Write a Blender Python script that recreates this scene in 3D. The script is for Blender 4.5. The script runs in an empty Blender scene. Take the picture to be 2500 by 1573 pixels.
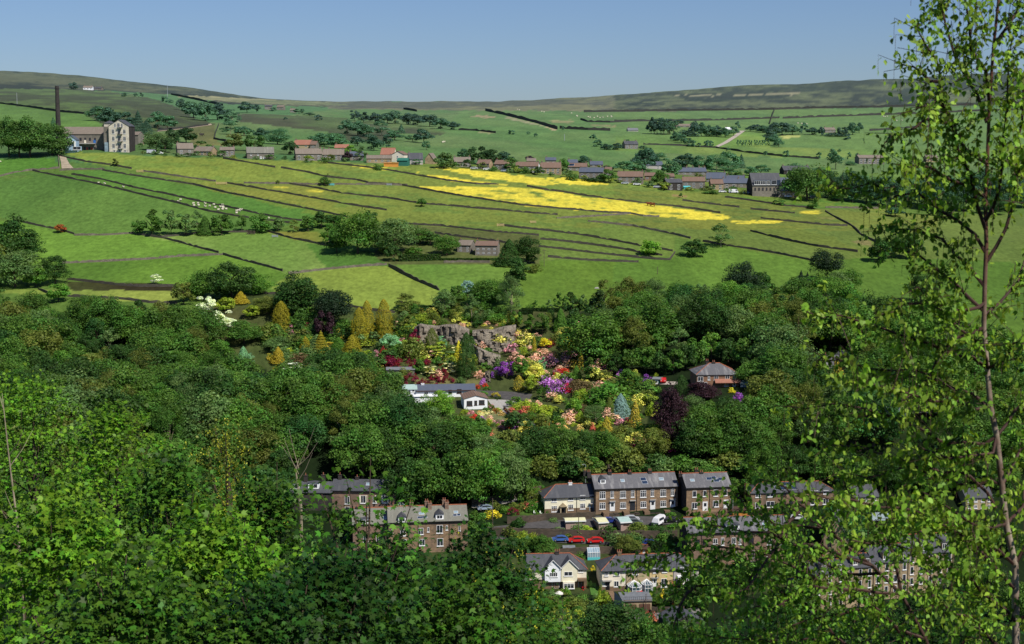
import bpy, math, random
import numpy as np
from mathutils import Vector, Matrix

random.seed(7)
RNG = np.random.default_rng(11)
sc = bpy.context.scene
COL = sc.collection
PI = math.pi

# ------------------------------------------------------------------ camera model
F, CX, CY = 3720.0, 1250.0, 786.5
HOR = 360.0
PITCH = math.atan((CY - HOR) / F)
CP, SP = math.cos(PITCH), math.sin(PITCH)

FR = {'N': (0, 0, 1.0), 'V1': (0, 150, .3631), 'V2': (800, 200, .3631), 'V3': (1500, 150, .4153),
      'G1': (600, 650, .3169), 'G2': (1150, 650, .3169), 'T1': (1250, 1120, .2990), 'T2': (700, 1100, .3122),
      'R1': (1600, 850, .4772), 'L1': (0, 650, .3322), 'T3': (1380, 1140, .1452), 'T4': (1250, 1300, .1952),
      'R2': (1900, 1150, .2792)}
def fr(f, x, y):
    a, b, s = FR[f]
    return a + x * s, b + y * s
def frs(f): return FR[f][2]

def dir_of(px, py):
    x = (px - CX) / F; y = -(py - CY) / F
    return x, CP + y * SP, -SP + y * CP
def pt(px, py, Y):
    dx, dy, dz = dir_of(px, py)
    return Vector((dx / dy * Y, Y, dz / dy * Y))
def mpp(px, py, Y):
    """metres per photograph pixel at that distance"""
    return Y / dir_of(px, py)[1] / F

# terrain profile: rows (photo pixels) at given distances, for columns across the valley
DL = [300, 325, 340, 352, 365, 385, 395, 403, 420, 445, 480, 520, 560, 600, 640, 700, 760, 810, 860, 950, 1050, 1250, 1500, 1800, 2100, 2450, 2800]
def mk(tail, mid=None):
    near = [1660, 1580, 1535, 1492, 1440, 1335, 1282, 1252, 1140, 1045, 983, 868, 745, 690, 640, 568]
    if mid: near = mid
    return near + tail
RIGHT = [1640, 1560, 1515, 1475, 1430, 1330, 1282, 1250, 1130, 1010, 920, 835, 765, 712, 660, 590]
PROF = {
    -700: mk([480, 420, 372, 330, 310, 275, 240, 215, 195, 175, 158], [1660,1580,1535,1492,1440,1335,1282,1252,1150,1045,960,860,745,690,640,560]),
    0:    mk([490, 430, 384, 350, 325, 290, 255, 230, 212, 190, 173], [1660,1580,1535,1492,1440,1335,1282,1252,1150,1045,960,860,745,690,640,560]),
    250:  mk([488, 428, 373, 345, 322, 290, 262, 243, 228, 208, 191]),
    500:  mk([492, 438, 386, 360, 343, 312, 286, 264, 248, 234, 219]),
    620:  mk([492, 440, 390, 365, 348, 318, 290, 271, 257, 246, 237]),
    750:  mk([495, 445, 396, 372, 356, 325, 297, 278, 264, 254, 246]),
    1000: mk([500, 452, 405, 382, 366, 336, 308, 286, 270, 259, 250]),
    1250: mk([506, 462, 419, 394, 375, 343, 312, 288, 271, 257, 246]),
    1500: mk([522, 480, 441, 410, 388, 350, 317, 290, 270, 250, 233], [1650,1570,1525,1485,1438,1335,1282,1252,1138,1035,962,855,760,705,652,582]),
    1750: mk([540, 500, 463, 430, 402, 360, 322, 293, 268, 240, 213], RIGHT),
    2000: mk([548, 512, 480, 445, 415, 368, 326, 294, 264, 231, 202], RIGHT),
    2250: mk([560, 530, 498, 458, 424, 374, 330, 294, 259, 222, 189], RIGHT),
    2500: mk([570, 540, 510, 468, 430, 378, 332, 292, 254, 214, 177], RIGHT),
    3300: mk([590, 560, 530, 485, 445, 388, 335, 290, 245, 198, 155], RIGHT)}
PXS = np.array(sorted(PROF)); PM = np.array([PROF[k] for k in sorted(PROF)], float)
DLA = np.array(DL, float)
def pchip(x, y, q):
    h = np.diff(x); d = np.diff(y) / h
    m = np.zeros_like(y)
    for i in range(1, len(x) - 1):
        if d[i-1] * d[i] > 0:
            w1 = 2*h[i] + h[i-1]; w2 = h[i] + 2*h[i-1]
            m[i] = (w1 + w2) / (w1 / d[i-1] + w2 / d[i])
    m[0] = d[0]; m[-1] = d[-1]
    i = np.clip(np.searchsorted(x, q) - 1, 0, len(x) - 2)
    t = (q - x[i]) / h[i]
    return ((2*t**3 - 3*t**2 + 1) * y[i] + (t**3 - 2*t**2 + t) * h[i] * m[i] + (-2*t**3 + 3*t**2) * y[i+1] + (t**3 - t**2) * h[i] * m[i+1])
YG = np.concatenate([np.arange(300, 900, 1.0), np.arange(900, 2801, 5.0)])
ROWG = np.array([pchip(DLA, PM[k], YG) for k in range(len(PXS))])     # columns x YG
_cc = {}
def colrow(px):
    k = int(round(px))
    if k not in _cc:
        q = float(min(max(k, PXS[0]), PXS[-1]))
        i = int(np.clip(np.searchsorted(PXS, q) - 1, 0, len(PXS) - 2))
        t = (q - PXS[i]) / (PXS[i+1] - PXS[i])
        im, ip = max(i-1, 0), min(i+2, len(PXS)-1)
        m0 = (ROWG[i+1] - ROWG[im]) / (PXS[i+1] - PXS[im]) * (PXS[i+1] - PXS[i])
        m1 = (ROWG[ip] - ROWG[i]) / (PXS[ip] - PXS[i]) * (PXS[i+1] - PXS[i])
        _cc[k] = (2*t**3-3*t**2+1)*ROWG[i] + (t**3-2*t**2+t)*m0 + (-2*t**3+3*t**2)*ROWG[i+1] + (t**3-t**2)*m1
    return _cc[k]
def dist(px, py):
    r = colrow(px)
    return float(np.interp(-py, -r, YG))
def at(px, py, lift=0.0):
    p = pt(px, py, dist(px, py)); p.z += lift
    return p
def rowat(px, Y): return float(np.interp(Y, YG, colrow(px)))
def zat(X, Y):
    z = -0.15 * Y; px = CX
    for _ in range(4):
        depth = Y * CP - z * SP
        px = CX + F * X / depth
        z = pt(px, rowat(px, Y), Y).z
    return z
def pix(p):
    d = p[1] * CP - p[2] * SP; u = p[1] * SP + p[2] * CP
    return CX + F * p[0] / d, CY - F * u / d

# ------------------------------------------------------------------ objects
def newobj(name, data, parent=None):
    o = bpy.data.objects.new(name, data); COL.objects.link(o)
    if parent is not None: o.parent = parent
    return o
def tag(o, label=None, cat=None, group=None, kind=None):
    if label: o['label'] = label
    if cat: o['category'] = cat
    if group: o['group'] = group
    if kind: o['kind'] = kind
    return o
def empty(name, loc, rz=0.0, label=None, cat=None, group=None):
    o = newobj(name, None); o.location = loc; o.rotation_euler = (0, 0, rz); o.empty_display_size = .5
    return tag(o, label, cat, group)
def mesh_of(name, v, f, mats, smooth=False, fm=None):
    me = bpy.data.meshes.new(name); me.from_pydata([tuple(a) for a in v], [], f)
    for m in (mats if isinstance(mats, (list, tuple)) else [mats]): me.materials.append(m)
    if fm is not None: me.polygons.foreach_set('material_index', fm)
    if smooth: me.polygons.foreach_set('use_smooth', [True] * len(me.polygons))
    me.update()
    return me
class MB:
    def __init__(s): s.v = []; s.f = []; s.m = []
    def add(s, v, f, m=0):
        n = len(s.v); s.v += [tuple(a) for a in v]; s.f += [tuple(i + n for i in q) for q in f]; s.m += [m] * len(f); return s
    def box(s, x0, x1, y0, y1, z0, z1, m=0):
        v = [(x0,y0,z0),(x1,y0,z0),(x1,y1,z0),(x0,y1,z0),(x0,y0,z1),(x1,y0,z1),(x1,y1,z1),(x0,y1,z1)]
        return s.add(v, [(0,3,2,1),(4,5,6,7),(0,1,5,4),(1,2,6,5),(2,3,7,6),(3,0,4,7)], m)
    def tube(s, pts, rad, n=6, m=0, cap=True):
        base = len(s.v); P = [Vector(p) for p in pts]
        for i, p in enumerate(P):
            d = (P[min(i+1, len(P)-1)] - P[max(i-1, 0)]).normalized()
            a = d.cross(Vector((0.3, 1, 0.1))).normalized(); b = d.cross(a)
            r = rad[i] if isinstance(rad, (list, tuple)) else rad
            for k in range(n):
                t = 2*PI*k/n; s.v.append(tuple(p + (a*math.cos(t) + b*math.sin(t)) * r))
        for i in range(len(P)-1):
            for k in range(n):
                k2 = (k+1) % n; o = base + i*n
                s.f.append((o+k, o+k2, o+n+k2, o+n+k)); s.m.append(m)
        if cap:
            s.f.append(tuple(base + k for k in range(n))[::-1]); s.m.append(m)
            s.f.append(tuple(base + (len(P)-1)*n + k for k in range(n))); s.m.append(m)
        return s
    def mesh(s, name, mats, smooth=False): return mesh_of(name, s.v, s.f, mats, smooth, s.m)
    def obj(s, name, mats, parent=None, smooth=False): return newobj(name, s.mesh(name, mats, smooth), parent)

# ------------------------------------------------------------------ materials
def nt(name):
    m = bpy.data.materials.new(name); m.use_nodes = True
    n = m.node_tree; n.nodes.clear()
    return m, n, n.nodes, n.links
def out(n, sh):
    o = n.nodes.new('ShaderNodeOutputMaterial'); n.links.new(sh, o.inputs[0])
def N(n, t, **kw):
    x = n.nodes.new(t)
    for k, v in kw.items():
        if k.startswith('i_'):
            k2 = k[2:]; x.inputs[int(k2) if k2.isdigit() else k2.replace('_', ' ')].default_value = v
        else: setattr(x, k, v)
    return x
def mixrgb(n, a, b, fac, mode='MIX'):
    x = n.nodes.new('ShaderNodeMix'); x.data_type = 'RGBA'; x.blend_type = mode
    for s, v in ((x.inputs[0], fac), (x.inputs[6], a), (x.inputs[7], b)):
        if hasattr(v, 'links'): n.links.new(v, s)
        else: s.default_value = v if not isinstance(v, tuple) else (*v, 1)[:4]
    return x.outputs[2]
def noise(n, scale, detail=3, rough=.6, coord='Object', vec=None, stretch=None):
    tc = n.nodes.new('ShaderNodeTexCoord'); src = tc.outputs[coord]
    if stretch:
        mp = N(n, 'ShaderNodeMapping'); mp.inputs['Scale'].default_value = stretch; n.links.new(src, mp.inputs[0]); src = mp.outputs[0]
    x = N(n, 'ShaderNodeTexNoise'); x.inputs['Scale'].default_value = scale; x.inputs['Detail'].default_value = detail; x.inputs['Roughness'].default_value = rough
    n.links.new(src, x.inputs['Vector'])
    return x.outputs[0]
def ramp(n, src, lo, hi, c0=0.0, c1=1.0):
    x = N(n, 'ShaderNodeMapRange'); x.inputs[1].default_value = lo; x.inputs[2].default_value = hi
    x.inputs[3].default_value = c0; x.inputs[4].default_value = c1; n.links.new(src, x.inputs[0]); return x.outputs[0]
def pbr(n, col, rough=.9, spec=.3, metal=0.0):
    p = N(n, 'ShaderNodeBsdfPrincipled')
    if isinstance(col, tuple): p.inputs['Base Color'].default_value = (*col, 1)
    else: n.links.new(col, p.inputs['Base Color'])
    p.inputs['Roughness'].default_value = rough; p.inputs['Specular IOR Level'].default_value = spec; p.inputs['Metallic'].default_value = metal
    return p
_mat = {}
def plain(name, col, rough=.8, spec=.3, var=.25, scale=1.5, metal=0.0):
    if name in _mat: return _mat[name]
    m, n, _, _ = nt(name)
    f = noise(n, scale, 4)
    c = mixrgb(n, tuple(x*(1-var) for x in col), tuple(min(1, x*(1+var)) for x in col), ramp(n, f, .3, .7))
    out(n, pbr(n, c, rough, spec, metal).outputs[0]); _mat[name] = m
    return m
def stone(name, a, b, soot, course=.22):
    if name in _mat: return _mat[name]
    m, n, _, _ = nt(name)
    tc = N(n, 'ShaderNodeTexCoord'); sx = N(n, 'ShaderNodeSeparateXYZ'); n.links.new(tc.outputs['Object'], sx.inputs[0])
    ad = N(n, 'ShaderNodeMath', operation='ADD'); n.links.new(sx.outputs[0], ad.inputs[0]); n.links.new(sx.outputs[1], ad.inputs[1])
    cb = N(n, 'ShaderNodeCombineXYZ'); n.links.new(ad.outputs[0], cb.inputs[0]); n.links.new(sx.outputs[2], cb.inputs[1])
    br = N(n, 'ShaderNodeTexBrick'); n.links.new(cb.outputs[0], br.inputs['Vector'])
    br.inputs['Scale'].default_value = 1.0; br.inputs['Brick Width'].default_value = course*2.6; br.inputs['Row Height'].default_value = course*1.25
    br.inputs['Mortar Size'].default_value = .02; br.inputs['Color1'].default_value = (*a, 1); br.inputs['Color2'].default_value = (*b, 1)
    br.inputs['Mortar'].default_value = (*[x*.7 for x in a], 1); br.inputs['Bias'].default_value = 0.0
    c1 = mixrgb(n, br.outputs[0], soot, ramp(n, noise(n, .35, 5), .4, .75))
    c1 = mixrgb(n, c1, (0.02, .02, .02), ramp(n, noise(n, 1.7, 3), .62, .85, 0, .5))
    out(n, pbr(n, c1, .95, .15).outputs[0]); _mat[name] = m
    return m
def slate(name, a, b, lichen=(.22, .22, .20), amount=.5):
    if name in _mat: return _mat[name]
    m, n, _, _ = nt(name)
    w = N(n, 'ShaderNodeTexWave', wave_type='BANDS', bands_direction='Z'); w.inputs['Scale'].default_value = 1.6; w.inputs['Distortion'].default_value = .4
    tc = N(n, 'ShaderNodeTexCoord'); n.links.new(tc.outputs['Object'], w.inputs[0])
    c = mixrgb(n, a, b, ramp(n, noise(n, 2.5, 5, .7), .3, .7))
    c = mixrgb(n, c, lichen, ramp(n, noise(n, .5, 5, .65, stretch=(1.6, .35, .35)), .5, .72, 0, amount))
    c = mixrgb(n, c, (.02, .02, .022), ramp(n, w.outputs[0], .0, .25, .45, 0))
    out(n, pbr(n, c, .75, .35).outputs[0]); _mat[name] = m
    return m
M = {}
M['glass'] = plain('window_glass', (.03, .035, .045), .12, .6, .4, .8)
M['glass_light'] = plain('glass_pale', (.25, .33, .38), .15, .6, .3, .8)
M['white'] = plain('white_paint', (.78, .78, .76), .5, .3, .06, 1)
M['render_white'] = plain('white_render', (.86, .87, .88), .85, .2, .08, .6)
M['render_cream'] = plain('cream_render', (.80, .75, .56), .9, .2, .10, .6)
M['render_cream2'] = plain('pale_cream_render', (.76, .69, .55), .9, .2, .10, .6)
M['render_yellow'] = plain('yellow_render', (.62, .48, .24), .9, .2, .08, .6)
M['render_grey'] = plain('grey_render', (.42, .38, .36), .9, .2, .12, .6)
M['render_beige'] = plain('beige_render', (.42, .33, .20), .9, .2, .12, .6)
M['stone'] = stone('coursed_gritstone', (.36, .24, .14), (.20, .135, .085), (.12, .09, .07))
M['stone_red'] = stone('reddish_stone', (.33, .21, .145), (.20, .135, .10), (.14, .10, .08))
M['stone_buff'] = stone('buff_stone', (.48, .37, .22), (.34, .25, .15), (.15, .12, .08))
M['stone_mill'] = stone('mill_stone', (.74, .67, .54), (.60, .54, .43), (.38, .34, .28), .4)
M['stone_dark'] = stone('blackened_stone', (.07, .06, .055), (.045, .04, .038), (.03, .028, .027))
M['stone_grey'] = stone('grey_village_stone', (.27, .24, .20), (.19, .17, .14), (.13, .12, .10))
M['brick'] = stone('brown_brick', (.32, .18, .11), (.23, .13, .08), (.16, .10, .07), .12)
M['plinth'] = stone('plinth_stone', (.26, .17, .10), (.18, .12, .08), (.13, .09, .06))
M['slate'] = slate('blue_slate', (.10, .10, .11), (.15, .145, .15), (.34, .33, .32), .75)
M['slate_dark'] = slate('dark_slate', (.055, .058, .068), (.085, .088, .098), (.16, .16, .16), .45)
M['slate_far'] = slate('bluish_slate', (.075, .09, .13), (.10, .12, .16), (.14, .15, .17), .4)
M['stone_roof'] = slate('stone_slates', (.17, .14, .11), (.25, .20, .155), (.30, .27, .22), .4)
M['tile_brown'] = slate('brown_tiles', (.17, .105, .075), (.22, .14, .10), (.25, .19, .15), .35)
M['tile_red'] = slate('red_tiles', (.30, .12, .08), (.38, .17, .11), (.4, .22, .15), .4)
M['roof_green'] = slate('lichened_slate', (.15, .15, .12), (.22, .21, .17), (.30, .30, .24), .6)
M['ridge'] = plain('terracotta_ridge', (.36, .12, .06), .8, .2, .3, 2)
M['pot'] = plain('chimney_pot_clay', (.30, .12, .07), .8, .2, .3, 3)
M['black'] = plain('black_iron', (.015, .015, .017), .5, .4, .2, 2)
M['door_white'] = M['white']
M['door_blue'] = plain('blue_door', (.30, .42, .55), .5, .3, .1)
M['door_dark'] = plain('dark_door', (.03, .03, .035), .5, .3, .1)
M['solar'] = plain('solar_cell', (.025, .04, .075), .2, .7, .3, 2)
M['solar_frame'] = plain('panel_frame', (.6, .62, .64), .4, .5, .1)
M['garage_brown'] = plain('brown_garage_door', (.11, .055, .035), .6, .3, .2)
M['pebble'] = plain('pinkish_concrete', (.36, .25, .21), .9, .2, .18, 5)
M['felt_yellow'] = plain('pale_yellow_roof', (.62, .60, .36), .8, .2, .1)
M['felt_green'] = plain('pale_green_roof', (.36, .48, .44), .8, .2, .1)
M['timber_orange'] = plain('orange_timber', (.52, .22, .05), .7, .2, .25, 3)
M['timber_dark'] = plain('dark_timber', (.07, .04, .03), .8, .2, .25, 3)
M['timber_pale'] = plain('pale_timber', (.5, .38, .18), .8, .2, .2, 3)
M['felt'] = plain('roofing_felt', (.17, .18, .19), .8, .2, .2)
M['green_paint'] = plain('green_sheeting', (.03, .15, .11), .6, .3, .15)
M['orange'] = plain('orange_container_paint', (.62, .26, .05), .6, .3, .15)
M['concrete'] = plain('pale_concrete', (.36, .34, .31), .9, .2, .15)
M['path'] = plain('pale_path', (.40, .35, .29), .95, .1, .18, .7)
M['asphalt'] = plain('asphalt', (.075, .07, .068), .9, .2, .25, .8)
M['asphalt_pale'] = plain('worn_asphalt', (.20, .185, .165), .9, .2, .15, .5)
M['track'] = plain('dirt_track', (.34, .28, .20), .95, .1, .2, .4)
M['wallstone'] = stone('dry_stone', (.115, .10, .08), (.065, .058, .047), (.06, .06, .042), .3)
M['wallfar'] = stone('dark_hill_wall', (.07, .07, .065), (.05, .05, .048), (.045, .05, .04), .3)
M['wallstone_pale'] = stone('dry_stone_pale', (.22, .19, .145), (.13, .11, .09), (.10, .09, .065), .3)
M['retaining'] = stone('retaining_stone', (.12, .09, .065), (.07, .055, .042), (.055, .05, .035), .3)
M['bark'] = plain('bark', (.09, .065, .045), .95, .1, .4, 3)
M['bark_pale'] = plain('pale_bark', (.30, .25, .17), .9, .1, .35, 3)
M['wood_pole'] = plain('weathered_pole', (.12, .09, .07), .9, .1, .2)
M['steel'] = plain('galvanised_steel', (.4, .42, .43), .5, .5, .1, 1, .4)
M['fleece'] = plain('fleece', (.68, .62, .48), .95, .1, .1, 6)
M['sheep_face'] = plain('sheep_face', (.12, .10, .09), .9, .1, .1)
M['cow'] = plain('brown_hide', (.20, .07, .03), .8, .2, .2)
M['tyre'] = plain('tyre_rubber', (.02, .02, .02), .9, .2, .2)
M['rim'] = plain('wheel_rim', (.45, .46, .47), .35, .5, .1, 1, .6)
M['lamp'] = plain('lamp_glass', (.8, .8, .75), .2, .6, .05)
M['car_glass'] = plain('car_glass', (.02, .025, .03), .08, .8, .2)
M['blue_plastic'] = plain('blue_plastic', (.03, .14, .42), .5, .4, .1)
M['red_cloth'] = plain('red_cloth', (.55, .04, .03), .7, .2, .1)
M['parasol'] = plain('parasol_cloth', (.68, .64, .58), .9, .1, .08)
M['cyan'] = plain('turquoise_paint', (.10, .48, .50), .6, .3, .1)
def carpaint(name, c):
    return plain(name, c, .25, .6, .05)
# rock
def rockmat():
    m, n, _, _ = nt('quarried_gritstone')
    a = noise(n, .25, 6, .7, stretch=(1, 1, 3)); b = noise(n, 1.2, 5, .7, stretch=(2.5, 2.5, .3))
    c = mixrgb(n, (.13, .11, .085), (.36, .31, .24), ramp(n, a, .35, .65))
    c = mixrgb(n, c, (.05, .045, .045), ramp(n, b, .5, .7, 0, .8))
    p = pbr(n, c, .95, .1); bu = N(n, 'ShaderNodeBump'); bu.inputs['Strength'].default_value = .8; bu.inputs['Distance'].default_value = .6
    n.links.new(b, bu.inputs['Height']); n.links.new(bu.outputs[0], p.inputs['Normal']); out(n, p.outputs[0]); return m
M['rock'] = rockmat()
# foliage: object colour x per-face variation
def leafmat(name, flower=False, trans=.3, leaf=(.05, .10, .02), bark=False, rough=.55, spec=.22):
    m, n, _, _ = nt(name)
    oi = N(n, 'ShaderNodeObjectInfo'); at_ = N(n, 'ShaderNodeAttribute', attribute_name='tint')
    base = oi.outputs['Color']
    sp = N(n, 'ShaderNodeSeparateColor'); n.links.new(at_.outputs['Color'], sp.inputs[0])
    if flower:
        base = mixrgb(n, leaf, base, sp.outputs[1])
    c = mixrgb(n, (0, 0, 0), base, 1.0)
    vm = N(n, 'ShaderNodeVectorMath', operation='SCALE'); n.links.new(c, vm.inputs[0]); n.links.new(sp.outputs[0], vm.inputs['Scale'])
    hs = N(n, 'ShaderNodeHueSaturation'); n.links.new(vm.outputs[0], hs.inputs['Color']); n.links.new(ramp(n, sp.outputs[2], 0, 1, .475, .525), hs.inputs['Hue'])
    d = pbr(n, hs.outputs[0], rough, spec)
    t = N(n, 'ShaderNodeBsdfTranslucent')
    tcol = mixrgb(n, hs.outputs[0], (1.25, 1.25, .6), 1.0, 'MULTIPLY'); n.links.new(tcol, t.inputs[0])
    mx = N(n, 'ShaderNodeMixShader'); mx.inputs[0].default_value = trans
    n.links.new(d.outputs[0], mx.inputs[1]); n.links.new(t.outputs[0], mx.inputs[2]); out(n, mx.outputs[0])
    return m
M['leaf'] = leafmat('tree_foliage', trans=.4)
M['flower'] = leafmat('blossom', True, .2)
M['leafnear'] = leafmat('near_leaves', False, .34, rough=.5, spec=.2)

# labels collected first, written when everything stands
REG = []        # (object, size, colour word, kind phrase, (px,py), category)
LAND = [('the stone mill', 255, 345), ('the white bungalow', 1090, 965), ('the quarry rock face', 1140, 815), ('the brick house with hipped slate roof', 1735, 925),
        ('the hillside farmhouse', 1190, 610), ('the yellow buttercup field', 1400, 490), ('the four-house stone terrace', 1550, 1205),
        ('the cream semi with conservatories', 1575, 1400), ('the twin white gables', 1370, 1390), ('the solar-panelled semi', 1925, 1205),
        ('the dark modern building', 1870, 450), ('the four-window stone barn', 635, 370), ('the half-hidden left terrace', 860, 1200),
        ('the boundary of three long strip fields', 400, 470), ('the two red cars', 1425, 1322), ('the small square field', 470, 700), ('the cream cottage with white chimney', 1380, 1225),
        ('the moor skyline', 900, 255), ('the tall mill chimney', 140, 270), ('the pale curving farm track', 1790, 340), ('the flat-roofed stone garage', 970, 905), ('the three pinkish sheds', 1470, 1280)]
def reg(o, size, colour, kind, px, py, cat):
    REG.append([o, size, colour, kind, px, py, cat]); return o
# ------------------------------------------------------------------ ground
def S(r, g, b):
    return tuple(((c/255+.055)/1.055)**2.4 if c > 10 else c/3295 for c in (r, g, b))
_perm = np.random.default_rng(5).random((256, 256))
def vnoise(x, y):
    xi = np.floor(x).astype(int); yi = np.floor(y).astype(int); fx = x - xi; fy = y - yi
    fx = fx*fx*(3-2*fx); fy = fy*fy*(3-2*fy)
    g = lambda a, b: _perm[a & 255, b & 255]
    return (g(xi, yi)*(1-fx) + g(xi+1, yi)*fx)*(1-fy) + (g(xi, yi+1)*(1-fx) + g(xi+1, yi+1)*fx)*fy
def fbm(x, y, o=4):
    s = 0; a = .5; t = 0
    for k in range(o):
        s = s + a*vnoise(x*2**k + 17*k, y*2**k + 31*k); t += a; a *= .55
    return s/t
def inpoly(px, py, poly):
    r = np.zeros(px.shape, bool); n = len(poly)
    for i in range(n):
        x1, y1 = poly[i]; x2, y2 = poly[(i+1) % n]
        c = ((y1 > py) != (y2 > py)) & (px < (x2-x1)*(py-y1)/((y2-y1) or 1e-9) + x1)
        r ^= c
    return r
def P(f, *xy): return [fr(f, xy[i], xy[i+1]) for i in range(0, len(xy), 2)]

GREEN = S(84, 122, 44); OLIVE = S(120, 146, 56); BRIGHT = S(88, 136, 42); YEL = S(226, 206, 30); STRAW = S(150, 146, 96)
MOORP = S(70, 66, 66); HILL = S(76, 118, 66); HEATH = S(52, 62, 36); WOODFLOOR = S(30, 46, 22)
# (polygon, colour, second colour, strength, noise kind)
FIELDS = []
def fld(poly, a, b=None, amt=1.0, thr=None, mixs=.5): FIELDS.append((poly, a, b, amt, thr, mixs))
fld([(-700, 250), (560, 300), (900, 255), (1300, 262), (1800, 270), (3300, 250), (3300, 420), (2300, 420), (2000, 425), (1500, 425), (1100, 385), (620, 375), (-700, 385)], S(84,118,60), S(96,120,66))
fld(P('V1', -900,280, 0,285, 200,310, 400,340, 570,355, 700,400, 700,470, 300,480, -900,480), S(92,128,50), S(80,112,44))
# dark heather slope behind the mill
fld(P('V1', -900,150, 0,185, 470,190, 760,205, 1000,245, 1180,300, 1330,390, 1440,420, 1150,470, 900,475, 700,440, 570,355, 400,340, 200,310, 0,285, -900,270), S(84,104,50), S(62,66,42), 1, None, .8)
fld(P('V2', 0,255, 300,262, 800,335, 780,360, 500,350, 350,420, 0,380), S(88,108,56), S(68,72,48), 1, None, .8)
fld(P('V1', 1600,350, 2341,380, 2341,490, 1900,440, 1600,400), S(80,98,52), S(70,70,48))
fld(P('V2', 780,330, 2100,500, 2100,300, 1500,200, 900,190), S(86,122,60), S(96,126,64))
fld(P('V1', 1180,450, 1440,425, 1450,530, 1520,570, 1300,560), S(124,124,62), S(96,98,54))
fld(P('V3', 0,298, 2900,255, 2900,540, 1300,560, 600,500, 0,430), S(92,124,62), S(98,128,60))
fld(P('V3', 0,440, 330,445, 460,500, 760,500, 1500,520, 2900,520, 2900,590, 1400,570, 700,560, 0,520), S(118,138,58), S(96,128,56))
fld(P('V3', 420,455, 700,420, 780,410, 905,440, 920,500, 600,505, 470,500), S(128,150,60), S(104,138,52))
fld(P('V3', 980,435, 1090,432, 1090,450, 1000,452), S(176,178,96), None)
fld(P('V2', 1430,290, 1545,320, 1500,316, 1420,296), S(176,152,120), None)
fld(P('V2', 1210,232, 1420,285, 1480,310, 1380,290, 1180,238), S(150,146,110), None)
fld(P('V2', 950,225, 1130,230, 1120,245, 960,238), S(158,140,104), None)
fld(P('V2', 1490,258, 1660,260, 1640,280, 1500,275), S(140,136,90), S(90,120,66), 1, None, 1)
fld(P('V2', 1750,285, 1940,292, 1930,308, 1800,305), S(140,136,90), S(90,120,66), 1, None, 1)
fld(P('V2', 1030,330, 1130,340, 1110,350, 1000,345), S(140,140,96), None)
# moor along the skyline
MOOR = P('V1', -900,-200, 2341,200, 2341,310, 1560,290, 1180,225, 800,205, 500,190, 0,185, -900,160)
fld(MOOR, S(30,24,32), S(88,86,62), 1, None, 1.0)
fld(P('V2', 0,100, 500,140, 1500,110, 2341,60, 2341,200, 1500,195, 1050,195, 0,182), S(120,116,84), S(82,78,72), 1, None, 1)
fld(P('V3', 0,190, 300,170, 700,130, 1100,100, 1800,80, 3000,40, 3000,262, 2100,258, 1500,272, 940,285, 300,292, 0,296), S(98,102,70), S(34,28,38), 1, None, 1.0)
fld(P('V3', 0,235, 60,240, 300,245, 310,268, 120,280, 0,285), S(14,12,24), S(40,40,44), 1, .46)
fld(P('V3', 400,225, 700,205, 1000,200, 1240,215, 1100,240, 800,262, 560,262), S(14,12,24), S(40,40,44), 1, .46)
fld(P('V3', 860,150, 1240,140, 1330,155, 1200,180, 950,185), S(14,12,24), S(40,40,44), 1, .46)
fld(P('V3', 1500,230, 1750,150, 2100,180, 2400,160, 2400,255, 1600,268), S(14,12,24), S(40,40,44), 1, .46)
fld(P('V3', 340,198, 1090,188, 1100,196, 400,206), S(150,140,112), None)
fld(P('V1', 1200,232, 1560,242, 2341,285, 2341,296, 1800,290, 1500,268, 1200,240), S(150,142,104), S(110,114,78), 1, None, .9)
# meadows
fld(P('V1', 380,605, 1200,640, 2341,680, 2341,830, 1500,818, 1450,810, 890,730, 600,680), OLIVE, S(118,142,52))
fld(P('V2', 0,550, 700,570, 1500,640, 2341,700, 2341,1180, 1400,1200, 1100,1200, 700,1040, 500,950, 0,900), OLIVE, S(110,134,54))
fld(P('V1', 690,730, 885,730, 1500,880, 2000,960, 2341,1040, 2341,830, 1520,820, 1300,800, 950,745), S(126,138,52), S(112,136,52))
fld(P('V1', 885,725, 1450,810, 1300,828, 1100,800, 700,735), S(92,126,50), S(104,130,50))
fld(P('V1', -1500,760, 230,745, 400,775, 800,860, 1200,955, 1600,1050, 1950,1095, 1800,1150, 900,1160, 500,1168, 250,1105, 0,1050, -1500,1030), S(86,124,50), S(98,134,54))
fld(P('V1', 220,738, 400,775, 1200,955, 1950,1090, 2030,1075, 1500,975, 1100,890, 700,800, 480,760), S(84,124,44), S(94,132,48))
fld(P('V1', 480,745, 690,735, 1100,800, 1500,880, 2100,1000, 2341,1050, 2030,1075, 1500,975, 1100,890, 700,800), S(86,130,48), S(96,138,50))
fld(P('V1', -1500,650, 380,650, 395,715, 200,735, 0,770, -1500,770), S(84,132,40), S(92,138,46))
fld(P('V1', 460,668, 600,690, 885,728, 700,735, 500,725), S(86,120,54), S(100,130,60))
fld(P('V1', 0,762, 160,765, 290,772, 100,795, 0,790), S(112,112,66), S(92,130,48), 1, None, 1)
fld(P('V1', -1500,1040, 90,1070, 500,1165, 900,1160, 1470,1290, 1000,1335, 415,1360, -1500,1400), S(98,144,44), S(110,150,48))
fld(P('V1', 900,1160, 1420,1150, 1800,1145, 2240,1250, 2341,1260, 2341,1385, 1940,1430, 1500,1300, 1300,1245), S(112,146,58), S(128,154,70))
fld(P('V1', 1800,1145, 2240,1150, 2300,1250, 2240,1250, 1950,1190), S(136,136,50), S(112,140,50))
fld(P('V1', -1500,1400, 415,1360, 1500,1300, 1940,1430, 2341,1500, 2341,1700, 1300,1510, 450,1460), S(104,142,42), S(92,130,40))
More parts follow.
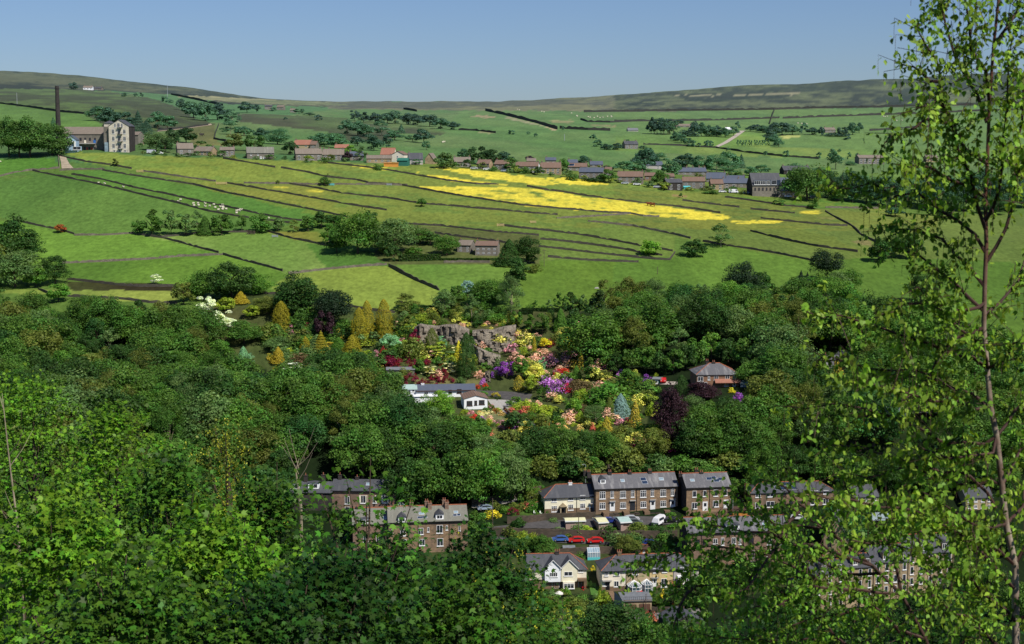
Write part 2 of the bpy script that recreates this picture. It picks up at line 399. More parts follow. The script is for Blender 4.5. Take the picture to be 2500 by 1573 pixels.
fld(P('N', -300,705, 170,708, 430,712, 440,742, 300,735, 170,722), S(146,160,62), S(130,150,58))
fld(P('N', 160,685, 430,695, 430,712, 170,708), S(58,52,32), S(70,74,36))
fld([(708,668),(850,653),(944,648),(1074,712),(1060,765),(780,765),(690,745),(660,700)], S(120,148,50), S(136,156,56))
fld(P('V1', 2060,1230, 2341,1250, 2700,1300, 2740,1365, 2341,1385, 2200,1395), S(92,136,48), S(80,120,44))
fld(P('V2', 410,1240, 700,1200, 1100,1225, 1250,1240, 1320,1350, 1300,1500, 760,1500, 750,1405), S(92,138,48), S(108,142,50))
fld(P('V2', 1300,1240, 1500,1200, 2100,1215, 2341,1230, 2341,1500, 1300,1600), S(110,138,40), S(98,130,38))
fld(P('V3', 0,1170, 350,1150, 520,1060, 1170,1175, 1400,1200, 1400,1420, 0,1420), S(104,140,46), S(94,130,42))
fld(P('V3', 1150,1150, 2900,1100, 2900,2400, 1450,2000, 1150,1250), S(96,130,42), S(84,118,40))
fld(P('V3', 0,720, 300,760, 800,800, 1240,860, 1550,865, 1700,900, 2900,900, 2900,1200, 1500,1150, 1170,1175, 520,1060, 0,960), S(112,132,54), S(100,122,52))
fld(P('V3', 640,790, 1500,820, 1700,850, 1550,865, 1170,862, 800,818), S(92,138,46), S(84,124,46))
fld(P('V3', 300,930, 680,930, 1100,980, 1300,1040, 1450,1120, 1200,1095, 800,1005, 450,985), S(118,132,50), S(104,124,48))
fld(P('V3', 340,785, 430,785, 430,798, 340,796), S(146,122,84), None)
fld(P('V3', 1400,1055, 1500,1050, 1520,1085, 1420,1075), S(136,126,80), S(110,128,54))
fld(P('V3', 1180,915, 1300,920, 1280,935, 1200,930), S(136,130,80), S(110,128,54))
# rough ground round the farmhouse and the garden
fld(P('V2', 520,960, 930,990, 1420,1040, 1430,1230, 1100,1225, 410,1230, 330,1190, 300,1100, 480,1000), S(78,98,44), S(98,106,56))
fld(P('G1', -60,210, 250,210, 760,310, 1150,355, 1490,310, 2100,330, 2209,340, 2209,1250, 1700,1120, 1300,920, 1000,830, 500,640, 300,860, -100,700, -400,400), S(74,88,44), S(92,84,54), 1, None, .8)
fld(P('G2', -100,330, 850,330, 1000,700, 1500,900, 1600,1000, 1600,1515, 900,1600, 100,1515, 0,1340, -300,1200, -300,900), S(76,86,46), S(92,82,56), 1, None, .8)
fld(P('G1', 1280,860, 1800,860, 1800,920, 1300,925), S(96,120,48), S(120,116,70))
fld(P('G2', 90,1240, 340,1260, 380,1400, 150,1400), S(122,122,60), S(96,108,50))
fld(P('G2', 1250,920, 1450,925, 1560,940, 1300,1020), S(116,134,56), S(98,120,48))
fld(P('G1', 1700,1130, 1960,1100, 2000,1190, 1800,1200), S(116,130,76), S(140,136,96))
fld(P('T1', 130,330, 230,330, 270,420, 270,470, 0,480, 0,360), S(88,120,46), S(70,100,40))
fld(P('T1', -700,560, 2300,560, 2300,1100, -700,1100), S(66,78,42), S(84,92,52), 1, None, .8)
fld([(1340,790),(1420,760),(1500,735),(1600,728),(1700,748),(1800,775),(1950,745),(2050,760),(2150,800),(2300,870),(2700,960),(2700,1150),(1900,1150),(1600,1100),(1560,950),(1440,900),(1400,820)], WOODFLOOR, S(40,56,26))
fld(P('T1', 620,1000, 700,1060, 780,1180, 720,1180, 650,1080), S(84,130,44), None)
fld(P('T1', 290,1190, 600,1130, 640,1330, 300,1330), S(82,104,40), S(110,118,56))

def ground_colour(px, py, X, Y):
    px = px + (fbm(X/7, Y/10, 3) - .5)*9; py = py + (fbm(X/8 + 50, Y/9, 3) - .5)*7
    base = np.zeros(px.shape + (3,)); f = fbm(X/25, Y/40, 4)
    wood = np.array(WOODFLOOR)
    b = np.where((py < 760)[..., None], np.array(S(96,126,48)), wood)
    b = np.where((py < 400)[..., None], np.array(HILL), b)
    n1 = fbm(X/60 + 9, Y/150, 5); n2 = fbm(X/9, Y/14, 4); n3 = .55*fbm(X/160, Y/420 + 3, 5) + .45*fbm(X/22, Y/60, 4); n4 = fbm(X/12, Y/30 + 5, 4)
    for poly, a, c2, amt, thr, ms in FIELDS:
        m = inpoly(px, py, poly)
        if not m.any(): continue
        a = np.array(a)
        col = np.broadcast_to(a, base.shape)
        if c2 is not None:
            nn = n3 if ms > .75 else n1
            t = np.clip((nn - (.42 if ms > .75 else .38))/(.14 if ms > .75 else .24), 0, 1)[..., None]
            col = a*(1-t) + np.array(c2)*t
        w = m.astype(float)
        if thr is not None: w = w*np.clip((.5*fbm(X/120, Y/160, 4) + .5*fbm(X/26, Y/70, 3) - thr)/.08, 0, 1)
        b = b*(1-w[..., None]) + col*w[..., None]
    # buttercups
    BUT = [(P('V2', 690,572, 900,588, 1100,603, 1300,628, 1480,655, 1560,690, 1400,695, 1200,665, 1000,640, 860,608), .36),
           (P('V2', 620,622, 800,635, 1000,665, 1270,700, 1150,692, 800,662), .36),
           (P('V2', 1450,640, 1700,652, 1920,685, 1750,697, 1580,685), .36),
           (P('V2', 600,704, 900,706, 1200,708, 1400,722, 1550,745, 1700,770, 2100,815, 2341,845, 2341,916, 2040,886, 1700,862, 1300,826, 900,766, 700,730), .40),
           (P('V3', 0,826, 361,858, 500,885, 700,915, 650,926, 500,930, 250,915, 0,895), .34),
           (P('V3', 670,940, 900,935, 1010,944, 850,962, 720,956), .42), (P('V3', 1050,872, 1200,878, 1230,895, 1100,897), .5),
           (P('V2', 100,556, 330,576, 620,612, 330,594), .44), (P('V1', 1660,835, 2000,845, 2250,885, 1900,880), .52)]
    nb = .6*fbm(X/34 + 40, Y/9, 5) + .4*fbm(X/7, Y/5 + 9, 3)
    for poly, thr in BUT:
        m = inpoly(px, py, poly).astype(float) * np.clip((nb - thr)/.10, 0, 1)
        k = np.clip((n2 - .3)/.4, 0, 1)
        y = np.array(YEL)*1.35*(1-k[..., None]*.35) + np.array(S(150,160,40))*k[..., None]*.35
        b = b*(1-m[..., None]) + y*m[..., None]
    # thin haze of buttercups over the hay meadows
    hz = inpoly(px, py, P('V1', 380,605, 2341,680, 4100,700, 6300,1050, 6300,1150, 2341,1100, 1400,850)).astype(float)*np.clip((nb - .42)/.2, 0, .17)
    b = b*(1-hz[..., None]) + np.array(S(178,164,50))*hz[..., None]
    b = b*(.86 + .28*n2[..., None]); b = b*np.where(Y > 950, .98 + .62*n4, 1.0)[..., None]
    far = np.clip((Y - 700)/2300, 0, 1)[..., None]*.42  # distance haze painted into the ground colour, stronger with distance
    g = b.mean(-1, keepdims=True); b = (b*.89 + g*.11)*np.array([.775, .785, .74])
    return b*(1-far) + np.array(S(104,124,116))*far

def build_ground():
    r0 = np.concatenate([np.arange(1640, 760, -8.), np.arange(760, 300, -3.2), np.arange(300, 248, -1.8)])
    Yc = np.array([float(np.interp(-r, -colrow(1250), YG)) for r in r0])
    Yc = np.unique(np.concatenate([Yc, np.arange(Yc.max(), 2800, 60), [2800]]))
    Yn = np.array([-60, -20, 0, 15, 30, 60, 100, 150, 200, 250, 280])
    pxs = np.concatenate([np.arange(-700, 0, 25.), np.arange(0, 2500, 6.), np.arange(2500, 3301, 25.)])
    V = []; PX = []; PY = []
    rows = np.array([[np.interp(Y, YG, colrow(p)) for p in pxs] for Y in Yc])
    PXg, Yg = np.meshgrid(pxs, Yc)
    x = (PXg - CX)/F; y = -(rows - CY)/F; dy = CP + y*SP; dz = -SP + y*CP
    X = x/dy*Yg; Z = dz/dy*Yg
    Z = Z + (fbm(X/18, Yg/18, 3) - .5)*.35
    Z[-4:] += ((fbm(X/90, Yg/200 + 7, 4) - .5)*7)[-4:]
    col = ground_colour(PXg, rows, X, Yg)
    # near hillside, behind the foreground trees
    zb = Z[0]; xb = X[0]
    nv, nc = [], []
    for Y in Yn:
        t = max(Y, 0)/300.0
        zn = -1.7 - 62*(1-math.exp(-t*2.2)) if Y > 0 else -1.7 + (-Y)*.25
        zz = zn*(1-t**2) + (zb)*t**2
        nv.append(np.stack([xb*1.0, np.full_like(xb, Y), np.minimum(zz + 0*xb, -1.7 - max(Y,0)*.30 if Y > 0 else zz + 0*xb)], -1))
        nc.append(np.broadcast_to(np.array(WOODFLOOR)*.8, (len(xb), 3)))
    far = []
    for Y, dzf in ((2950, -25), (3300, -90), (5000, -300)):
        far.append(np.stack([X[-1]*Y/2800, np.full_like(xb, Y), Z[-1] + dzf], -1))
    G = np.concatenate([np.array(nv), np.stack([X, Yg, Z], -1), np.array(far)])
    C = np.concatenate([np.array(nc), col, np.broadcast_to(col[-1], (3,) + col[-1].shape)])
    h, w = G.shape[:2]
    idx = np.arange(h*w).reshape(h, w)
    q = np.stack([idx[:-1, :-1], idx[:-1, 1:], idx[1:, 1:], idx[1:, :-1]], -1).reshape(-1, 4)
    me = bpy.data.meshes.new('ground')
    me.vertices.add(h*w); me.vertices.foreach_set('co', G.reshape(-1))
    me.loops.add(q.size); me.loops.foreach_set('vertex_index', q.reshape(-1))
    me.polygons.add(len(q)); me.polygons.foreach_set('loop_start', np.arange(0, q.size, 4)); me.polygons.foreach_set('loop_total', np.full(len(q), 4))
    me.update(); me.validate()
    ca = me.color_attributes.new('tone', 'FLOAT_COLOR', 'POINT')
    ca.data.foreach_set('color', np.concatenate([C.reshape(-1, 3), np.ones((h*w, 1))], 1).reshape(-1))
    me.polygons.foreach_set('use_smooth', [True]*len(me.polygons))
    m, n, _, _ = nt('grass_and_moor')
    a = N(n, 'ShaderNodeAttribute', attribute_name='tone')
    f1 = noise(n, .5, 5, .7, stretch=(1, .45, 1)); f2 = noise(n, .045, 4, .6, stretch=(1, .3, 1))
    c = mixrgb(n, a.outputs[0], mixrgb(n, (.2, .22, .2), (1.75, 1.72, 1.65), f1), 1.0, 'MULTIPLY')
    c = mixrgb(n, c, mixrgb(n, (.72, .75, .8), (1.28, 1.25, 1.2), f2), 1.0, 'MULTIPLY')
    p = pbr(n, c, .95, .08)
    out(n, p.outputs[0]); me.materials.append(m)
    tag(newobj('ground', me), kind='structure')
build_ground()

# ------------------------------------------------------------------ walls, roads
def densify(pts, step=7):
    o = []
    for (x0, y0), (x1, y1) in zip(pts[:-1], pts[1:]):
        n = max(1, int(math.hypot(x1-x0, y1-y0)/step))
        o += [(x0+(x1-x0)*i/n, y0+(y1-y0)*i/n) for i in range(n)]
    return o + [pts[-1]]
def ribbon_wall(name, pts, h, th, mat, parent=None, jag=.2, sink=.5):
    P3 = [at(x, y) for x, y in densify(pts)]
    mb = MB(); n = len(P3); v = []
    for i, p in enumerate(P3):
        d = (P3[min(i+1, n-1)] - P3[max(i-1, 0)]); d.z = 0; d.normalize(); s = Vector((-d.y, d.x, 0))*th/2
        hh = h*(1 + random.uniform(-jag, jag)); 
        if jag > .1 and random.random() < .06: hh *= .55
        v += [p - s - Vector((0,0,sink)), p - s*.7 + Vector((0,0,hh)), p + s*.7 + Vector((0,0,hh)), p + s - Vector((0,0,sink))]
    f = []
    for i in range(n-1):
        a = i*4; b = a+4
        f += [(a, b, b+1, a+1), (a+1, b+1, b+2, a+2), (a+2, b+2, b+3, a+3)]
    f += [(0, 1, 2, 3), tuple(reversed([(n-1)*4+k for k in range(4)]))]
    mb.add(v, f); return mb.obj(name, mat, parent)
def strip(name, left, right, mat, lift=.25, n=40, kind='structure', cut=0):
    def samp(pl, t):
        L = [0]
        for a, b in zip(pl[:-1], pl[1:]): L.append(L[-1] + math.hypot(b[0]-a[0], b[1]-a[1]))
        q = t*L[-1]
        for i in range(len(pl)-1):
            if q <= L[i+1] or i == len(pl)-2:
                u = (q-L[i])/((L[i+1]-L[i]) or 1); return pl[i][0]+(pl[i+1][0]-pl[i][0])*u, pl[i][1]+(pl[i+1][1]-pl[i][1])*u
    v = []; f = []
    for i in range(n+1):
        a = samp(left, i/n); b = samp(right, i/n)
        for k in range(4):
            u = k/3; v.append(at(a[0]+(b[0]-a[0])*u, a[1]+(b[1]-a[1])*u, lift))
    for i in range(n):
        for k in range(3):
            o = i*4+k; f.append((o, o+1, o+5, o+4))
    return tag(newobj(name, mesh_of(name, v, f, mat)), kind=kind)
W = [
 ('V1', 'dark stone wall along the lower edge of the big hay meadow below the mill', (380,635, 600,680, 760,700, 885,725)),
 ('V1', 'short dark wall just right of the pale timber gate under the hay meadow', (960,740, 1130,765, 1300,790, 1450,810)),
 ('V1', 'third strip-field wall running on above the big dark tree clump', (1520,820, 1700,850, 1900,885, 2100,920, 2341,965, 2600,1003)),
 ('V1', 'long strip-field wall starting beside the farm track bend', (690,735, 860,765, 1100,800, 1300,830, 1500,880, 1700,920, 1900,960, 2100,1000, 2341,1050)),
 ('V1', 'middle strip-field wall just above the flock of sheep', (480,760, 700,800, 900,850, 1100,890, 1300,935, 1500,975, 1700,1020, 1900,1060, 2030,1075)),
 ('V1', 'lowest strip-field wall just below the flock of sheep', (220,738, 400,775, 600,815, 800,860, 1000,910, 1200,955, 1400,1010, 1600,1045, 1760,1065, 1950,1090)),
 ('V1', 'pale cross wall left of the farm track bend', (-60,790, 100,750, 200,735, 400,720, 393,640)),
 ('V1', 'thin pale wall right of the farm track bend', (400,735, 560,728, 700,728)),
 ('V1', 'short dark wall crossing the hay meadow below the stone barn', (1500,655, 1650,680, 1850,715)),
 ('V1', 'thin dark wall in the meadow right of the worn footpath', (1890,718, 2050,745, 2200,780, 2400,800, 2480,820, 2740,835)),
 ('V1', 'pale low wall with a green gate across the meadow foot', (1640,820, 1900,825, 2130,830, 2560,830, 2740,838)),
 ('V1', 'long wall passing the lone round bush in mid field', (1940,825, 2100,850, 2300,890, 2600,920, 2830,960, 3010,972, 3210,990, 3410,1005, 3600,1025, 3750,1035)),
 ('V2', 'dark wall directly under the orange container and village yard', (0,548, 200,570, 400,595, 600,630, 800,665, 1000,690, 1150,692)),
 ('V2', 'wall along the lower edge of the large buttercup field', (480,695, 700,735, 900,770, 1100,800, 1300,830, 1500,850, 1700,865, 1850,880, 2040,888)),
 ('V2', 'pale rising cross wall below the large buttercup field', (1540,920, 1700,912, 1900,900, 2040,890, 2120,905, 2230,910)),
 ('V2', 'wall along the upper edge of the large buttercup field', (1340,705, 1450,725, 1600,745, 1750,770, 1900,790, 2100,815, 2341,840, 2490,860, 2640,885)),
 ('V2', 'wall running right from the gate above the farmhouse', (1150,965, 1300,985, 1500,1005, 1700,1030, 1900,1065, 2100,1105, 2320,1140)),
 ('V2', 'broken stony wall above the farmhouse trees', (520,955, 650,965, 760,970, 930,990, 1100,1010, 1300,1025, 1420,1035)),
 ('V2', 'dark wall just behind the farmhouse chimneys', (720,1020, 900,1045, 1100,1070, 1200,1085)),
 ('V2', 'upper of three walls right of the farmhouse trees', (1430,1060, 1600,1075, 1800,1100, 2000,1130, 2100,1150, 2250,1170)),
 ('V2', 'middle wall right of the farmhouse with a corner at its right end', (1420,1110, 1600,1130, 1800,1155, 2000,1175, 2200,1195, 2300,1200, 2335,1150)),
 ('V2', 'low tumbled wall topping the lowest pasture right of the farmhouse', (1480,1180, 1700,1200, 1900,1210, 2090,1215)),
 ('V2', 'curving wall above the small pale-leaved tree', (1750,940, 1900,955, 2050,970, 2200,1000, 2341,1030, 2440,1055)),
 ('V1', 'wall descending from the large dark tree at left edge', (90,1070, 250,1105, 400,1135, 500,1165)),
 ('V1', 'pale level wall left of the tree row', (500,1172, 700,1172, 900,1158)),
 ('V1', 'dark diagonal wall descending from the tree row', (900,1162, 1100,1190, 1300,1245, 1470,1290)),
 ('V1', 'pale wall separating two bright pastures at left', (415,1362, 700,1347, 1000,1332, 1200,1314, 1500,1302)),
 ('V1', 'dark diagonal wall ending above the oak trees', (1500,1302, 1600,1330, 1750,1370, 1900,1412)),
 ('V1', 'pale wall with a gatepost running right toward the farmhouse hedge', (1940,1432, 2100,1412, 2341,1387, 2600,1368)),
 ('V2', 'isolated thick diagonal wall above the rock garden', (410,1240, 500,1290, 600,1340, 750,1405)),
 ('V1', 'wall descending behind the big dark tree clump', (1800,1147, 1950,1190, 2100,1220, 2240,1250)),
 ('V1', 'shaded wall under the row of round trees', (1080,1185, 1420,1152, 1650,1152, 1800,1147)),
 ('N', 'mossy wall across the foot of the left pasture', (165,683, 280,696, 340,700, 430,700)),
 ('L1', 'thin wall bounding the narrow yellowish strip above the left wood', (280,170, 350,205, 520,225, 700,235, 900,245, 1100,270, 1300,275)),
 ('V2', 'pale front wall of the farmhouse lawn', (780,1217, 900,1212, 1090,1217)),
 ('G1', 'shaded wall along the top of the rock garden', (780,310, 900,330, 1020,350, 1150,360)),
 ('G1', 'shaded boundary wall under the oaks at the garden top', (60,205, 150,215, 250,220)),
 ('V3', 'wall under the grass strip below the dark modern building', (650,800, 800,820, 1000,850, 1170,865)),
 ('V3', 'short broken wall below the parked white van', (400,820, 600,845, 735,860)),
 ('V3', 'short dark wall segment above the small buttercup patch', (800,870, 950,885, 1060,895)),
 ('V3', 'faint dark wall right of the small buttercup patch', (860,925, 1000,940, 1150,955, 1260,965, 1370,968)),
 ('V3', 'thin diagonal wall above the lone shaggy tree', (800,1000, 900,1025, 1050,1060, 1200,1090, 1350,1110, 1430,1122)),
 ('V3', 'overgrown wall running right from the lone shaggy tree', (520,1060, 660,1085, 800,1105, 950,1130, 1100,1160, 1170,1175)),
 ('V3', 'wall climbing toward the birch from the lower right field', (1240,885, 1320,930, 1400,970, 1450,1020, 1540,1065)),
 ('V3', 'pale wall in front of the dark trees near the birch', (1240,862, 1400,864, 1550,867)),
 ('V3', 'long wall dividing moor from green hillside', (-180,300, 0,297, 300,292, 600,290, 940,285, 1100,278, 1500,272, 1800,265, 2100,258, 2500,250)),
 ('V3', 'hillside wall above the distant poplar belt', (0,355, 300,352, 600,348, 970,335)),
 ('V3', 'long hillside wall continuing behind the birch top', (990,337, 1300,325, 1600,315, 1900,305, 2100,295, 2500,285)),
 ('V3', 'short pale wall climbing the hillside', (942,285, 925,330, 912,370)),
 ('V2', 'thick dark diagonal wall on the far hillside', (1060,195, 1200,225, 1400,275, 1545,320)),
 ('V2', 'hill wall below the scattered white sheep', (1700,255, 1750,270, 1900,275, 2100,265)),
 ('V2', 'hillside wall right of the dark conifer strip', (880,325, 1000,330, 1130,345)),
 ('V2', 'short wall near the straw-coloured skyline', (510,185, 600,200)),
 ('V3', 'wall below the distant plantation rows', (170,490, 400,498, 600,510, 800,540, 1000,560, 1200,575)),
 ('V3', 'faint hillside wall left of the birch crown', (1500,410, 1700,395, 1900,385)),
 ('V1', 'pale wall crossing the slope behind the mill chimney', (-60,278, 0,285, 200,310, 400,340, 570,355)),
 ('V1', 'hill wall just below the left moor edge', (1150,225, 1300,255, 1500,300)),
 ('V1', 'short pale wall bounding the ponies\' paddock', (1520,540, 1440,525, 1450,480, 1470,430)),
 ('V2', 'faint wall below the thick diagonal hill wall', (1560,315, 1750,325, 1900,330)),
 ('V1', 'pale lane wall above the ponies\' paddock', (1060,470, 1250,450, 1400,430)),
]
for f, lab, c in W:
    pts = P(f, *c); pale = 'pale' in lab
    Ym = dist(*pts[len(pts)//2]); h = .95 if Ym < 900 else 1.05 + (Ym-900)/700
    o = ribbon_wall('dry_stone_wall', pts, h if 'thick' not in lab else h*1.5, .45, M['wallfar' if Ym > 1050 else 'wallstone_pale' if pale else 'wallstone'])
    tag(o, lab, 'stone wall', 'dry stone walls between the fields')

strip('track', P('V1', 400,640, 410,680, 415,725), P('V1', 440,640, 465,690, 495,722), M['track'], .3, 12)
strip('hill_track', P('V3', 590,503, 640,478, 700,440, 735,410), P('V3', 612,506, 665,482, 722,445, 772,408), M['path'], .3, 20)
strip('pony_lane', P('V1', 1060,468, 1250,446, 1420,420), P('V1', 1060,474, 1250,454, 1425,430), M['track'], .2, 20)
# roads in the valley
strip('upper_road', P('T1', -150,560, 110,530, 400,490, 700,470, 1350,480), P('T1', -150,590, 110,572, 400,576, 700,560, 1350,540), M['asphalt'], .18, 60)
strip('rising_road', P('T1', -330,390, -60,345, 100,310, 240,282), P('T1', -330,410, -60,375, 110,335, 245,300), M['asphalt_pale'], .2, 30)
strip('middle_road', P('T1', -200,640, 100,655, 400,672, 900,690, 1400,690), P('T1', -200,662, 100,676, 400,694, 900,712, 1400,710), M['asphalt'], .2, 60)
strip('lower_road', P('T4', 1480,1015, 1700,1020, 2000,985, 2330,945), P('T4', 1560,1110, 1750,1105, 2050,1060, 2360,1000), M['asphalt_pale'], .12, 30)
strip('lower_lane', P('T4', 380,1195, 700,1165, 900,1120), P('T4', 420,1250, 720,1210, 940,1160), M['asphalt_pale'], .12, 20)
strip('driveway', P('G1', 1770,960, 2040,970, 2209,990), P('G1', 1800,990, 2000,1030, 2180,1040), M['asphalt'], .15, 14)
strip('courtyard', P('G1', 1860,1030, 2020,1035, 2100,1050), P('G1', 1900,1085, 2010,1140, 2100,1170), M['concrete'], .2, 12)
strip('garden_path', P('G2', 260,1110, 320,1160, 400,1190, 500,1225), P('G2', 265,1125, 315,1178, 395,1210, 490,1235), M['concrete'], .2, 14)
strip('house_yard', P('G2', 1370,890, 1590,895), P('G2', 1370,912, 1590,920), M['path'], .2, 8)
strip('garden_steps', P('T4', 1195,735, 1230,800, 1270,880), P('T4', 1255,735, 1300,800, 1300,880), M['plinth'], .2, 12)
strip('hedge_lawn', P('T4', 965,640, 975,720, 990,790), P('T4', 1050,640, 1060,720, 1070,800), plain('lawn_grass', (.07, .16, .03), .9, .1, .2), .15, 10)
for f, lab, h, c in [
    ('T1', 'long dark retaining wall above the two red cars', 2.3, (-200,632, 100,640, 500,652, 900,660, 1350,655)),
    ('T1', 'rough retaining wall below the two red cars', 1.7, (380,790, 600,775, 860,770, 1050,780)),
    ('T1', 'tall wall climbing beside the rising road', 1.8, (-330,385, -60,338, 100,303, 240,272)),
    ('T1', 'curved stone wall on the bank above the four-house terrace', 2.2, (780,112, 900,95, 1000,70, 1100,55)),
    ('T1', 'low front wall below the cream cottage', 1.9, (-40,530, 130,525, 280,505, 480,500, 680,492)),
    ('T4', 'garden wall with a gate beside the lower road', 1.4, (1750,1005, 1860,1010, 1990,1008, 2150,985)),
    ('T4', 'stone garden wall by the lane at lower left', 1.6, (430,1190, 510,1180, 600,1165, 820,1130)),
    ('G2', 'curved dark garden wall beside the courtyard', 1.0, (255,1105, 300,1150, 370,1185, 450,1205))]:
    tag(ribbon_wall('retaining_wall', P(f, *c), h, .6, M['retaining'], jag=.06), lab, 'stone wall')
# ------------------------------------------------------------------ foliage prototypes (unit width, unit height, base at z=0)
def sphere_dirs(n, up=.15):
    v = RNG.normal(size=(n, 3)); v[:, 2] += up*np.abs(v[:, 2]); v /= np.linalg.norm(v, axis=1)[:, None]; return v
def lumps(kind, n):
    """lump centres and radii"""
    if kind in ('round', 'oak'):
        d = sphere_dirs(n, .5); r = RNG.uniform(.55, 1, (n, 1))
        c = d*r*np.array([.38, .38, .43]) + np.array([0, 0, .50]); R = RNG.uniform(.10, .17, n)
        if kind == 'oak':
            c[:, :2] *= 1.05 + RNG.uniform(-.2, .2, (n, 1)); c[:, 2] += RNG.uniform(-.06, .06, n); R *= RNG.uniform(.8, 1.25, n)
    elif kind in ('tall', 'birch'):
        d = sphere_dirs(n, .3); r = RNG.uniform(.5, 1, (n, 1))
        c = d*r*np.array([.36, .36, .43]) + np.array([0, 0, .52]); c[:, :2] *= (1.15 - .55*np.clip((c[:, 2]-.4)/.6, 0, 1))[:, None]; R = RNG.uniform(.08, .15, n)
    elif kind in ('cone', 'column', 'spruce'):
        z = np.sort(RNG.uniform(.04, .97, n)); a = RNG.uniform(0, 2*PI, n)
        if kind == 'column': rad = .40*np.minimum(1, (1-z)*2.6)**.55*np.minimum(1, z*6+.55)
        elif kind == 'cone': rad = .42*(1-z)**.75*np.minimum(1, z*5+.7)
        else: rad = .44*(1-z)**.95*RNG.uniform(.65, 1.1, n)
        c = np.stack([np.cos(a)*rad, np.sin(a)*rad, z], 1); R = .05 + .12*(1-z)**.6*RNG.uniform(.7, 1.1, n)
    elif kind == 'pine':
        d = sphere_dirs(n, .2); c = d*RNG.uniform(.4, 1, (n, 1))*np.array([.38, .38, .42]) + np.array([0, 0, .52]); R = RNG.uniform(.11, .19, n)
    elif kind == 'mound':
        d = sphere_dirs(n, 0); d[:, 2] = np.abs(d[:, 2]); c = d*RNG.uniform(.5, 1, (n, 1))*np.array([.36, .36, .72]); R = RNG.uniform(.13, .2, n)
    elif kind == 'dome':
        d = sphere_dirs(n, 0); d[:, 2] = np.abs(d[:, 2]); c = d*np.array([.37, .37, .78]); R = np.full(n, .13)
    else:  # 'layer' - flat tiers
        tier = RNG.integers(0, 4, n); z = .2 + tier*.22; rr = (.44 - tier*.075)*np.sqrt(RNG.uniform(.05, 1, n)); a = RNG.uniform(0, 2*PI, n)
        c = np.stack([np.cos(a)*rr, np.sin(a)*rr, z], 1); R = RNG.uniform(.09, .13, n)
    return c, R
def dense_(k): return k in ('cone', 'column', 'spruce')
def crown_mesh(name, kind, n, m, leaf, mat, flower=.65, squash=1.0, aspect=1.0):
    """aspect = height/width expected of the finished plant, used to keep leaves in proportion"""
    c, R = lumps(kind, n)
    li = RNG.integers(0, n, m); d = sphere_dirs(m, .6)
    if kind == 'layer': d[:, 2] *= .35
    pos = c[li] + d*R[li][:, None]*np.array([1, 1, 1/aspect if kind not in ('mound', 'dome') else 1/aspect])*RNG.uniform(.6, 1.06, (m, 1))
    if dense_(kind):
        z = RNG.uniform(0, 1, m)**1.15; a = RNG.uniform(0, 2*PI, m)
        if kind == 'column': rad = np.minimum(1, (1-z)*2.3)**.6*np.minimum(1, z*5+.72)
        elif kind == 'cone': rad = (1-z)**.72*np.minimum(1, z*5+.75)
        else: rad = (1-z)**.9*(.62 + .38*np.abs((z*9) % 1 - .5)*2)
        rad = rad*(.74 + .34*_perm[(np.floor(a*3.5).astype(int)*7) & 255, (np.floor(z*13).astype(int)*11 + np.floor(a*3.5).astype(int)*3) & 255])*RNG.uniform(.82, 1.05, m)
        pos = np.stack([np.cos(a)*rad*.5, np.sin(a)*rad*.5, z*.985 + .005], 1); d = np.stack([np.cos(a), np.sin(a), np.full(m, .35)], 1)
    pos[:, :2] *= .5/np.percentile(np.abs(pos[:, :2]), 98 if not dense_(kind) else 94); z = pos[:, 2]
    if kind in ('mound', 'dome', 'cone', 'column', 'spruce', 'layer'): pos[:, 2] = np.clip(z, 0.005, None)
    pos[:, 2] /= np.percentile(pos[:, 2], 99.5)
    nr = d + RNG.normal(size=(m, 3))*.45 + np.array([0, 0, .35])
    if kind == 'birch': nr += np.array([0, -.0, -.2]); nr[:, 2] *= .5
    nr /= np.linalg.norm(nr, axis=1)[:, None]
    t = np.cross(nr, RNG.normal(size=(m, 3))); t /= np.linalg.norm(t, axis=1)[:, None]; b = np.cross(nr, t)
    s = leaf*RNG.uniform(.55, 1.25, (m, 1)); wdt = RNG.uniform(.45, .8, (m, 1))
    zs = np.array([1, 1, 1/aspect])
    q = np.stack([pos + t*s*.6*zs, pos + (b*s*wdt*.6 - nr*s*.12)*zs, pos - t*s*.55*zs, pos - (b*s*wdt*.6 + nr*s*.12)*zs], 1)
    me = bpy.data.meshes.new(name)
    me.vertices.add(m*4); me.vertices.foreach_set('co', q.reshape(-1))
    me.loops.add(m*4); me.loops.foreach_set('vertex_index', np.arange(m*4))
    me.polygons.add(m); me.polygons.foreach_set('loop_start', np.arange(0, m*4, 4)); me.polygons.foreach_set('loop_total', np.full(m, 4))
    me.update()
    lb = RNG.uniform(.72, 1.2, n)[li]; tone = lb*RNG.uniform(.65, 1.35, m)
    fl = (RNG.uniform(0, 1, n)[li]*.5 + RNG.uniform(0, 1, m)*.5 < flower*.85 + .1).astype(float)
    hue = np.clip(RNG.uniform(0, 1, n)[li]*.7 + RNG.uniform(0, .3, m), 0, 1)
    C = np.stack([tone, fl, hue, np.ones(m)], 1)
    ca = me.color_attributes.new('tint', 'FLOAT_COLOR', 'CORNER')
    ca.data.foreach_set('color', np.repeat(C, 4, 0).reshape(-1))
    me.materials.append(mat)
    return me
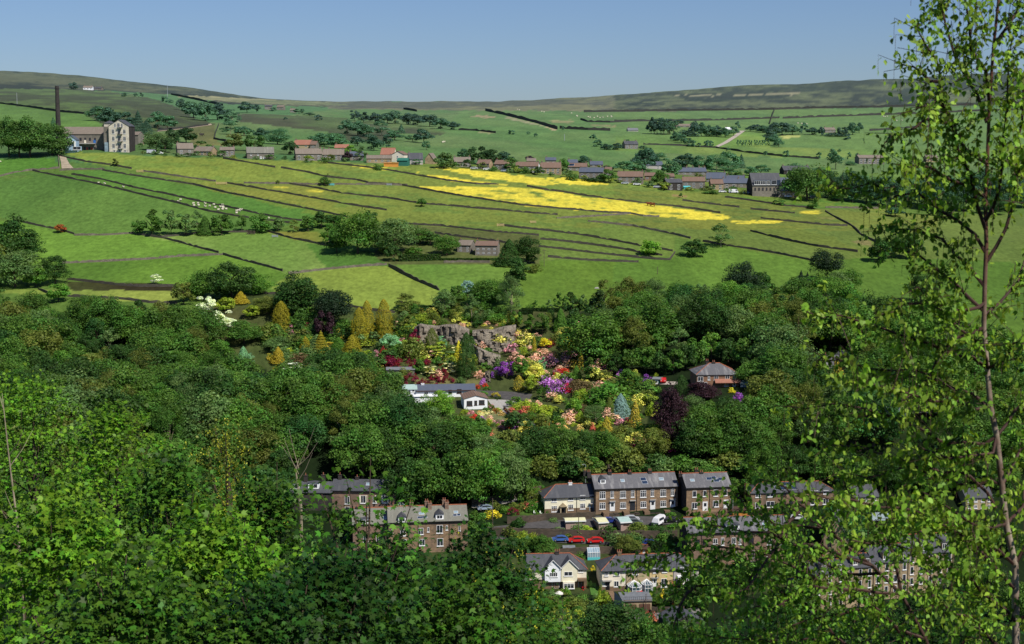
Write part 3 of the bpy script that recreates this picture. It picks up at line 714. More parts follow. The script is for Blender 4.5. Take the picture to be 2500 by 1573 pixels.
def trunk_mesh(name, kind, mat):
    mb = MB()
    top = .95 if kind in ('cone', 'spruce', 'column') else .62
    w = .022 if kind != 'birch' else .014
    mb.tube([(0, 0, -.12), (.01, 0, .1), (-.01, .01, .35), (.015, 0, top)], [w*1.5, w*1.1, w*.8, w*.25], 6)
    if kind in ('round', 'oak', 'tall', 'birch', 'pine'):
        for k in range(6):
            a = k*1.05 + random.random()*.5; z = .22 + .06*k; r = random.uniform(.22, .34)
            mb.tube([(0, 0, z), (math.cos(a)*r*.45, math.sin(a)*r*.45, z + .12), (math.cos(a)*r, math.sin(a)*r, z + .24 + .02*k)], [w*.6, w*.4, w*.12], 5)
    return mb.mesh(name, mat)
KINDS = {'round': (1.05, 'broadleaf_tree'), 'oak': (1.0, 'spreading_tree'), 'tall': (1.5, 'tall_tree'), 'birch': (1.7, 'slender_tree'), 'cone': (2.0, 'conifer_tree'),
         'spruce': (1.9, 'spruce_tree'), 'column': (3.0, 'columnar_conifer'), 'pine': (1.2, 'pine_tree')}
PROTO = {}
for k, (asp, nm) in KINDS.items():
    dense = k in ('cone', 'column', 'spruce')
    nv = 5 if k in ('round', 'oak', 'tall') else 2
    for lod, (nl, m, lf) in {'hi': (52, 7500, .042), 'mid': (24, 2100, .088), 'lo': (10, 480, .19)}.items():
        for v in range(nv if lod != 'lo' else 2):
            mm = int(m*(1.9 if dense else 1)); l2 = lf*(.8 if k in ('birch', 'spruce') else 1)
            PROTO[k, lod, v] = crown_mesh('crown_foliage', k, int(nl*(1.6 if dense else 1)), mm, l2, M['leaf'], aspect=asp)
        PROTO[k, lod, 'n'] = nv if lod != 'lo' else 2
    PROTO[k, 'trunk'] = trunk_mesh('tree_trunk', k, M['bark_pale' if k == 'birch' else 'bark'])
for k in ('mound', 'dome', 'layer', 'cone', 'column', 'round'):
    for fl in (0, 1):
        for v in range(3):
            if k in ('cone', 'column', 'round') and not fl: continue
            asp = {'cone': 2, 'column': 3}.get(k, .8)
            PROTO['s' + k, fl, v] = crown_mesh('shrub_foliage', k, 16 if k not in ('cone', 'column') else 30, 1100 if k not in ('cone', 'column') else 2400, .085 if k != 'dome' else .07, M['flower' if fl else 'leaf'], aspect=asp, flower=.66)

# colours (surface albedo; haze mixed into the hazy ones) and their words
CW = {
 'dark': (S(42,66,26), 'dark green'), 'mid': (S(60,88,32), 'mid green'), 'fresh': (S(66,98,34), 'fresh green'), 'bright': (S(84,116,38), 'bright green'),
 'olive': (S(78,88,36), 'olive green'), 'grey': (S(72,94,50), 'grey-green'), 'blue': (S(46,78,36), 'bluish green'), 'pineg': (S(30,46,28), 'blackish green'), 'far': (S(62,96,62), 'hazy green'),
 'fard': (S(46,74,52), 'hazy dark green'), 'gold': (S(182,166,56), 'golden'), 'goldol': (S(116,110,30), 'golden olive'), 'yel': (S(222,212,56), 'bright yellow'), 'lemon': (S(214,212,100), 'lemon'),
 'cream': (S(226,222,160), 'cream'), 'white': (S(212,220,196), 'white-flowered'), 'purple': (S(44,28,34), 'dark purple'), 'maroon': (S(92,24,40), 'maroon'), 'red': (S(206,50,36), 'scarlet'), 'dred': (S(140,26,30), 'deep red'),
 'crim': (S(206,24,60), 'crimson'), 'pink': (S(214,150,160), 'pink'), 'peach': (S(228,184,156), 'peach-pink'), 'salmon': (S(220,124,100), 'salmon'), 'mag': (S(196,54,128), 'magenta'),
 'violet': (S(112,60,132), 'violet'), 'lilac': (S(196,128,206), 'lilac'), 'orange': (S(224,128,60), 'orange'), 'bluegr': (S(130,176,130), 'pale bluish green'), 'silver': (S(108,132,130), 'silvery blue'),
 'brown': (S(78,66,44), 'brownish'), 'lime': (S(146,164,54), 'lime green'), 'rust': (S(120,70,34), 'rusty'), 'apricot': (S(222,192,116), 'apricot')}
FLOWER = {'white', 'red', 'crim', 'pink', 'peach', 'salmon', 'mag', 'violet', 'lilac', 'orange', 'cream', 'yel', 'lemon', 'apricot', 'gold'}
KW = {'round': 'round-crowned tree', 'oak': 'spreading tree', 'tall': 'tall tree', 'birch': 'slender airy tree', 'cone': 'conical conifer', 'spruce': 'pointed spruce', 'column': 'narrow columnar conifer', 'pine': 'shaggy pine'}
GAIN = 2.35
def place(f, x, top, base, w, kind, col, grp=None, cat=None, jit=.1, dark=1.0, rec=True):
    w = w*(1.22 if col in ('far', 'fard') else 1.14)
    px, pb = fr(f, x, base); _, pt_ = fr(f, x, top); wpx = w*frs(f)
    if px > 2900 or px < -400: return None
    Y = dist(px, pb); b = at(px, pb); k = mpp(px, pb, Y)
    W_, H_ = wpx*k, (pb - pt_)*k/.985
    rgb, word = CW[col]
    j = [GAIN*dark*random.uniform(1-jit, 1+jit)]*3
    hz = min(.45, max(0, (Y-650)/2200))  # aerial haze blended into the foliage colour of distant plants
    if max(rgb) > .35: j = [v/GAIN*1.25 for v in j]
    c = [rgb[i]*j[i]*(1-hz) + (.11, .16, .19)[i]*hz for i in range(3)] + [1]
    rz = random.uniform(0, 6.28)
    size = 'large' if wpx > 85 else 'tiny' if wpx < 18 else 'small' if wpx < 34 else ''
    if kind[0] == 's' and kind != 'spruce':
        fl = 1 if col in FLOWER else 0
        if kind in ('scone', 'scolumn', 'sround'): fl = 1
        me = PROTO[kind, fl, random.randrange(3)]
        nm = {'smound': 'flowering_bush' if fl else 'shrub', 'sdome': 'clipped_bush', 'slayer': 'layered_shrub', 'scone': 'dwarf_conifer', 'scolumn': 'dwarf_conifer', 'sround': 'leafy_bush'}[kind]
        kwd = {'smound': 'flowering bush' if fl else 'shrub', 'sdome': 'clipped round bush', 'slayer': 'flat-tiered shrub', 'scone': 'small conical conifer', 'scolumn': 'small columnar conifer', 'sround': 'rounded bush'}[kind]
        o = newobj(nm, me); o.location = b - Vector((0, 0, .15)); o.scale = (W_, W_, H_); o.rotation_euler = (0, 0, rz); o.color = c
        if grp: o['group'] = grp
        reg(o, size, word, kwd, px, (pb+pt_)/2, cat or ('bush' if 'conifer' not in nm else 'conifer'))
        return o
    wr = wpx*.41
    lod = 'hi' if wr > (24 if not dense_(kind) else 8) else 'mid' if wr > 9 else 'lo'
    me = PROTO[kind, lod, random.randrange(PROTO[kind, lod, 'n'])]
    if lod == 'lo':
        o = newobj(KINDS[kind][1], me); o.location = b - Vector((0, 0, H_*.12)); o.scale = (W_, W_, H_*1.12); o.rotation_euler = (0, 0, rz); o.color = c; root = o
    else:
        root = empty(KINDS[kind][1], b)
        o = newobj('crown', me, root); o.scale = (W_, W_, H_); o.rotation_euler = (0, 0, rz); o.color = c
        tr = newobj('trunk', PROTO[kind, 'trunk'], root); tr.scale = (W_, W_, H_)
    if grp: root['group'] = grp
    reg(root, size, word, KW[kind], px, (pb+pt_)/2, cat or 'tree')
    return root
# ------------------------------------------------------------------ the single trees and bushes of the photograph
T = """
V1 60,385,640,210,oak,mid 200,385,640,270,oak,mid 350,425,632,220,oak,mid 130,430,642,200,round,mid
V1 360,375,470,45,spruce,far 650,305,400,110,round,far 740,315,450,130,round,fard 830,345,445,120,round,fard 930,335,490,80,spruce,fard 985,395,492,80,spruce,fard 1060,340,450,100,round,far 1125,370,460,110,round,far
V1 1220,255,330,60,round,far 1300,275,380,120,round,far 1380,280,400,130,round,far 1460,290,395,120,round,fard 1560,325,425,110,birch,far 1050,480,600,150,oak,grey 1110,520,612,90,round,dark
V1 1150,465,592,100,round,dark 1250,450,548,140,round,dark 1570,490,600,130,round,olive 1710,500,605,120,round,mid 1640,440,500,110,round,far 1760,450,525,90,round,fard 1865,455,560,140,round,far 1950,540,628,90,round,dark 1550,400,492,100,birch,far
V1 2150,485,572,120,round,far 2260,488,582,110,round,far 1660,275,345,85,round,fard 1725,290,342,50,tall,fard 2010,320,352,60,round,far 2140,360,398,40,round,fard 2080,345,365,70,round,far 1920,375,395,24,round,fard 1830,310,335,40,round,far
V1 495,142,190,52,round,fard 1112,238,275,42,round,far 1150,258,280,30,round,far 830,212,237,36,round,far 915,215,238,30,round,far 948,212,242,26,tall,far 1350,535,562,60,oak,mid
V1 925,1070,1162,70,round,mid 1020,1000,1172,140,tall,mid 1150,1005,1172,115,tall,grey 1250,1030,1172,130,tall,grey 1325,1008,1155,80,birch,grey 1380,1040,1167,85,cone,mid 1490,1035,1167,125,round,mid 1625,1040,1142,62,tall,mid 1752,1028,1152,122,round,mid 1870,1055,1142,80,round,grey 1975,1065,1150,60,birch,olive 2070,1040,1142,95,round,mid 2160,1012,1120,115,round,dark 2245,1035,1112,75,round,mid
V1 2210,1095,1232,110,birch,fresh 770,655,707,42,tall,olive 2185,780,836,66,round,mid 405,1095,1152,66,round,rust 2205,755,778,16,tall,olive 1865,800,825,30,round,olive
V1 60,1050,1345,330,oak,dark 170,1170,1345,220,oak,dark 100,1270,1520,280,oak,grey 370,1310,1500,175,tall,dark 240,1390,1517,140,round,fresh -60,1240,1500,260,oak,olive
L1 1490,35,238,245,oak,mid 1700,-25,238,320,oak,dark 1880,55,205,200,oak,fresh 1350,125,282,150,oak,olive 430,130,262,150,round,fresh 1150,60,135,90,birch,white
L1 1508,225,372,140,tall,white 1640,330,482,150,tall,white 1655,232,335,130,round,lime 1770,185,275,90,cone,gold 1850,290,380,110,round,lime 1450,330,485,180,round,dark 1790,400,565,250,oak,mid 1960,225,345,170,round,olive 1790,590,725,85,cone,bluegr 1835,640,760,80,birch,bluegr 2045,520,610,190,oak,grey 2130,370,480,120,birch,mid
V2 200,878,1155,290,oak,mid 60,1000,1150,120,oak,dark 280,868,965,95,round,dark 440,925,1155,270,oak,grey 35,898,975,85,round,dark 15,955,1092,80,birch,fresh 620,985,1092,160,round,mid 690,1010,1095,120,round,dark 440,1100,1205,92,round,dark 370,1080,1152,85,round,olive 800,1035,1162,155,round,mid 1220,1060,1235,130,cone,dark 1335,1045,1218,165,round,dark 1275,1190,1375,125,tall,dark 1240,1330,1500,120,birch,grey 1170,1180,1235,110,smound,dark 1370,1160,1220,70,round,dark 1390,1225,1275,130,smound,olive
V2 630,785,840,55,round,mid 2165,1068,1168,125,oak,bright 645,320,412,100,round,fard 662,400,458,50,round,far 580,1100,1150,120,smound,mid
V2 178,195,262,64,tall,fard 240,205,272,72,tall,fard 320,210,272,72,round,fard 400,212,277,82,round,far 452,196,282,95,round,far 540,213,287,92,pine,fard 605,218,292,82,pine,fard 685,222,302,104,pine,fard 760,245,317,90,round,far 850,270,322,72,round,fard
V2 130,258,352,90,round,far 200,265,362,110,round,far 262,288,372,92,round,far 362,262,362,100,birch,far 200,368,432,84,round,fard 495,288,347,42,spruce,far 310,355,462,104,pine,fard 395,358,452,62,tall,fard 450,328,392,110,round,far 570,360,402,74,round,far 30,348,422,165,round,far 90,380,430,80,round,far
V2 150,428,492,70,round,bright 135,470,532,60,round,purple 230,440,530,80,birch,grey 780,478,582,115,round,grey 920,452,532,76,round,far 1010,438,552,135,round,dark 1095,458,562,125,round,dark 1180,472,562,116,round,fard 860,540,580,50,round,mid
V2 1230,510,602,90,birch,mid 1362,500,547,52,round,purple 1582,518,602,64,round,fresh 1725,498,562,72,round,fard 1640,600,660,80,smound,mid 1890,590,680,90,round,mid 1840,618,665,60,smound,mid 2240,600,708,104,round,mid 2140,450,575,125,round,fard 1240,325,354,42,round,far 1350,335,354,22,round,far 1400,345,372,26,round,far 1785,355,392,42,round,far 1812,390,437,46,round,far 1580,300,326,22,tall,far
V2 2195,240,352,60,tall,fard 2240,245,352,60,tall,far 2285,252,352,60,tall,fard 2325,262,352,60,tall,far 1945,412,457,62,round,fard 1875,418,457,66,round,fard 2120,430,460,50,round,fard 2010,388,405,30,round,fard 1110,570,600,50,smound,mid 1210,560,600,60,tall,dark 350,550,590,70,smound,mid 600,520,560,60,birch,far 1300,570,610,110,smound,mid 1760,640,665,180,smound,dark
V2 800,1420,1520,160,oak,grey 870,1375,1515,100,round,mid 940,1340,1470,70,tall,silver 1080,1335,1500,200,oak,mid 530,1430,1520,130,birch,olive 40,1405,1530,160,pine,pineg
V3 55,588,652,92,round,far 125,588,655,92,round,far 335,585,682,90,round,far 265,540,610,110,birch,far 420,545,625,112,round,fard 520,558,655,100,round,far 600,550,655,130,birch,far 670,535,645,115,round,far 745,545,628,40,spruce,fard 690,598,665,110,birch,far 800,620,672,64,round,far 860,610,662,84,round,far 180,516,640,110,round,fard 720,650,690,70,round,mid
V3 215,335,428,50,tall,fard 250,340,428,60,tall,fard 290,345,432,60,tall,fard 325,355,432,50,tall,far 380,345,375,50,round,fard 468,355,442,50,round,fard 510,362,442,60,round,far 560,378,442,70,round,far 600,380,442,70,round,fard 650,392,446,74,round,far 700,385,440,50,round,far 718,355,418,36,tall,far 430,400,440,110,smound,fard
V3 360,418,470,54,round,far 395,432,480,54,round,far 430,452,492,48,round,far 450,465,502,40,round,far 800,380,412,50,round,fard 840,372,412,60,round,fard 880,378,420,70,round,far 935,362,442,74,round,fard 985,362,435,82,round,fard 1045,372,432,82,round,far 915,405,470,56,round,fard 940,430,495,56,round,far 965,455,505,50,round,far 1115,362,430,42,tall,far 1160,390,432,70,round,fard
V3 550,465,502,30,round,far 535,468,502,24,round,far 570,468,500,24,round,far 495,480,504,20,round,fard 1212,388,440,36,round,fard 1340,388,442,52,round,fard 1400,362,432,64,round,far 1438,362,422,44,round,far 1365,425,462,34,round,fard 1290,418,440,120,smound,fard
V3 1300,518,635,66,tall,far 1268,540,575,34,round,far 1005,525,562,32,round,far 1200,535,572,24,round,far 670,508,528,20,round,far 885,528,552,20,round,far 1378,535,582,22,tall,far 1430,540,570,24,round,far 1390,585,612,60,smound,far
V3 1130,618,815,215,oak,mid 1060,640,785,120,round,mid 1268,650,802,150,oak,dark 1390,650,822,150,oak,fard 1480,668,832,130,round,far 1562,680,845,130,round,fard 1310,755,822,80,round,mid 1650,700,862,150,oak,fard 1730,660,850,120,birch,far 1650,858,912,90,round,fard 1400,740,830,70,birch,far 1540,770,850,90,birch,far 1820,700,850,130,round,fard 1900,650,880,160,oak,fard 2050,670,880,160,round,fard 2160,640,820,160,oak,fard 2300,700,880,170,round,fard 2410,660,860,150,oak,fard 1980,790,900,130,round,dark 2230,800,900,130,round,dark 1190,620,650,130,smound,far 1060,598,640,90,smound,far
V3 625,958,1092,122,birch,grey 470,1048,1147,118,round,dark 990,815,847,42,round,mid 947,815,842,26,round,mid 1166,825,868,58,round,mid 570,755,780,90,smound,mid 390,775,802,20,round,mid
V3 752,1185,1395,185,pine,pineg 860,1240,1385,110,round,dark 1250,1110,1290,160,pine,pineg 1095,1230,1375,62,spruce,pineg 1132,1240,1380,52,spruce,pineg 1375,1222,1360,130,round,mid 1320,1240,1370,140,oak,grey 1640,1020,1150,130,round,dark 1750,1030,1160,120,oak,dark 1560,1040,1180,110,round,dark 1800,1250,1420,150,round,dark
G1 410,65,400,330,oak,dark 330,130,400,180,oak,dark 680,185,490,240,pine,pineg 610,350,585,130,round,purple 275,272,515,112,column,goldol 875,322,612,102,column,goldol 935,268,578,92,column,goldol 1065,258,558,102,column,goldol 250,622,748,92,cone,gold 190,668,722,50,smound,gold 235,762,828,62,sdome,goldol 820,530,745,155,cone,goldol 460,540,665,85,cone,goldol 580,498,668,100,spruce,goldol 620,585,645,130,slayer,gold
G1 720,480,560,80,smound,gold 715,545,640,95,cone,fresh 1640,572,742,64,scone,yel 1435,478,665,82,column,olive 1700,515,855,112,column,dark 1740,540,640,50,column,dark 1250,378,530,92,tall,olive 1290,488,655,92,tall,maroon 1115,525,645,132,round,bluegr 1205,550,605,64,smound,pink 1170,420,482,50,smound,peach 1060,618,685,58,smound,dred 1005,643,708,62,smound,pink 970,695,745,80,smound,red 920,712,765,60,smound,red 930,645,725,90,smound,lime 1120,675,765,140,smound,maroon 1085,670,750,90,smound,brown 1020,722,790,84,smound,lemon
G1 1255,640,692,62,smound,mag 1275,712,790,96,sdome,maroon 1375,635,710,96,smound,lemon 1395,702,755,62,smound,maroon 1570,688,740,86,smound,cream 1502,722,762,42,smound,orange 1575,742,808,125,slayer,cream 1425,770,840,125,slayer,cream 1510,782,855,84,sdome,maroon 1452,826,898,84,sdome,maroon 1560,820,893,78,sdome,maroon 1275,815,912,112,sdome,maroon 1365,858,920,62,sdome,maroon 1335,728,828,76,round,mid 1190,498,565,96,smound,mid 1180,600,705,104,round,mid 1480,678,745,76,smound,fresh 1510,540,640,80,birch,bluegr 1580,605,690,96,smound,olive 1240,780,850,110,smound,olive
G1 1345,320,362,66,smound,gold 1430,338,405,120,smound,lime 1452,415,442,36,smound,peach 1512,392,455,74,smound,mid 1380,400,450,74,smound,dark 1720,430,458,42,smound,lemon 1860,420,446,56,smound,peach 1980,408,450,44,sdome,lemon 1800,385,460,90,smound,dark 1900,350,385,190,smound,mid 1630,450,530,80,smound,olive 1480,460,480,60,smound,lemon 1360,480,520,60,smound,grey 1740,490,520,60,smound,mid
G1 1824,860,905,46,smound,lilac 1785,908,942,38,smound,red 1847,897,926,38,smound,red 1862,920,952,52,sdome,fresh 1925,968,1012,66,sdome,gold 1945,1000,1030,52,sdome,dark 1660,850,910,70,smound,grey 1820,960,1000,80,smound,fresh
G1 1690,1090,1132,72,smound,lime 1762,1138,1172,66,smound,red 1822,1152,1200,74,smound,lilac 1880,1165,1225,60,smound,lime 1932,1180,1226,54,smound,pink 1985,1185,1250,84,smound,pink 2042,1198,1246,54,smound,red 2090,1188,1245,74,smound,lilac 2150,1190,1265,110,smound,lemon 1880,1248,1315,74,smound,salmon 2035,1292,1340,46,sdome,dark 1800,1180,1345,150,round,mid 1665,1125,1185,110,smound,olive 1850,1080,1112,54,smound,fresh 1930,1090,1130,54,smound,rust 1745,1098,1125,44,sdome,fresh 1800,1110,1145,60,smound,apricot 1970,1110,1150,50,smound,apricot 1890,1060,1095,50,sdome,olive
G1 490,435,515,74,smound,maroon 350,445,515,54,smound,pink 415,540,602,64,smound,maroon 395,350,490,90,cone,mid 470,380,470,80,cone,mid 440,500,600,70,cone,fresh 380,740,800,140,slayer,white 430,660,760,150,smound,brown 350,640,700,120,smound,fresh 600,430,520,60,cone,blue 560,560,640,90,smound,olive 300,440,520,90,smound,grey 640,620,720,90,smound,gold
G1 1225,212,345,155,birch,olive 1530,185,375,150,birch,grey 1640,158,305,125,round,mid 1705,118,235,84,tall,silver 1740,218,432,120,birch,grey 1870,110,300,225,oak,mid 2045,80,385,165,birch,grey 2085,350,475,84,round,mid 2080,0,150,140,round,dark 1830,270,340,120,smound,mid 1940,300,370,130,smound,mid 1150,370,440,70,cone,olive 1380,300,350,220,smound,dark 1300,270,320,90,smound,olive
G1 1500,965,1150,215,oak,bright 1085,985,1240,330,oak,grey 1330,1060,1300,290,oak,grey 660,635,905,340,oak,dark 900,770,1035,330,oak,mid 1010,830,1040,260,oak,mid 1160,820,930,110,round,grey 740,880,1150,360,oak,mid 500,880,1160,340,oak,dark
G2 275,735,870,115,round,violet 195,775,850,90,smound,violet 220,700,790,110,smound,grey 385,705,880,108,round,fresh 497,755,880,124,round,lemon 465,845,975,122,tall,lime 368,838,958,66,scolumn,gold 565,915,1025,112,sdome,mid 600,845,950,150,smound,lilac 660,870,970,140,smound,lilac 715,828,890,110,smound,lilac 745,900,965,94,smound,crim 700,785,835,130,smound,dred 690,760,805,100,smound,peach 345,655,725,120,smound,peach 400,690,760,110,smound,peach 432,606,655,76,smound,peach 540,630,680,120,smound,peach 620,650,705,72,smound,apricot 480,670,745,120,smound,peach 590,690,740,110,smound,pink 720,710,780,90,smound,peach
G2 568,555,632,84,round,yel 735,540,645,80,round,yel 487,548,695,30,column,goldol 845,650,792,46,scone,gold 780,718,785,74,smound,gold 390,485,575,94,smound,lemon 465,372,505,110,tall,fresh 690,325,505,92,cone,fresh 548,368,535,104,tall,mid 640,500,600,90,smound,olive 545,700,815,62,tall,bluegr 812,765,865,64,cone,fresh 915,702,885,112,tall,mid 1050,762,805,160,smound,pink 1000,800,870,120,smound,olive 1150,788,842,64,smound,lilac 1128,878,912,38,smound,lilac 1160,868,912,32,smound,gold 1352,830,885,74,smound,violet 1220,798,980,155,tall,mid 620,560,620,70,smound,maroon 500,520,600,110,smound,mid 760,580,640,60,smound,olive 360,620,700,60,smound,grey
G2 1080,890,1060,320,smound,fresh 960,920,1050,200,smound,fresh 860,880,1005,160,smound,brown 800,870,960,130,smound,brown 900,985,1022,42,smound,lilac 672,988,1048,84,smound,lemon 440,1028,1082,74,smound,peach 520,1030,1078,64,smound,peach 400,1045,1092,62,smound,peach 440,1075,1125,90,smound,salmon 340,1048,1112,94,smound,lime 300,1085,1130,70,smound,salmon 360,1100,1145,54,smound,maroon 450,1108,1195,110,sdome,mid 580,1075,1185,142,round,lime 793,975,1180,122,tall,bright 577,1188,1235,50,sdome,orange 840,1215,1275,66,smound,apricot 700,1178,1212,110,smound,gold 710,1222,1256,90,smound,apricot 520,1180,1215,60,smound,lime 620,1210,1245,60,smound,mid 660,1080,1190,90,smound,dark 800,1200,1230,60,smound,lime 820,1120,1160,60,smound,pink 750,1170,1200,50,smound,yel
G2 1152,982,1175,124,cone,silver 1265,1036,1232,78,scone,gold 1045,1152,1295,82,scone,gold 960,1070,1210,180,birch,grey 1065,1010,1190,60,column,olive 1140,1168,1212,84,smound,pink 1205,1162,1205,64,smound,salmon 935,1200,1262,42,smound,salmon 1180,1200,1315,175,smound,olive 1285,1290,1355,100,smound,pink 1270,1335,1405,84,smound,mag 1400,1250,1475,220,oak,olive 1538,1358,1428,66,smound,mag 1180,1403,1452,30,smound,salmon 1243,1478,1516,26,smound,salmon 1150,1300,1400,130,smound,olive 1340,1200,1300,140,smound,mid 1000,1200,1260,90,smound,lime 890,1150,1220,90,smound,olive 870,1060,1140,100,smound,brown
G2 1620,838,1030,90,column,dark 1530,920,1345,240,oak,purple 1780,890,1040,230,oak,purple 1630,1128,1285,92,birch,gold 2062,972,1034,74,smound,violet 2005,930,975,52,smound,yel 1755,698,728,38,smound,gold 1540,758,802,42,smound,yel 1430,820,855,40,smound,lime 2190,905,940,60,smound,apricot 1860,620,680,90,smound,fresh 1740,670,700,44,smound,pink 1950,650,760,34,column,dark 1180,800,940,60,round,mid
G2 670,203,322,56,tall,mid 735,230,332,54,tall,mid 800,228,327,42,tall,mid 605,260,332,42,tall,grey 500,265,325,46,tall,mid 860,220,330,60,tall,grey 560,290,340,40,smound,mid 440,290,340,60,smound,mid 480,1245,1500,250,oak,dark 700,1225,1505,240,oak,mid 870,1280,1500,220,oak,dark 1020,1255,1500,220,oak,mid 590,1290,1515,180,round,dark 270,1400,1560,220,birch,grey 60,1160,1340,150,round,mid 590,360,500,80,birch,olive 620,330,420,60,smound,dark
T3 1340,970,1100,130,smound,mid 1480,960,1130,200,smound,dark 1620,990,1180,220,smound,dark 1750,1030,1180,180,smound,dark 1180,960,1100,180,smound,mid 1340,1050,1160,150,smound,lime 1060,1080,1180,330,smound,grey 1250,1090,1200,200,smound,grey 1490,930,1010,90,smound,fresh 1820,930,1010,180,smound,fresh 420,1030,1110,170,smound,lime 600,1060,1140,200,smound,grey 800,1010,1090,120,smound,mid 800,1090,1140,160,smound,white 1060,1140,1500,360,round,olive 60,1060,1150,260,smound,olive
T1 55,480,572,115,oak,dark 100,640,770,180,oak,mid 250,620,800,200,oak,mid 20,640,760,130,oak,dark 520,760,850,130,smound,mid 330,480,520,80,smound,grey 290,415,460,40,smound,mid 90,360,430,80,smound,olive 180,330,400,90,smound,fresh 1300,430,470,70,smound,mid 1560,40,190,180,round,mid 1190,60,130,120,smound,mid 1620,430,470,110,smound,olive 1840,160,330,150,round,mid 1780,330,420,60,round,dark 1640,60,120,160,smound,olive
T4 1010,405,470,62,smound,yel 1540,700,760,50,smound,yel 1480,725,780,46,smound,yel 1445,700,735,40,smound,yel 1885,700,815,66,smound,yel 1950,715,755,36,smound,yel 1945,755,800,44,smound,yel 2017,595,690,70,sdome,rust 2020,690,810,90,sdome,dark 2040,810,900,90,sdome,rust 900,665,715,54,sdome,dred 1795,760,940,120,round,mid 1860,840,950,90,round,mid 1950,880,925,90,smound,fresh 1255,670,725,50,smound,lime 980,600,700,60,sdome,dark 1100,640,900,60,smound,lime 1150,700,760,60,smound,fresh 680,670,780,110,smound,bright 560,900,1100,300,slayer,olive 780,800,960,300,smound,olive 870,770,860,160,smound,mid 700,980,1020,40,smound,gold 820,930,1080,160,round,mid 1000,870,1100,180,smound,grey 640,880,1000,160,smound,olive 2230,700,930,180,round,grey 2330,560,740,140,round,mid 1720,980,1120,160,smound,salmon 1330,570,690,50,smound,dark 930,520,600,60,smound,dark 1440,660,720,60,smound,dark 2420,950,1050,140,smound,mid 1150,310,360,90,smound,grey 1300,280,310,60,smound,dark 850,320,400,110,smound,fresh 720,800,900,150,smound,mid 500,800,900,160,smound,fresh 780,1080,1180,200,smound,mid 1080,760,860,120,smound,grey
T1 850,1190,1640,520,oak,dark 640,1240,1640,300,oak,dark 1100,1290,1700,340,oak,mid 1350,1330,1640,260,oak,mid 1240,1345,1400,90,smound,gold 1500,1360,1640,260,oak,fresh 300,1370,1640,330,oak,fresh 480,1400,1660,220,oak,mid 1700,1380,1660,260,oak,fresh 1850,840,900,110,smound,yel 1640,950,1100,180,oak,fresh 1800,900,1020,150,round,fresh
T2 1590,460,520,100,smound,yel 1650,470,520,60,smound,yel 1770,440,495,80,sdome,maroon 1860,400,450,80,smound,salmon 1480,470,640,140,round,mid 1440,560,700,140,round,mid 1560,560,640,100,smound,mid 1700,420,480,90,smound,fresh 1900,420,480,60,smound,mid 1780,700,760,120,smound,mid
G2 1020,640,800,150,oak,mid 1130,660,830,150,round,dark 1240,640,830,160,oak,mid 1350,620,820,150,round,mid 1450,660,830,140,oak,dark 1560,640,830,140,round,mid 1660,600,800,140,oak,dark 1720,560,760,150,oak,mid 1850,520,720,150,round,fresh 1980,560,740,150,oak,dark 2100,560,780,160,oak,mid 2180,640,860,160,round,dark 1300,540,720,160,oak,dark 1100,540,740,150,oak,mid 950,520,740,150,round,dark 1420,520,700,150,oak,mid 1600,480,680,150,birch,grey
G2 1700,1000,1240,200,birch,grey 1850,1040,1280,220,oak,mid 2000,1010,1250,220,round,dark 2150,1000,1260,220,oak,mid 1700,1180,1480,260,oak,dark 1900,1200,1500,260,oak,mid 2080,1180,1480,260,oak,dark 2200,1220,1520,240,oak,mid 1560,1150,1420,200,oak,purple
G1 1700,1180,1400,250,oak,mid 1850,1300,1500,210,oak,grey 1600,1150,1420,300,oak,mid 1450,1200,1500,320,oak,dark 1250,1180,1500,320,oak,mid 1050,1240,1560,320,oak,dark 1950,1350,1560,220,round,mid 2080,1370,1560,190,oak,grey 850,1250,1560,300,oak,grey
T2 1100,20,430,330,oak,mid 1350,-20,440,380,oak,mid 1550,0,420,330,oak,fresh 1750,20,400,280,oak,grey 950,60,460,300,oak,dark 1830,120,400,160,round,mid
R1 600,480,680,140,oak,mid 720,500,690,150,round,dark 840,500,700,150,oak,mid 960,520,700,140,oak,dark 520,520,660,120,round,mid
R1 1060,560,700,110,oak,mid 1180,560,720,120,round,dark 1300,600,740,130,oak,mid 1420,600,760,130,oak,dark 1540,600,720,120,round,mid 1660,560,700,120,oak,dark 1780,560,720,130,oak,mid 1120,900,1020,110,round,mid 1240,900,1000,110,oak,dark 1400,860,1000,120,oak,mid 1540,880,1020,130,round,dark 1700,900,1040,130,oak,mid 1820,900,1060,130,oak,dark 1600,1080,1260,150,oak,mid 1740,1120,1320,160,round,dark 1850,1200,1400,160,oak,mid 1100,1330,1500,160,oak,dark 900,1330,1480,150,round,mid 1300,1340,1520,170,oak,mid 700,1300,1440,140,oak,fresh 960,800,1010,220,round,blue 1010,110,260,150,tall,dark 640,800,850,80,sdome,dark 760,830,880,50,smound,mid 520,190,230,90,smound,apricot 500,60,190,160,oak,mid 600,30,200,160,oak,mid 700,110,300,220,oak,dark 820,80,260,200,oak,dark 930,60,150,60,smound,gold 540,610,720,120,round,mid 640,600,690,140,oak,mid
"""
for line in T.strip().splitlines():
    f, *items = line.split()
    for it in items:
        a = it.split(',')
        x, t, b, w_ = map(float, a[:4]); k, c = a[4], a[5]
        k = {'mound': 'smound'}.get(k, k)
        g = None
        if k in ('smound', 'sdome', 'slayer', 'scone', 'scolumn') and f in ('G1', 'G2', 'L1'): g = 'bushes and dwarf conifers of the rock garden'
        place(f, x, t, b, w_, k, c, g)
# plantation rows on the far hill
for i in range(12):
    place('V3', 727 + i*16, 462 + (i % 3)*2, 500, 15, 'tall', 'far', 'saplings of the distant plantation')

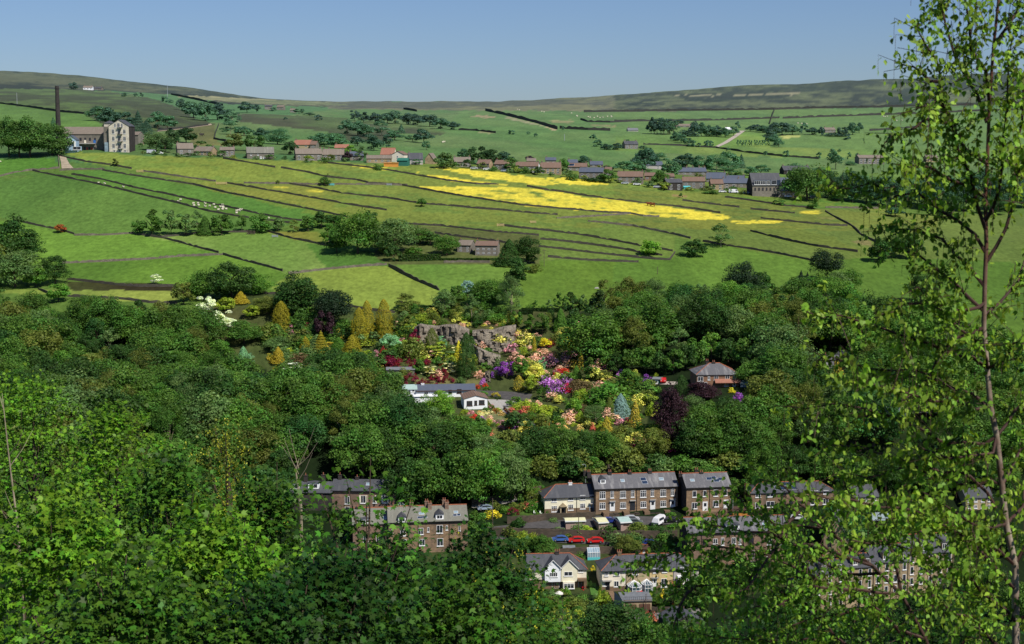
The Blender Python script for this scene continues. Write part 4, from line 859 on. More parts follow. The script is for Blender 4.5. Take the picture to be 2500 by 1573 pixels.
# ------------------------------------------------------------------ the wooded slopes
AV = [fr('G1', *p) for p in [(-40,180),(250,180),(760,300),(1150,340),(2209,330),(2209,1300),(1950,1420),(1780,1330),(1650,1130),(1160,960),(1040,830),(850,690),(620,660),(450,780),(300,860),(-60,720),(-300,480)]]
AV2 = [fr('G2', *p) for p in [(-200,300),(420,330),(560,500),(780,520),(880,640),(900,760),(1000,790),(1300,800),(1650,720),(2100,700),(2150,960),(1700,1090),(1560,1080),(1560,1500),(1050,1560),(1000,1240),(900,1240),(100,1500),(-200,1330)]]
AV3 = [(1170,1180),(1280,1180),(1480,1140),(1800,1150),(2130,1160),(2130,1600),(1170,1600)]
AVH = [(1955,870),(2110,870),(2110,925),(1955,925)]
AVH2 = [(2140,980),(2260,980),(2260,1060),(2140,1060)]
BRK = [(1560,850),(1870,850),(1870,955),(1560,960)]
AVT = [(715,1175),(1180,1175),(1180,1330),(715,1330)]
def inside(x, y, poly): return bool(inpoly(np.array([x]), np.array([y]), poly)[0])
def topline(px):
    return float(np.interp(px, [-200, 0, 160, 430, 480, 1350, 1420, 1500, 1600, 1700, 1800, 1950, 2000, 2100, 2300, 2600],
                               [770, 775, 790, 800, 830, 790, 775, 752, 740, 745, 752, 738, 745, 790, 880, 960]))
wood = []
Y = 335.0; row = 0
while Y < 600:
    x0 = (-320)*Y/F*1.0; row += 1
    X = (-150 - CX)/F*Y + (4.5 if row % 2 else 0)
    while X < (2560 - CX)/F*Y:
        xx, yy = X + random.uniform(-2.4, 2.4), Y + random.uniform(-2.5, 2.5)
        z = zat(xx, yy); px, py = pix((xx, yy, z))
        hid = py > float(np.interp(px, [0, 400, 700, 900, 1200, 1300], [1300, 1340, 1370, 1380, 1400, 1900]))
        kk = 1/mpp(px, py, yy); h = random.uniform(11.5, 17)*kk*(1.0 if py > 830 else .8)
        if py > topline(px) and py < 1420 and not hid and not any(inside(px, py - d*h, a) for a in (AV, AV2, AVH, AVH2, BRK) for d in (0, .45, .85)) and not any(inside(px, py, a) for a in (AV3, AVT)) and not inside(px, py - .8*h, AVT):
            if not (px > 1180 and py > 1150): wood.append((px, py, h))
        X += 9.6
    Y += 9.0 if Y < 480 else 11
random.shuffle(wood)
for px, py, h in wood:
    k = 1/mpp(px, py, dist(px, py))
    kind = random.choices(['oak', 'round', 'tall', 'birch'], [5, 3, 2, 1.6])[0]
    up = 1.0 if py > 830 else .8
    w_ = h*{'oak': 1.0, 'round': .88, 'tall': .62, 'birch': .55}[kind]*random.uniform(.9, 1.1)
    leftw = px < 1000
    col = random.choices(['dark', 'mid', 'fresh', 'grey', 'olive', 'blue'], [4, 6, 1.8 if leftw else 1.2, 1.3, 1.4, .8])[0]
    if kind == 'birch': col = random.choice(['grey', 'olive', 'mid'])
    place('N', px, py - h, py, w_, kind, col, 'woodland trees on the valley side', jit=.15, dark=.92)
print('WOOD', len(wood), 'objs', len(REG))
# ------------------------------------------------------------------ buildings
_wc = {}
def win_meshes(w, h, lights, transom, fm):
    key = (round(w, 1), round(h, 1), lights, transom, fm)
    if key in _wc: return _wc[key]
    w, h = max(key[0], .4), max(key[1], .4)
    b = .09; mb = MB()
    mb.box(-w/2, w/2, -.07, .06, 0, b); mb.box(-w/2, w/2, -.07, .06, h-b, h)
    mb.box(-w/2, -w/2+b, -.065, .06, b, h-b); mb.box(w/2-b, w/2, -.065, .06, b, h-b)
    for i in range(1, lights):
        x = -w/2 + w*i/lights; mb.box(x-.045, x+.045, -.06, .05, b, h-b)
    if transom: mb.box(-w/2+b, w/2-b, -.055, .05, h*.68, h*.68+.07)
    fr_ = mb.mesh('window_frame', M[fm])
    g = MB().box(-w/2+.03, w/2-.03, -.03, .05, .03, h-.03).mesh('window_pane', M['glass'])
    s = MB().box(-w/2-.12, w/2+.12, -.14, .04, -.16, -.003).mesh('window_sill', M[fm])
    _wc[key] = (fr_, g, s); return _wc[key]
_dc = {}
def door_meshes(w, h, m):
    key = (round(w, 1), round(h, 1), m)
    if key in _dc: return _dc[key]
    w, h = key[0], key[1]
    d = MB(); d.box(-w/2, w/2, -.06, .05, 0, h); d.box(-w/2-.1, -w/2-.002, -.08, .05, 0, h+.1); d.box(w/2+.002, w/2+.1, -.08, .05, 0, h+.1); d.box(-w/2, w/2, -.08, .05, h+.002, h+.1)
    g = MB(); g.box(-w*.3, w*.3, -.09, -.055, h*.5, h*.88)
    _dc[key] = (d.mesh('door', [M[m]]), g.mesh('door_pane', [M['glass']])); return _dc[key]
def add_window(root, u, y, z, w, h, lights=2, transom=False, fm='white', sill=True, deep=True):
    a, g, s = win_meshes(w, h, lights, transom, fm)
    o = newobj('window', a, root); o.location = (u, y, z)
    p = newobj('pane', g, o)
    if sill: newobj('sill', s, o)
    return o
def add_door(root, u, y, z, w, h, m='white'):
    a, g = door_meshes(w, h, m); o = newobj('door', a, root); o.location = (u, y, z); newobj('door_pane', g, o); return o
def roof_mesh(W_, D, h, rise, hl, hr, oh=.35, th=.16, side=.2):
    s = rise/(D/2); z0 = h - oh*s
    x0, x1 = -W_/2 - (oh if hl else side), W_/2 + (oh if hr else side)
    a = -W_/2 + hl*D/2 if hl else x0; b = W_/2 - hr*D/2 if hr else x1
    V = [(x0, -oh, z0), (x1, -oh, z0), (x1, D+oh, z0), (x0, D+oh, z0), (a, D/2, h+rise), (b, D/2, h+rise)]
    n = len(V); V2 = V + [(x, y, z - th) for x, y, z in V]
    F_ = [(0, 1, 5, 4), (2, 3, 4, 5), (6, 10, 11, 7), (8, 11, 10, 9), (0, 6, 7, 1), (2, 8, 9, 3)]
    F_ += [(3, 0, 4), (9, 10, 6), (3, 9, 6, 0)] if hl else [(0, 4, 10, 6), (4, 3, 9, 10)]
    F_ += [(1, 2, 5), (7, 11, 8), (1, 7, 8, 2)] if hr else [(1, 7, 11, 5), (5, 11, 8, 2)]
    return V2, F_, V
def lift_faces(V): return [(x, y, z) for x, y, z in V]
class House:
    def __init__(s, name, label, cat, f, x0, x1, base, eave, ridge, depth, yaw=0, wall='stone', roof='slate', hl=0, hr=0, found=5, side='', ridge_m='ridge', group=None, gablefront=False, back=None, plinth=None, minrise=.22, tiles=True):
        s.f = f; s.sc = frs(f); s.xc = (x0+x1)/2; s.base = base; s.eave_px = eave; s.ridge_px = ridge
        px, py = fr(f, s.xc, base); s.Y = dist(px, py); s.k = mpp(px, py, s.Y)*s.sc
        p = at(px, py); s.px, s.py = px, fr(f, 0, (base+ridge)/2)[1]
        s.beta = math.atan2(p.x, p.y); s.yaw = math.radians(yaw); s.cs = math.cos(s.yaw + s.beta)
        s.dep = math.atan2(-p.z, p.y); s.cd = math.cos(s.dep)
        s.W = (x1-x0)*s.k/s.cs; s.D = depth; s.h = (base-eave)*s.k/s.cd
        rp = (eave-ridge)*s.k
        if gablefront: s.rise = rp/s.cd
        else: s.rise = max(minrise*depth/2*1.0, (rp - depth/2*math.sin(s.dep))/s.cd)
        s.root = empty(name, p, s.yaw, label, cat, group)
        W_, D, h, r = s.W, s.D, s.h, s.rise
        wall = M[wall]; mb = MB()
        x0_, x1_ = -W_/2, W_/2
        if gablefront:
            V = [(x0_, 0, -found), (x1_, 0, -found), (x1_, D, -found), (x0_, D, -found), (x0_, 0, h), (x1_, 0, h), (x1_, D, h), (x0_, D, h), (0, 0, h+r), (0, D, h+r)]
            mb.add(V, [(0, 1, 5, 8, 4), (2, 3, 7, 9, 6), (1, 2, 6, 5), (3, 0, 4, 7)])
            oh = .3; z0 = h - oh*r/(W_/2)
            RV = [(x0_-oh, -.25, z0+.05), (0, -.25, h+r+.05), (x1_+oh, -.25, z0+.05), (x0_-oh, D+.25, z0+.05), (0, D+.25, h+r+.05), (x1_+oh, D+.25, z0+.05)]
            RV2 = RV + [(x, y, z+.18) for x, y, z in RV]
            RF = [(6, 7, 10, 9), (7, 8, 11, 10), (0, 3, 4, 1), (1, 4, 5, 2), (0, 1, 7, 6), (1, 2, 8, 7), (3, 9, 10, 4), (4, 10, 11, 5), (0, 6, 9, 3), (2, 5, 11, 8)]
            MB().add(RV2, RF).obj('roof', M[roof], s.root)
        else:
            V = [(x0_, 0, -found), (x1_, 0, -found), (x1_, D, -found), (x0_, D, -found), (x0_, 0, h), (x1_, 0, h), (x1_, D, h), (x0_, D, h)]
            Fc = [(0, 1, 5, 4), (2, 3, 7, 6)]
            n = 8
            if hl: Fc.append((3, 0, 4, 7))
            else: V.append((x0_, D/2, h+r)); Fc.append((3, 0, 4, n, 7)); n += 1
            if hr: Fc.append((1, 2, 6, 5))
            else: V.append((x1_, D/2, h+r)); Fc.append((1, 2, 6, n, 5)); n += 1
            mb.add(V, Fc)
            V2, F_, V0 = roof_mesh(W_, D, h + .2, r, hl, hr)
            s.roof = MB().add(V2, F_).obj('roof', M[roof], s.root)
            if ridge_m and tiles:
                rt = MB(); a, b = V0[4], V0[5]
                rt.tube([Vector(a) + Vector((0, 0, .06)), Vector(b) + Vector((0, 0, .06))], .12, 6)
                if hl:
                    for q in (V0[0], V0[3]): rt.tube([Vector(a), Vector(q) + Vector((0, 0, .05))], .1, 5)
                if hr:
                    for q in (V0[1], V0[2]): rt.tube([Vector(b), Vector(q) + Vector((0, 0, .05))], .1, 5)
                rt.obj('ridge_tiles', M[ridge_m], s.root)
        s.wall = mb.obj('wall', [wall], s.root)
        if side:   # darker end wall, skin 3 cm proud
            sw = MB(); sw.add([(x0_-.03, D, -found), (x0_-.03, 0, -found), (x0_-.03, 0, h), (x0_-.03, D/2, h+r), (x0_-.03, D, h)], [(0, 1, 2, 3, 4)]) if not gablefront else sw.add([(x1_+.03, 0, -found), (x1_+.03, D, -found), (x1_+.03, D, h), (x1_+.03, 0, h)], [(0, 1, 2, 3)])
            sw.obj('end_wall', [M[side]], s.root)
        if plinth:
            MB().box(x0_-.06, x1_+.06, -.06, .2, -found, plinth).obj('plinth', M['plinth'], s.root)
    def u(s, x): return (x - s.xc)*s.k/s.cs
    def z(s, y): return (s.base - y)*s.k/s.cd
    def win(s, L, lights=2, transom=False, fm='white', sill=True, y=0.0):
        for cx, cy, w, h in L:
            add_window(s.root, s.u(cx), y, s.z(cy + h/2), w*s.k/s.cs, h*s.k/s.cd, lights, transom, fm, sill)
    def door(s, L, m='white', y=0.0):
        for cx, cy, w, h in L: add_door(s.root, s.u(cx), y, s.z(cy + h/2), w*s.k/s.cs, h*s.k/s.cd, m)
    def box(s, name, mat, x0, x1, ytop, ybot, out_, inn=.05, m2=None):
        return MB().box(s.u(x0), s.u(x1), -out_, inn, s.z(ybot), s.z(ytop)).obj(name, M[mat], s.root)
    def slope(s, x, y):
        t = (s.eave_px - y)/(s.eave_px - s.ridge_px); return s.u(x), t*s.D/2, s.h + .2 + t*s.rise
    def panel(s, name, L, mat='glass', fm='white'):
        ang = math.atan2(s.rise, s.D/2)
        for cx, cy, w, h in L:      # w, h in metres
            x, y, z = s.slope(cx, cy)
            e = MB(); e.box(-w/2-.06, w/2+.06, -h/2-.06, h/2+.06, .0, .07)
            o = e.obj(name, M[fm], s.root); o.location = (x, y, z + .0); o.rotation_euler = (ang, 0, 0)
            g = MB().box(-w/2, w/2, -h/2, h/2, .03, .10).obj('pane', M[mat], o)
    def chim(s, L, mat='stone_dark', pots=2):
        for a in L:
            cx, ty = a[0], a[1]; t = a[2] if len(a) > 2 else 1.0
            x = s.u(cx); y = t*s.D/2; zr = s.h + t*s.rise; top = s.h + s.rise + (s.ridge_px - ty)*s.k/s.cd*.8
            w = .48; mb = MB().box(x-w, x+w, y-.42, y+.42, zr-.6, top); mb.box(x-w-.08, x+w+.08, y-.5, y+.5, top+.002, top+.14)
            c = mb.obj('chimney', M[mat], s.root)
            for i in range(pots):
                px_ = x + (i - (pots-1)/2)*.5
                MB().tube([(px_, y, top+.14), (px_, y, top+.75)], [.14, .11], 8).obj('chimney_pot', M['pot'], c)
    def pipe(s, xs, ytop=None):
        for x in xs: MB().tube([(s.u(x), -.1, s.z(s.base)), (s.u(x), -.1, s.h - .1)], .06, 6).obj('drainpipe', M['black'], s.root)
    def gutter(s): MB().box(-s.W/2-.3, s.W/2+.3, -.5, -.38, s.h-.22, s.h-.10).obj('gutter', M['black'], s.root)
    def dormer(s, cx, cy, w, h, wall='render_white', gable=True):
        x, y, z = s.slope(cx, cy); mb = MB(); d = 1.8
        mb.box(x-w/2, x+w/2, y-.2, y+d, z-.4, z+h)
        o = mb.obj('dormer', M[wall], s.root)
        rf = MB(); hh = w*.45 if gable else .15
        rf.add([(x-w/2-.15, y-.4, z+h), (x, y-.4, z+h+hh), (x+w/2+.15, y-.4, z+h), (x-w/2-.15, y+d+.4, z+h+.003), (x, y+d+.8, z+h+hh), (x+w/2+.15, y+d+.4, z+h+.003)], [(0, 1, 4, 3), (1, 2, 5, 4), (0, 2, 1)])
        rf.obj('dormer_roof', M['slate_dark'], o)
        a = add_window(o, x, y-.2, z, w*.75, h*.85, 2)

# --- terrace of four
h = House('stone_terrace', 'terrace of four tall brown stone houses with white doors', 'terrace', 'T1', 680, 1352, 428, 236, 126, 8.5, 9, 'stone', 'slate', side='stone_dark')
h.win([(740,290,48,58), (905,290,48,56), (1070,290,48,56), (1232,290,48,56)], 3, True); h.win([(740,376,48,52), (907,377,48,50), (1072,377,48,50), (1234,377,48,50)], 3, True)
h.win([(818,286,27,56), (984,286,27,56), (1144,286,27,56), (1309,286,27,56)], 2, True)
h.door([(820,383,36,74), (1148,383,36,74), (1311,385,36,74)]); h.door([(984,383,36,72)], 'door_dark')
for x in (820, 984, 1148, 1311): h.box('door_canopy', 'concrete', x-24, x+24, 338, 344, .5)
h.panel('skylight', [(915,183,1.0,1.0), (1232,181,1.2,1.0)], 'glass_light'); h.panel('solar_panel', [(1085,178,1.5,1.1), (1090,205,1.5,1.1)], 'solar', 'solar_frame')
h.dormer(752, 196, 1.5, 1.1); h.chim([(655,92), (825,98), (988,108), (1153,100)]); h.chim([(628,88,1.15)], pots=1)
h.pipe([1016, 685]); h.gutter()
for i, x in enumerate((842, 1007, 1172, 1338)):   # raised yards with white basement doors
    h.box('raised_terrace', 'plinth', x-106, x-62, 420, 520, 2.4); h.box('basement_wall', 'retaining', x-60, x-14, 436, 505, 2.2)
    b = h.box('basement_front', 'retaining', x-13, x+22, 432, 505, 2.3)
    o = add_door(h.root, h.u(x), -2.34, h.z(500), 20*h.k, 50*h.k, 'white')
    h.box('railing', 'black', x-60, x+20, 426, 430, 2.28, -2.2)
h.box('gas_cabinet', 'white', 1118, 1142, 486, 512, 2.9, -2.5)
# --- terrace of two
h = House('stone_terrace', 'pair of tall brown stone houses right of the terrace of four', 'terrace', 'T1', 1425, 1782, 452, 232, 122, 8.8, 9, 'stone', 'slate', side='stone_dark')
h.win([(1489,286,32,50), (1571,284,26,48), (1661,284,34,52), (1740,281,26,52)], 1); h.win([(1490,380,44,50), (1662,371,46,50)], 2, False)
h.door([(1576,388,36,72), (1745,378,36,68)]); h.panel('skylight', [(1487,180,1.1,.9)], 'glass_light'); h.panel('solar_panel', [(1625,172,1.4,1.0), (1665,166,1.2,1.0), (1680,190,1.4,1.0), (1715,178,1.2,1.0)], 'solar', 'solar_frame')
h.chim([(1408,118), (1578,110), (1545,90,1.2)]); h.pipe([1611]); h.gutter(); h.box('step_wall', 'plinth', 1470, 1785, 425, 470, 1.6)
h.door([(1606,468,18,36), (1773,462,18,36)], 'white', -1.6)
# --- cottage pair
h = House('cottage', 'cream rendered cottage pair with white chimney and orange-tiled hips beside the terrace', 'house', 'T1', 268, 682, 452, 315, 214, 8, 9, 'render_cream', 'slate_dark', hl=.9, plinth=1.6)
h.win([(344,333,42,30), (478,327,42,32), (576,322,42,34), (652,318,28,30)], 3); h.win([(346,405,44,48), (479,398,42,46), (577,392,42,44)], 3, True)
h.door([(414,428,30,66)], 'white'); h.door([(648,402,28,58)], 'door_blue'); h.box('porch', 'render_beige', 388, 396, 382, 452, 1.2); h.box('porch', 'render_beige', 434, 442, 382, 452, 1.2)
r = MB(); x = h.u(415); r.add([(x-1.0, -1.5, h.z(384)), (x, -1.5, h.z(358)), (x+1.0, -1.5, h.z(384)), (x-1.0, 0, h.z(384)), (x, 0, h.z(358)), (x+1.0, 0, h.z(384))], [(0, 1, 4, 3), (1, 2, 5, 4), (0, 2, 1)]); r.obj('porch_roof', M['render_beige'], h.root)
h.box('door_canopy', 'concrete', 628, 685, 368, 374, .7); h.chim([(497,196)], 'white', 2); h.pipe([528]); h.gutter()
# --- summer house beside cottage
h = House('garden_room', 'small dark-roofed glazed garden room at the left end of the cream cottage', 'shed', 'T1', 172, 246, 430, 385, 358, 2.6, 5, 'render_grey', 'slate_dark', hl=.9, hr=.9, found=1.5)
h.win([(190,408,22,30), (215,408,22,30), (238,408,18,30)], 1)
# --- semi with solar panels, right
h = House('stone_house', 'long brown stone semi with a bank of solar panels on its slate roof', 'house', 'R1', 492, 913, 818, 738, 688, 8, 6, 'stone', 'slate_dark', hl=.8, hr=.8)
h.win([(528,750,26,20), (588,748,38,22), (810,743,38,20), (868,742,26,18)], 2); h.win([(528,800,28,28), (590,796,40,30), (812,790,40,28), (868,788,28,30)], 2); h.win([(656,747,28,20), (656,790,28,20), (738,795,28,22)], 2, fm='timber_dark')
h.door([(695,798,18,40)], 'door_dark'); h.chim([(478,695,.6), (602,682), (744,680)])
for i in range(7): h.panel('solar_panel', [(626 + i*15.5, 700, .95, 1.5), (628 + i*15.5, 719, .95, 1.5)], 'solar', 'solar_frame')
# --- lower left of the right cluster: big terrace
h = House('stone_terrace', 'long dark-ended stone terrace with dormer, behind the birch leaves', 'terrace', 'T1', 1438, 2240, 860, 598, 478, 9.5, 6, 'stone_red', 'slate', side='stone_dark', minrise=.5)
h.win([(1516,680,36,52), (1570,678,28,52)], 2, fm='timber_dark'); h.win([(1660,672,34,40), (1808,672,34,50)], 2); h.win([(1718,676,26,58), (1858,680,20,44), (1812,768,34,48), (2096,684,38,58), (2098,780,38,52), (2195,690,36,56)], 2); h.win([(1958,784,42,60), (1960,860,40,40)], 2, fm='concrete'); h.win([(1948,678,44,56)], 2, fm='timber_dark')
h.dormer(1800, 588, 3.4, 1.3, gable=False); h.panel('skylight', [(1505,545,1.2,1.0), (1652,560,.9,.8)], 'glass'); h.panel('skylight', [(2090,560,2.4,2.0), (2140,590,2.4,2.0)], 'glass_light')
h.chim([(1555,440), (1712,462), (1858,470), (2030,462), (2132,450)]); h.pipe([1548, 1886, 2036]); h.gutter()
# --- chapel-like hall
h = House('chapel', 'stone chapel-like hall with steep gable and capped lead ventilator', 'chapel', 'R2', 395, 600, 760, 590, 400, 14, -14, 'stone_buff', 'slate', gablefront=True)
h.win([(448,640,34,120)], 2, True, fm='timber_dark'); h.win([(545,620,18,70)], 1, fm='timber_dark')
x, z = h.u(498), h.h + h.rise; MB().box(-.8, .8, 1.2, 2.8, z-.6, z+1.0).add([(-1, 1, z+1), (1, 1, z+1), (1, 3, z+1), (-1, 3, z+1), (0, 2, z+2)], [(0, 1, 4), (1, 2, 4), (2, 3, 4), (3, 0, 4)]).obj('ventilator', M['slate'], h.root)
# --- stepped terrace seen through the birch (four blocks)
for i, (a, b, base, eave, ridge) in enumerate([(300,590,1230,905,790), (590,830,1190,850,735), (830,1130,1120,800,650), (1130,1520,1060,720,560)]):
    h = House('stone_terrace', ['lowest block of the buff stepped terrace, furthest left behind the birch', 'buff terrace block with pointed stone dormer, second from left behind the birch', 'third block of the buff stepped terrace with tall chimney row behind the birch', 'right-hand highest block of the buff stepped terrace behind the birch'][i], 'terrace', 'R2', a, b, base, eave, ridge, 10, 12, 'stone_buff', 'slate_dark', found=8, group='stepped buff stone terrace behind the birch', side='stone_dark')
    n = max(2, int((b-a)/75))
    for j in range(n):
        x = a + (j+.5)*(b-a)/n
        h.win([(x, eave+45, 28, 60), (x, eave+145, 28, 64), (x, eave+235, 28, 60)], 1)
    h.dormer(a + (b-a)*.35, eave-20, 1.3, 1.6, 'stone_buff'); h.dormer(a + (b-a)*.8, eave-20, 1.3, 1.6, 'stone_buff')
    h.chim([(a+8, ridge-35), ((a+b)/2, ridge-35)], pots=4); h.pipe([(a+b)/2, b-8])
h = House('outbuilding', 'small buff outbuilding with grey slate roof at the foot of the stepped terrace', 'outbuilding', 'R2', 150, 290, 1110, 1010, 940, 6, 10, 'stone_red', 'slate')
h.win([(185,1062,28,36), (245,1060,20,30)], 1)
# --- twin gables
h = House('gabled_house', 'pair of semis with one white and one cream front gable under an orange-ridged slate roof', 'house', 'T4', 200, 930, 700, 470, 305, 8, 4, 'render_cream2', 'slate_dark', hl=0, hr=.9, plinth=2.3, minrise=.7)
k = h.k
for (gx0, gx1, top, wm, lab) in ((408, 605, 345, 'render_white', 'white gable'), (612, 812, 345, 'render_cream', 'cream gable')):
    a, b = h.u(gx0), h.u(gx1); m_ = (a+b)/2; ze, zt = h.z(440), h.z(top); zb = h.z(608)
    g = MB().add([(a, -.9, zb), (b, -.9, zb), (b, -.9, ze), (m_, -.9, zt), (a, -.9, ze), (a, .5, zb), (b, .5, zb), (b, .5, ze), (a, .5, ze)], [(0, 1, 2, 3, 4), (1, 6, 7, 2), (5, 0, 4, 8), (0, 5, 6, 1)]).obj('front_gable', M[wm], h.root)
    g['label'] = lab + ' of the pair'
    rr = MB(); o_ = .35; dz = o_*(zt-ze)/((b-a)/2)
    yb = 3.5
    rr.add([(a-o_, -1.15, ze-dz+.05), (m_, -1.15, zt+.05), (b+o_, -1.15, ze-dz+.05), (a-o_, yb*.3, ze-dz+.05), (m_, yb, zt+.05), (b+o_, yb*.3, ze-dz+.05),
            (a-o_, -1.15, ze-dz+.2), (m_, -1.15, zt+.2), (b+o_, -1.15, ze-dz+.2), (a-o_, yb*.3, ze-dz+.2), (m_, yb, zt+.2), (b+o_, yb*.3, ze-dz+.2)], [(6, 7, 10, 9), (7, 8, 11, 10), (0, 3, 4, 1), (1, 4, 5, 2), (0, 1, 7, 6), (1, 2, 8, 7)])
    rr.obj('gable_roof', M['slate_dark'], h.root)
    bb = MB(); bb.add([(a-o_, -1.2, ze-dz), (m_, -1.2, zt), (m_, -1.2, zt+.22), (a-o_, -1.2, ze-dz+.22)], [(0, 1, 2, 3)]); bb.add([(b+o_, -1.2, ze-dz), (m_, -1.2, zt), (m_, -1.2, zt+.22), (b+o_, -1.2, ze-dz+.22)], [(0, 3, 2, 1)]); bb.obj('bargeboard', M['white'], h.root)
h.win([(516,518,95,52)], 4, y=-.9); h.win([(698,510,100,55)], 2, y=-.9); h.win([(857,484,60,46)], 2); h.win([(545,660,90,90)], 3, True)
by = h.box('bay_window', 'render_cream2', 632, 776, 606, 695, 1.5)
add_window(h.root, h.u(704), -1.5, h.z(684), 128*k, 66*k, 3, True)
h.door([(850,645,34,96)], 'glass_light'); h.box('porch_pier', 'plinth', 892, 915, 600, 700, 1.4); h.box('porch_lintel', 'plinth', 815, 925, 575, 600, 1.42)
h.chim([(582,270)], 'stone_dark', 3)
# --- cream long semi row
h = House('rendered_terrace', 'row of four cream, yellow and grey rendered houses with a shared hipped slate roof', 'terrace', 'T4', 1130, 2330, 706, 468, 290, 8.5, 6, 'render_cream2', 'slate_dark', hl=.95, hr=.95, plinth=.9, minrise=.6)
h.box('yellow_front', 'render_yellow', 1725, 2012, 462, 660, .06); h.box('grey_front', 'render_grey', 2014, 2325, 462, 680, .06); h.box('beige_front', 'render_beige', 1430, 1723, 462, 680, .06)
h.win([(1184,502,44,56), (1310,499,68,54), (1540,498,70,50), (1905,482,62,52), (2250,470,40,50), (2130,474,72,50)], 3, y=-.07); h.win([(1782,484,40,52)], 2, y=-.07)
h.win([(1165,632,30,46), (1308,633,62,66)], 2); h.win([(1898,634,72,104)], 2, y=-.07); h.door([(1200,655,40,100)], 'door_dark'); h.door([(1782,632,42,96), ], 'white', -.07); h.door([(2245,620,38,96)], 'door_dark', -.07)
h.box('door_canopy', 'concrete', 1132, 1245, 580, 592, .8); h.box('door_canopy', 'concrete', 1735, 1828, 563, 572, .7)
h.box('bay_window', 'render_white', 2060, 2200, 548, 640, 1.1)
add_window(h.root, h.u(2130), -1.1, h.z(632), 130*h.k, 74*h.k, 5, True); h.chim([(1380,240), ], 'plinth', 3); h.pipe([1428, 2014]); h.gutter()
def conservatory(hh, x0, x1, base, eave, apex, out_, name='conservatory', label=None):
    a, b = hh.u(x0), hh.u(x1); m_ = (a+b)/2; r_ = (b-a)/2; zb, ze, za = hh.z(base), hh.z(eave), hh.z(apex)
    pts = [(a, -.1), (a, -out_*.6), (a+r_*.45, -out_), (b-r_*.45, -out_), (b, -out_*.6), (b, -.1)]
    bars = MB(); gl = MB()
    for i, (x, y) in enumerate(pts):
        bars.tube([(x, y, zb-1), (x, y, ze)], .07, 5); bars.tube([(x, y, ze+.02), (m_, -.15, za)], .07, 5)
        if i < 5:
            x2, y2 = pts[i+1]; bars.tube([(x, y, ze), (x2, y2, ze)], .07, 5); bars.tube([(x, y, zb+.7), (x2, y2, zb+.7)], .06, 5)
            xm, ym = (x+x2)/2, (y+y2)/2; bars.tube([(xm, ym, zb-1), (xm, ym, ze)], .05, 5); bars.tube([(xm, ym, ze+.02), (m_, -.15, za)], .05, 5)
            gl.add([(x, y+.03, zb-1), (x2, y2+.03, zb-1), (x2, y2+.03, ze), (x, y+.03, ze)], [(0, 1, 2, 3)]); gl.add([(x, y+.03, ze), (x2, y2+.03, ze), (m_, -.12, za-.03)], [(0, 1, 2)])
    c = bars.obj(name, M['white'], hh.root); gl.obj('glazing', M['conglass'], c)
M['conglass'] = plain('conservatory_glass', (.06, .10, .12), .1, .7, .3)
conservatory(h, 1440, 1605, 715, 640, 590, 3.2); conservatory(h, 1612, 1745, 700, 625, 580, 2.4)
# double garage below
h = House('double_garage', 'flat-topped stone double garage with two brown doors and a roof terrace', 'garage', 'T4', 1395, 1745, 1005, 862, 862, 6.5, 4, 'stone_buff', 'felt', hl=.1, hr=.1, found=3, minrise=.02, ridge_m=None)
h.box('garage_door', 'garage_brown', 1418, 1556, 902, 1003, .1); h.box('garage_door', 'garage_brown', 1590, 1728, 900, 1003, .1); h.box('parapet', 'plinth', 1392, 1750, 850, 868, .25); 
rail = MB()
for i in range(15): x = h.u(1400 + i*24); rail.tube([(x, 0, h.h), (x, 0, h.h+1.0)], .03, 4)
rail.box(h.u(1400), h.u(1738), -.03, .03, h.h+1.0, h.h+1.05); rail.obj('railing', M['black'], h.root)
MB().add([(h.u(1300), 3, h.z(780)), (h.u(1395), -.02, h.z(862)), (h.u(1395), -.02, -1), (h.u(1300), 3, 0)], [(0, 3, 2, 1)]).obj('side_wall', M['concrete'], h.root)
# dark gabled roof at bottom
h = House('outbuilding', 'dark gabled outbuilding below the lower road, half hidden by leaves', 'outbuilding', 'T1', 1300, 1560, 1430, 1340, 1285, 7, 18, 'stone_dark', 'slate_dark', gablefront=True)
# --- left terraces behind the maples
h = House('stone_terrace', 'upper left brown terrace with white shutters, half hidden by the foreground maples', 'terrace', 'T2', 355, 850, 470, 315, 230, 8.5, -3, 'stone_red', 'slate_dark', ridge_m=None)
h.win([(475,390,36,60), (598,383,44,60), (768,378,40,60)], 2); h.win([(475,462,36,40), (690,386,30,50)], 1)
for x in (575, 625, 698, 748, 792): h.box('shutter', 'render_cream', x-7, x+7, 352, 408, .08)
h.panel('skylight', [(628,270,.9,1.1)], 'glass_light'); h.chim([(400,185), (535,205), (268,190)], pots=1); h.gutter()
conservatory(h, 855, 930, 445, 425, 395, 2.0)
h = House('stone_terrace', 'dormered terrace end at far left of the half-hidden upper row', 'terrace', 'T2', 20, 352, 470, 330, 246, 8.5, -3, 'stone_dark', 'slate_dark', ridge_m=None)
h.dormer(205, 300, 3.0, 1.4, gable=False); h.dormer(60, 305, 2.4, 1.4, gable=False); h.chim([(130,185), (268,178)], pots=1)
h = House('stone_terrace', 'lower left stone terrace with lichened roof and white-trimmed gable dormers', 'terrace', 'T2', 800, 1415, 800, 556, 438, 9, 7, 'stone', 'roof_green', side='')
h.win([(912,640,44,46), (1050,632,40,50), (1197,620,50,62)], 2); h.win([(827,630,14,34), (1108,622,14,34), (1253,612,14,34), (1353,622,14,34)], 1); h.win([(914,722,48,62), (1060,718,44,50), (1200,720,48,60)], 2)
h.panel('skylight', [(1060,500,1.3,.8), (1330,498,1.0,.8)], 'glass_light'); h.panel('solar_panel', [(1045,532,1.2,.6), (1082,530,1.2,.6), (1320,522,.9,.6), (1350,520,.8,.6)], 'solar', 'solar_frame')
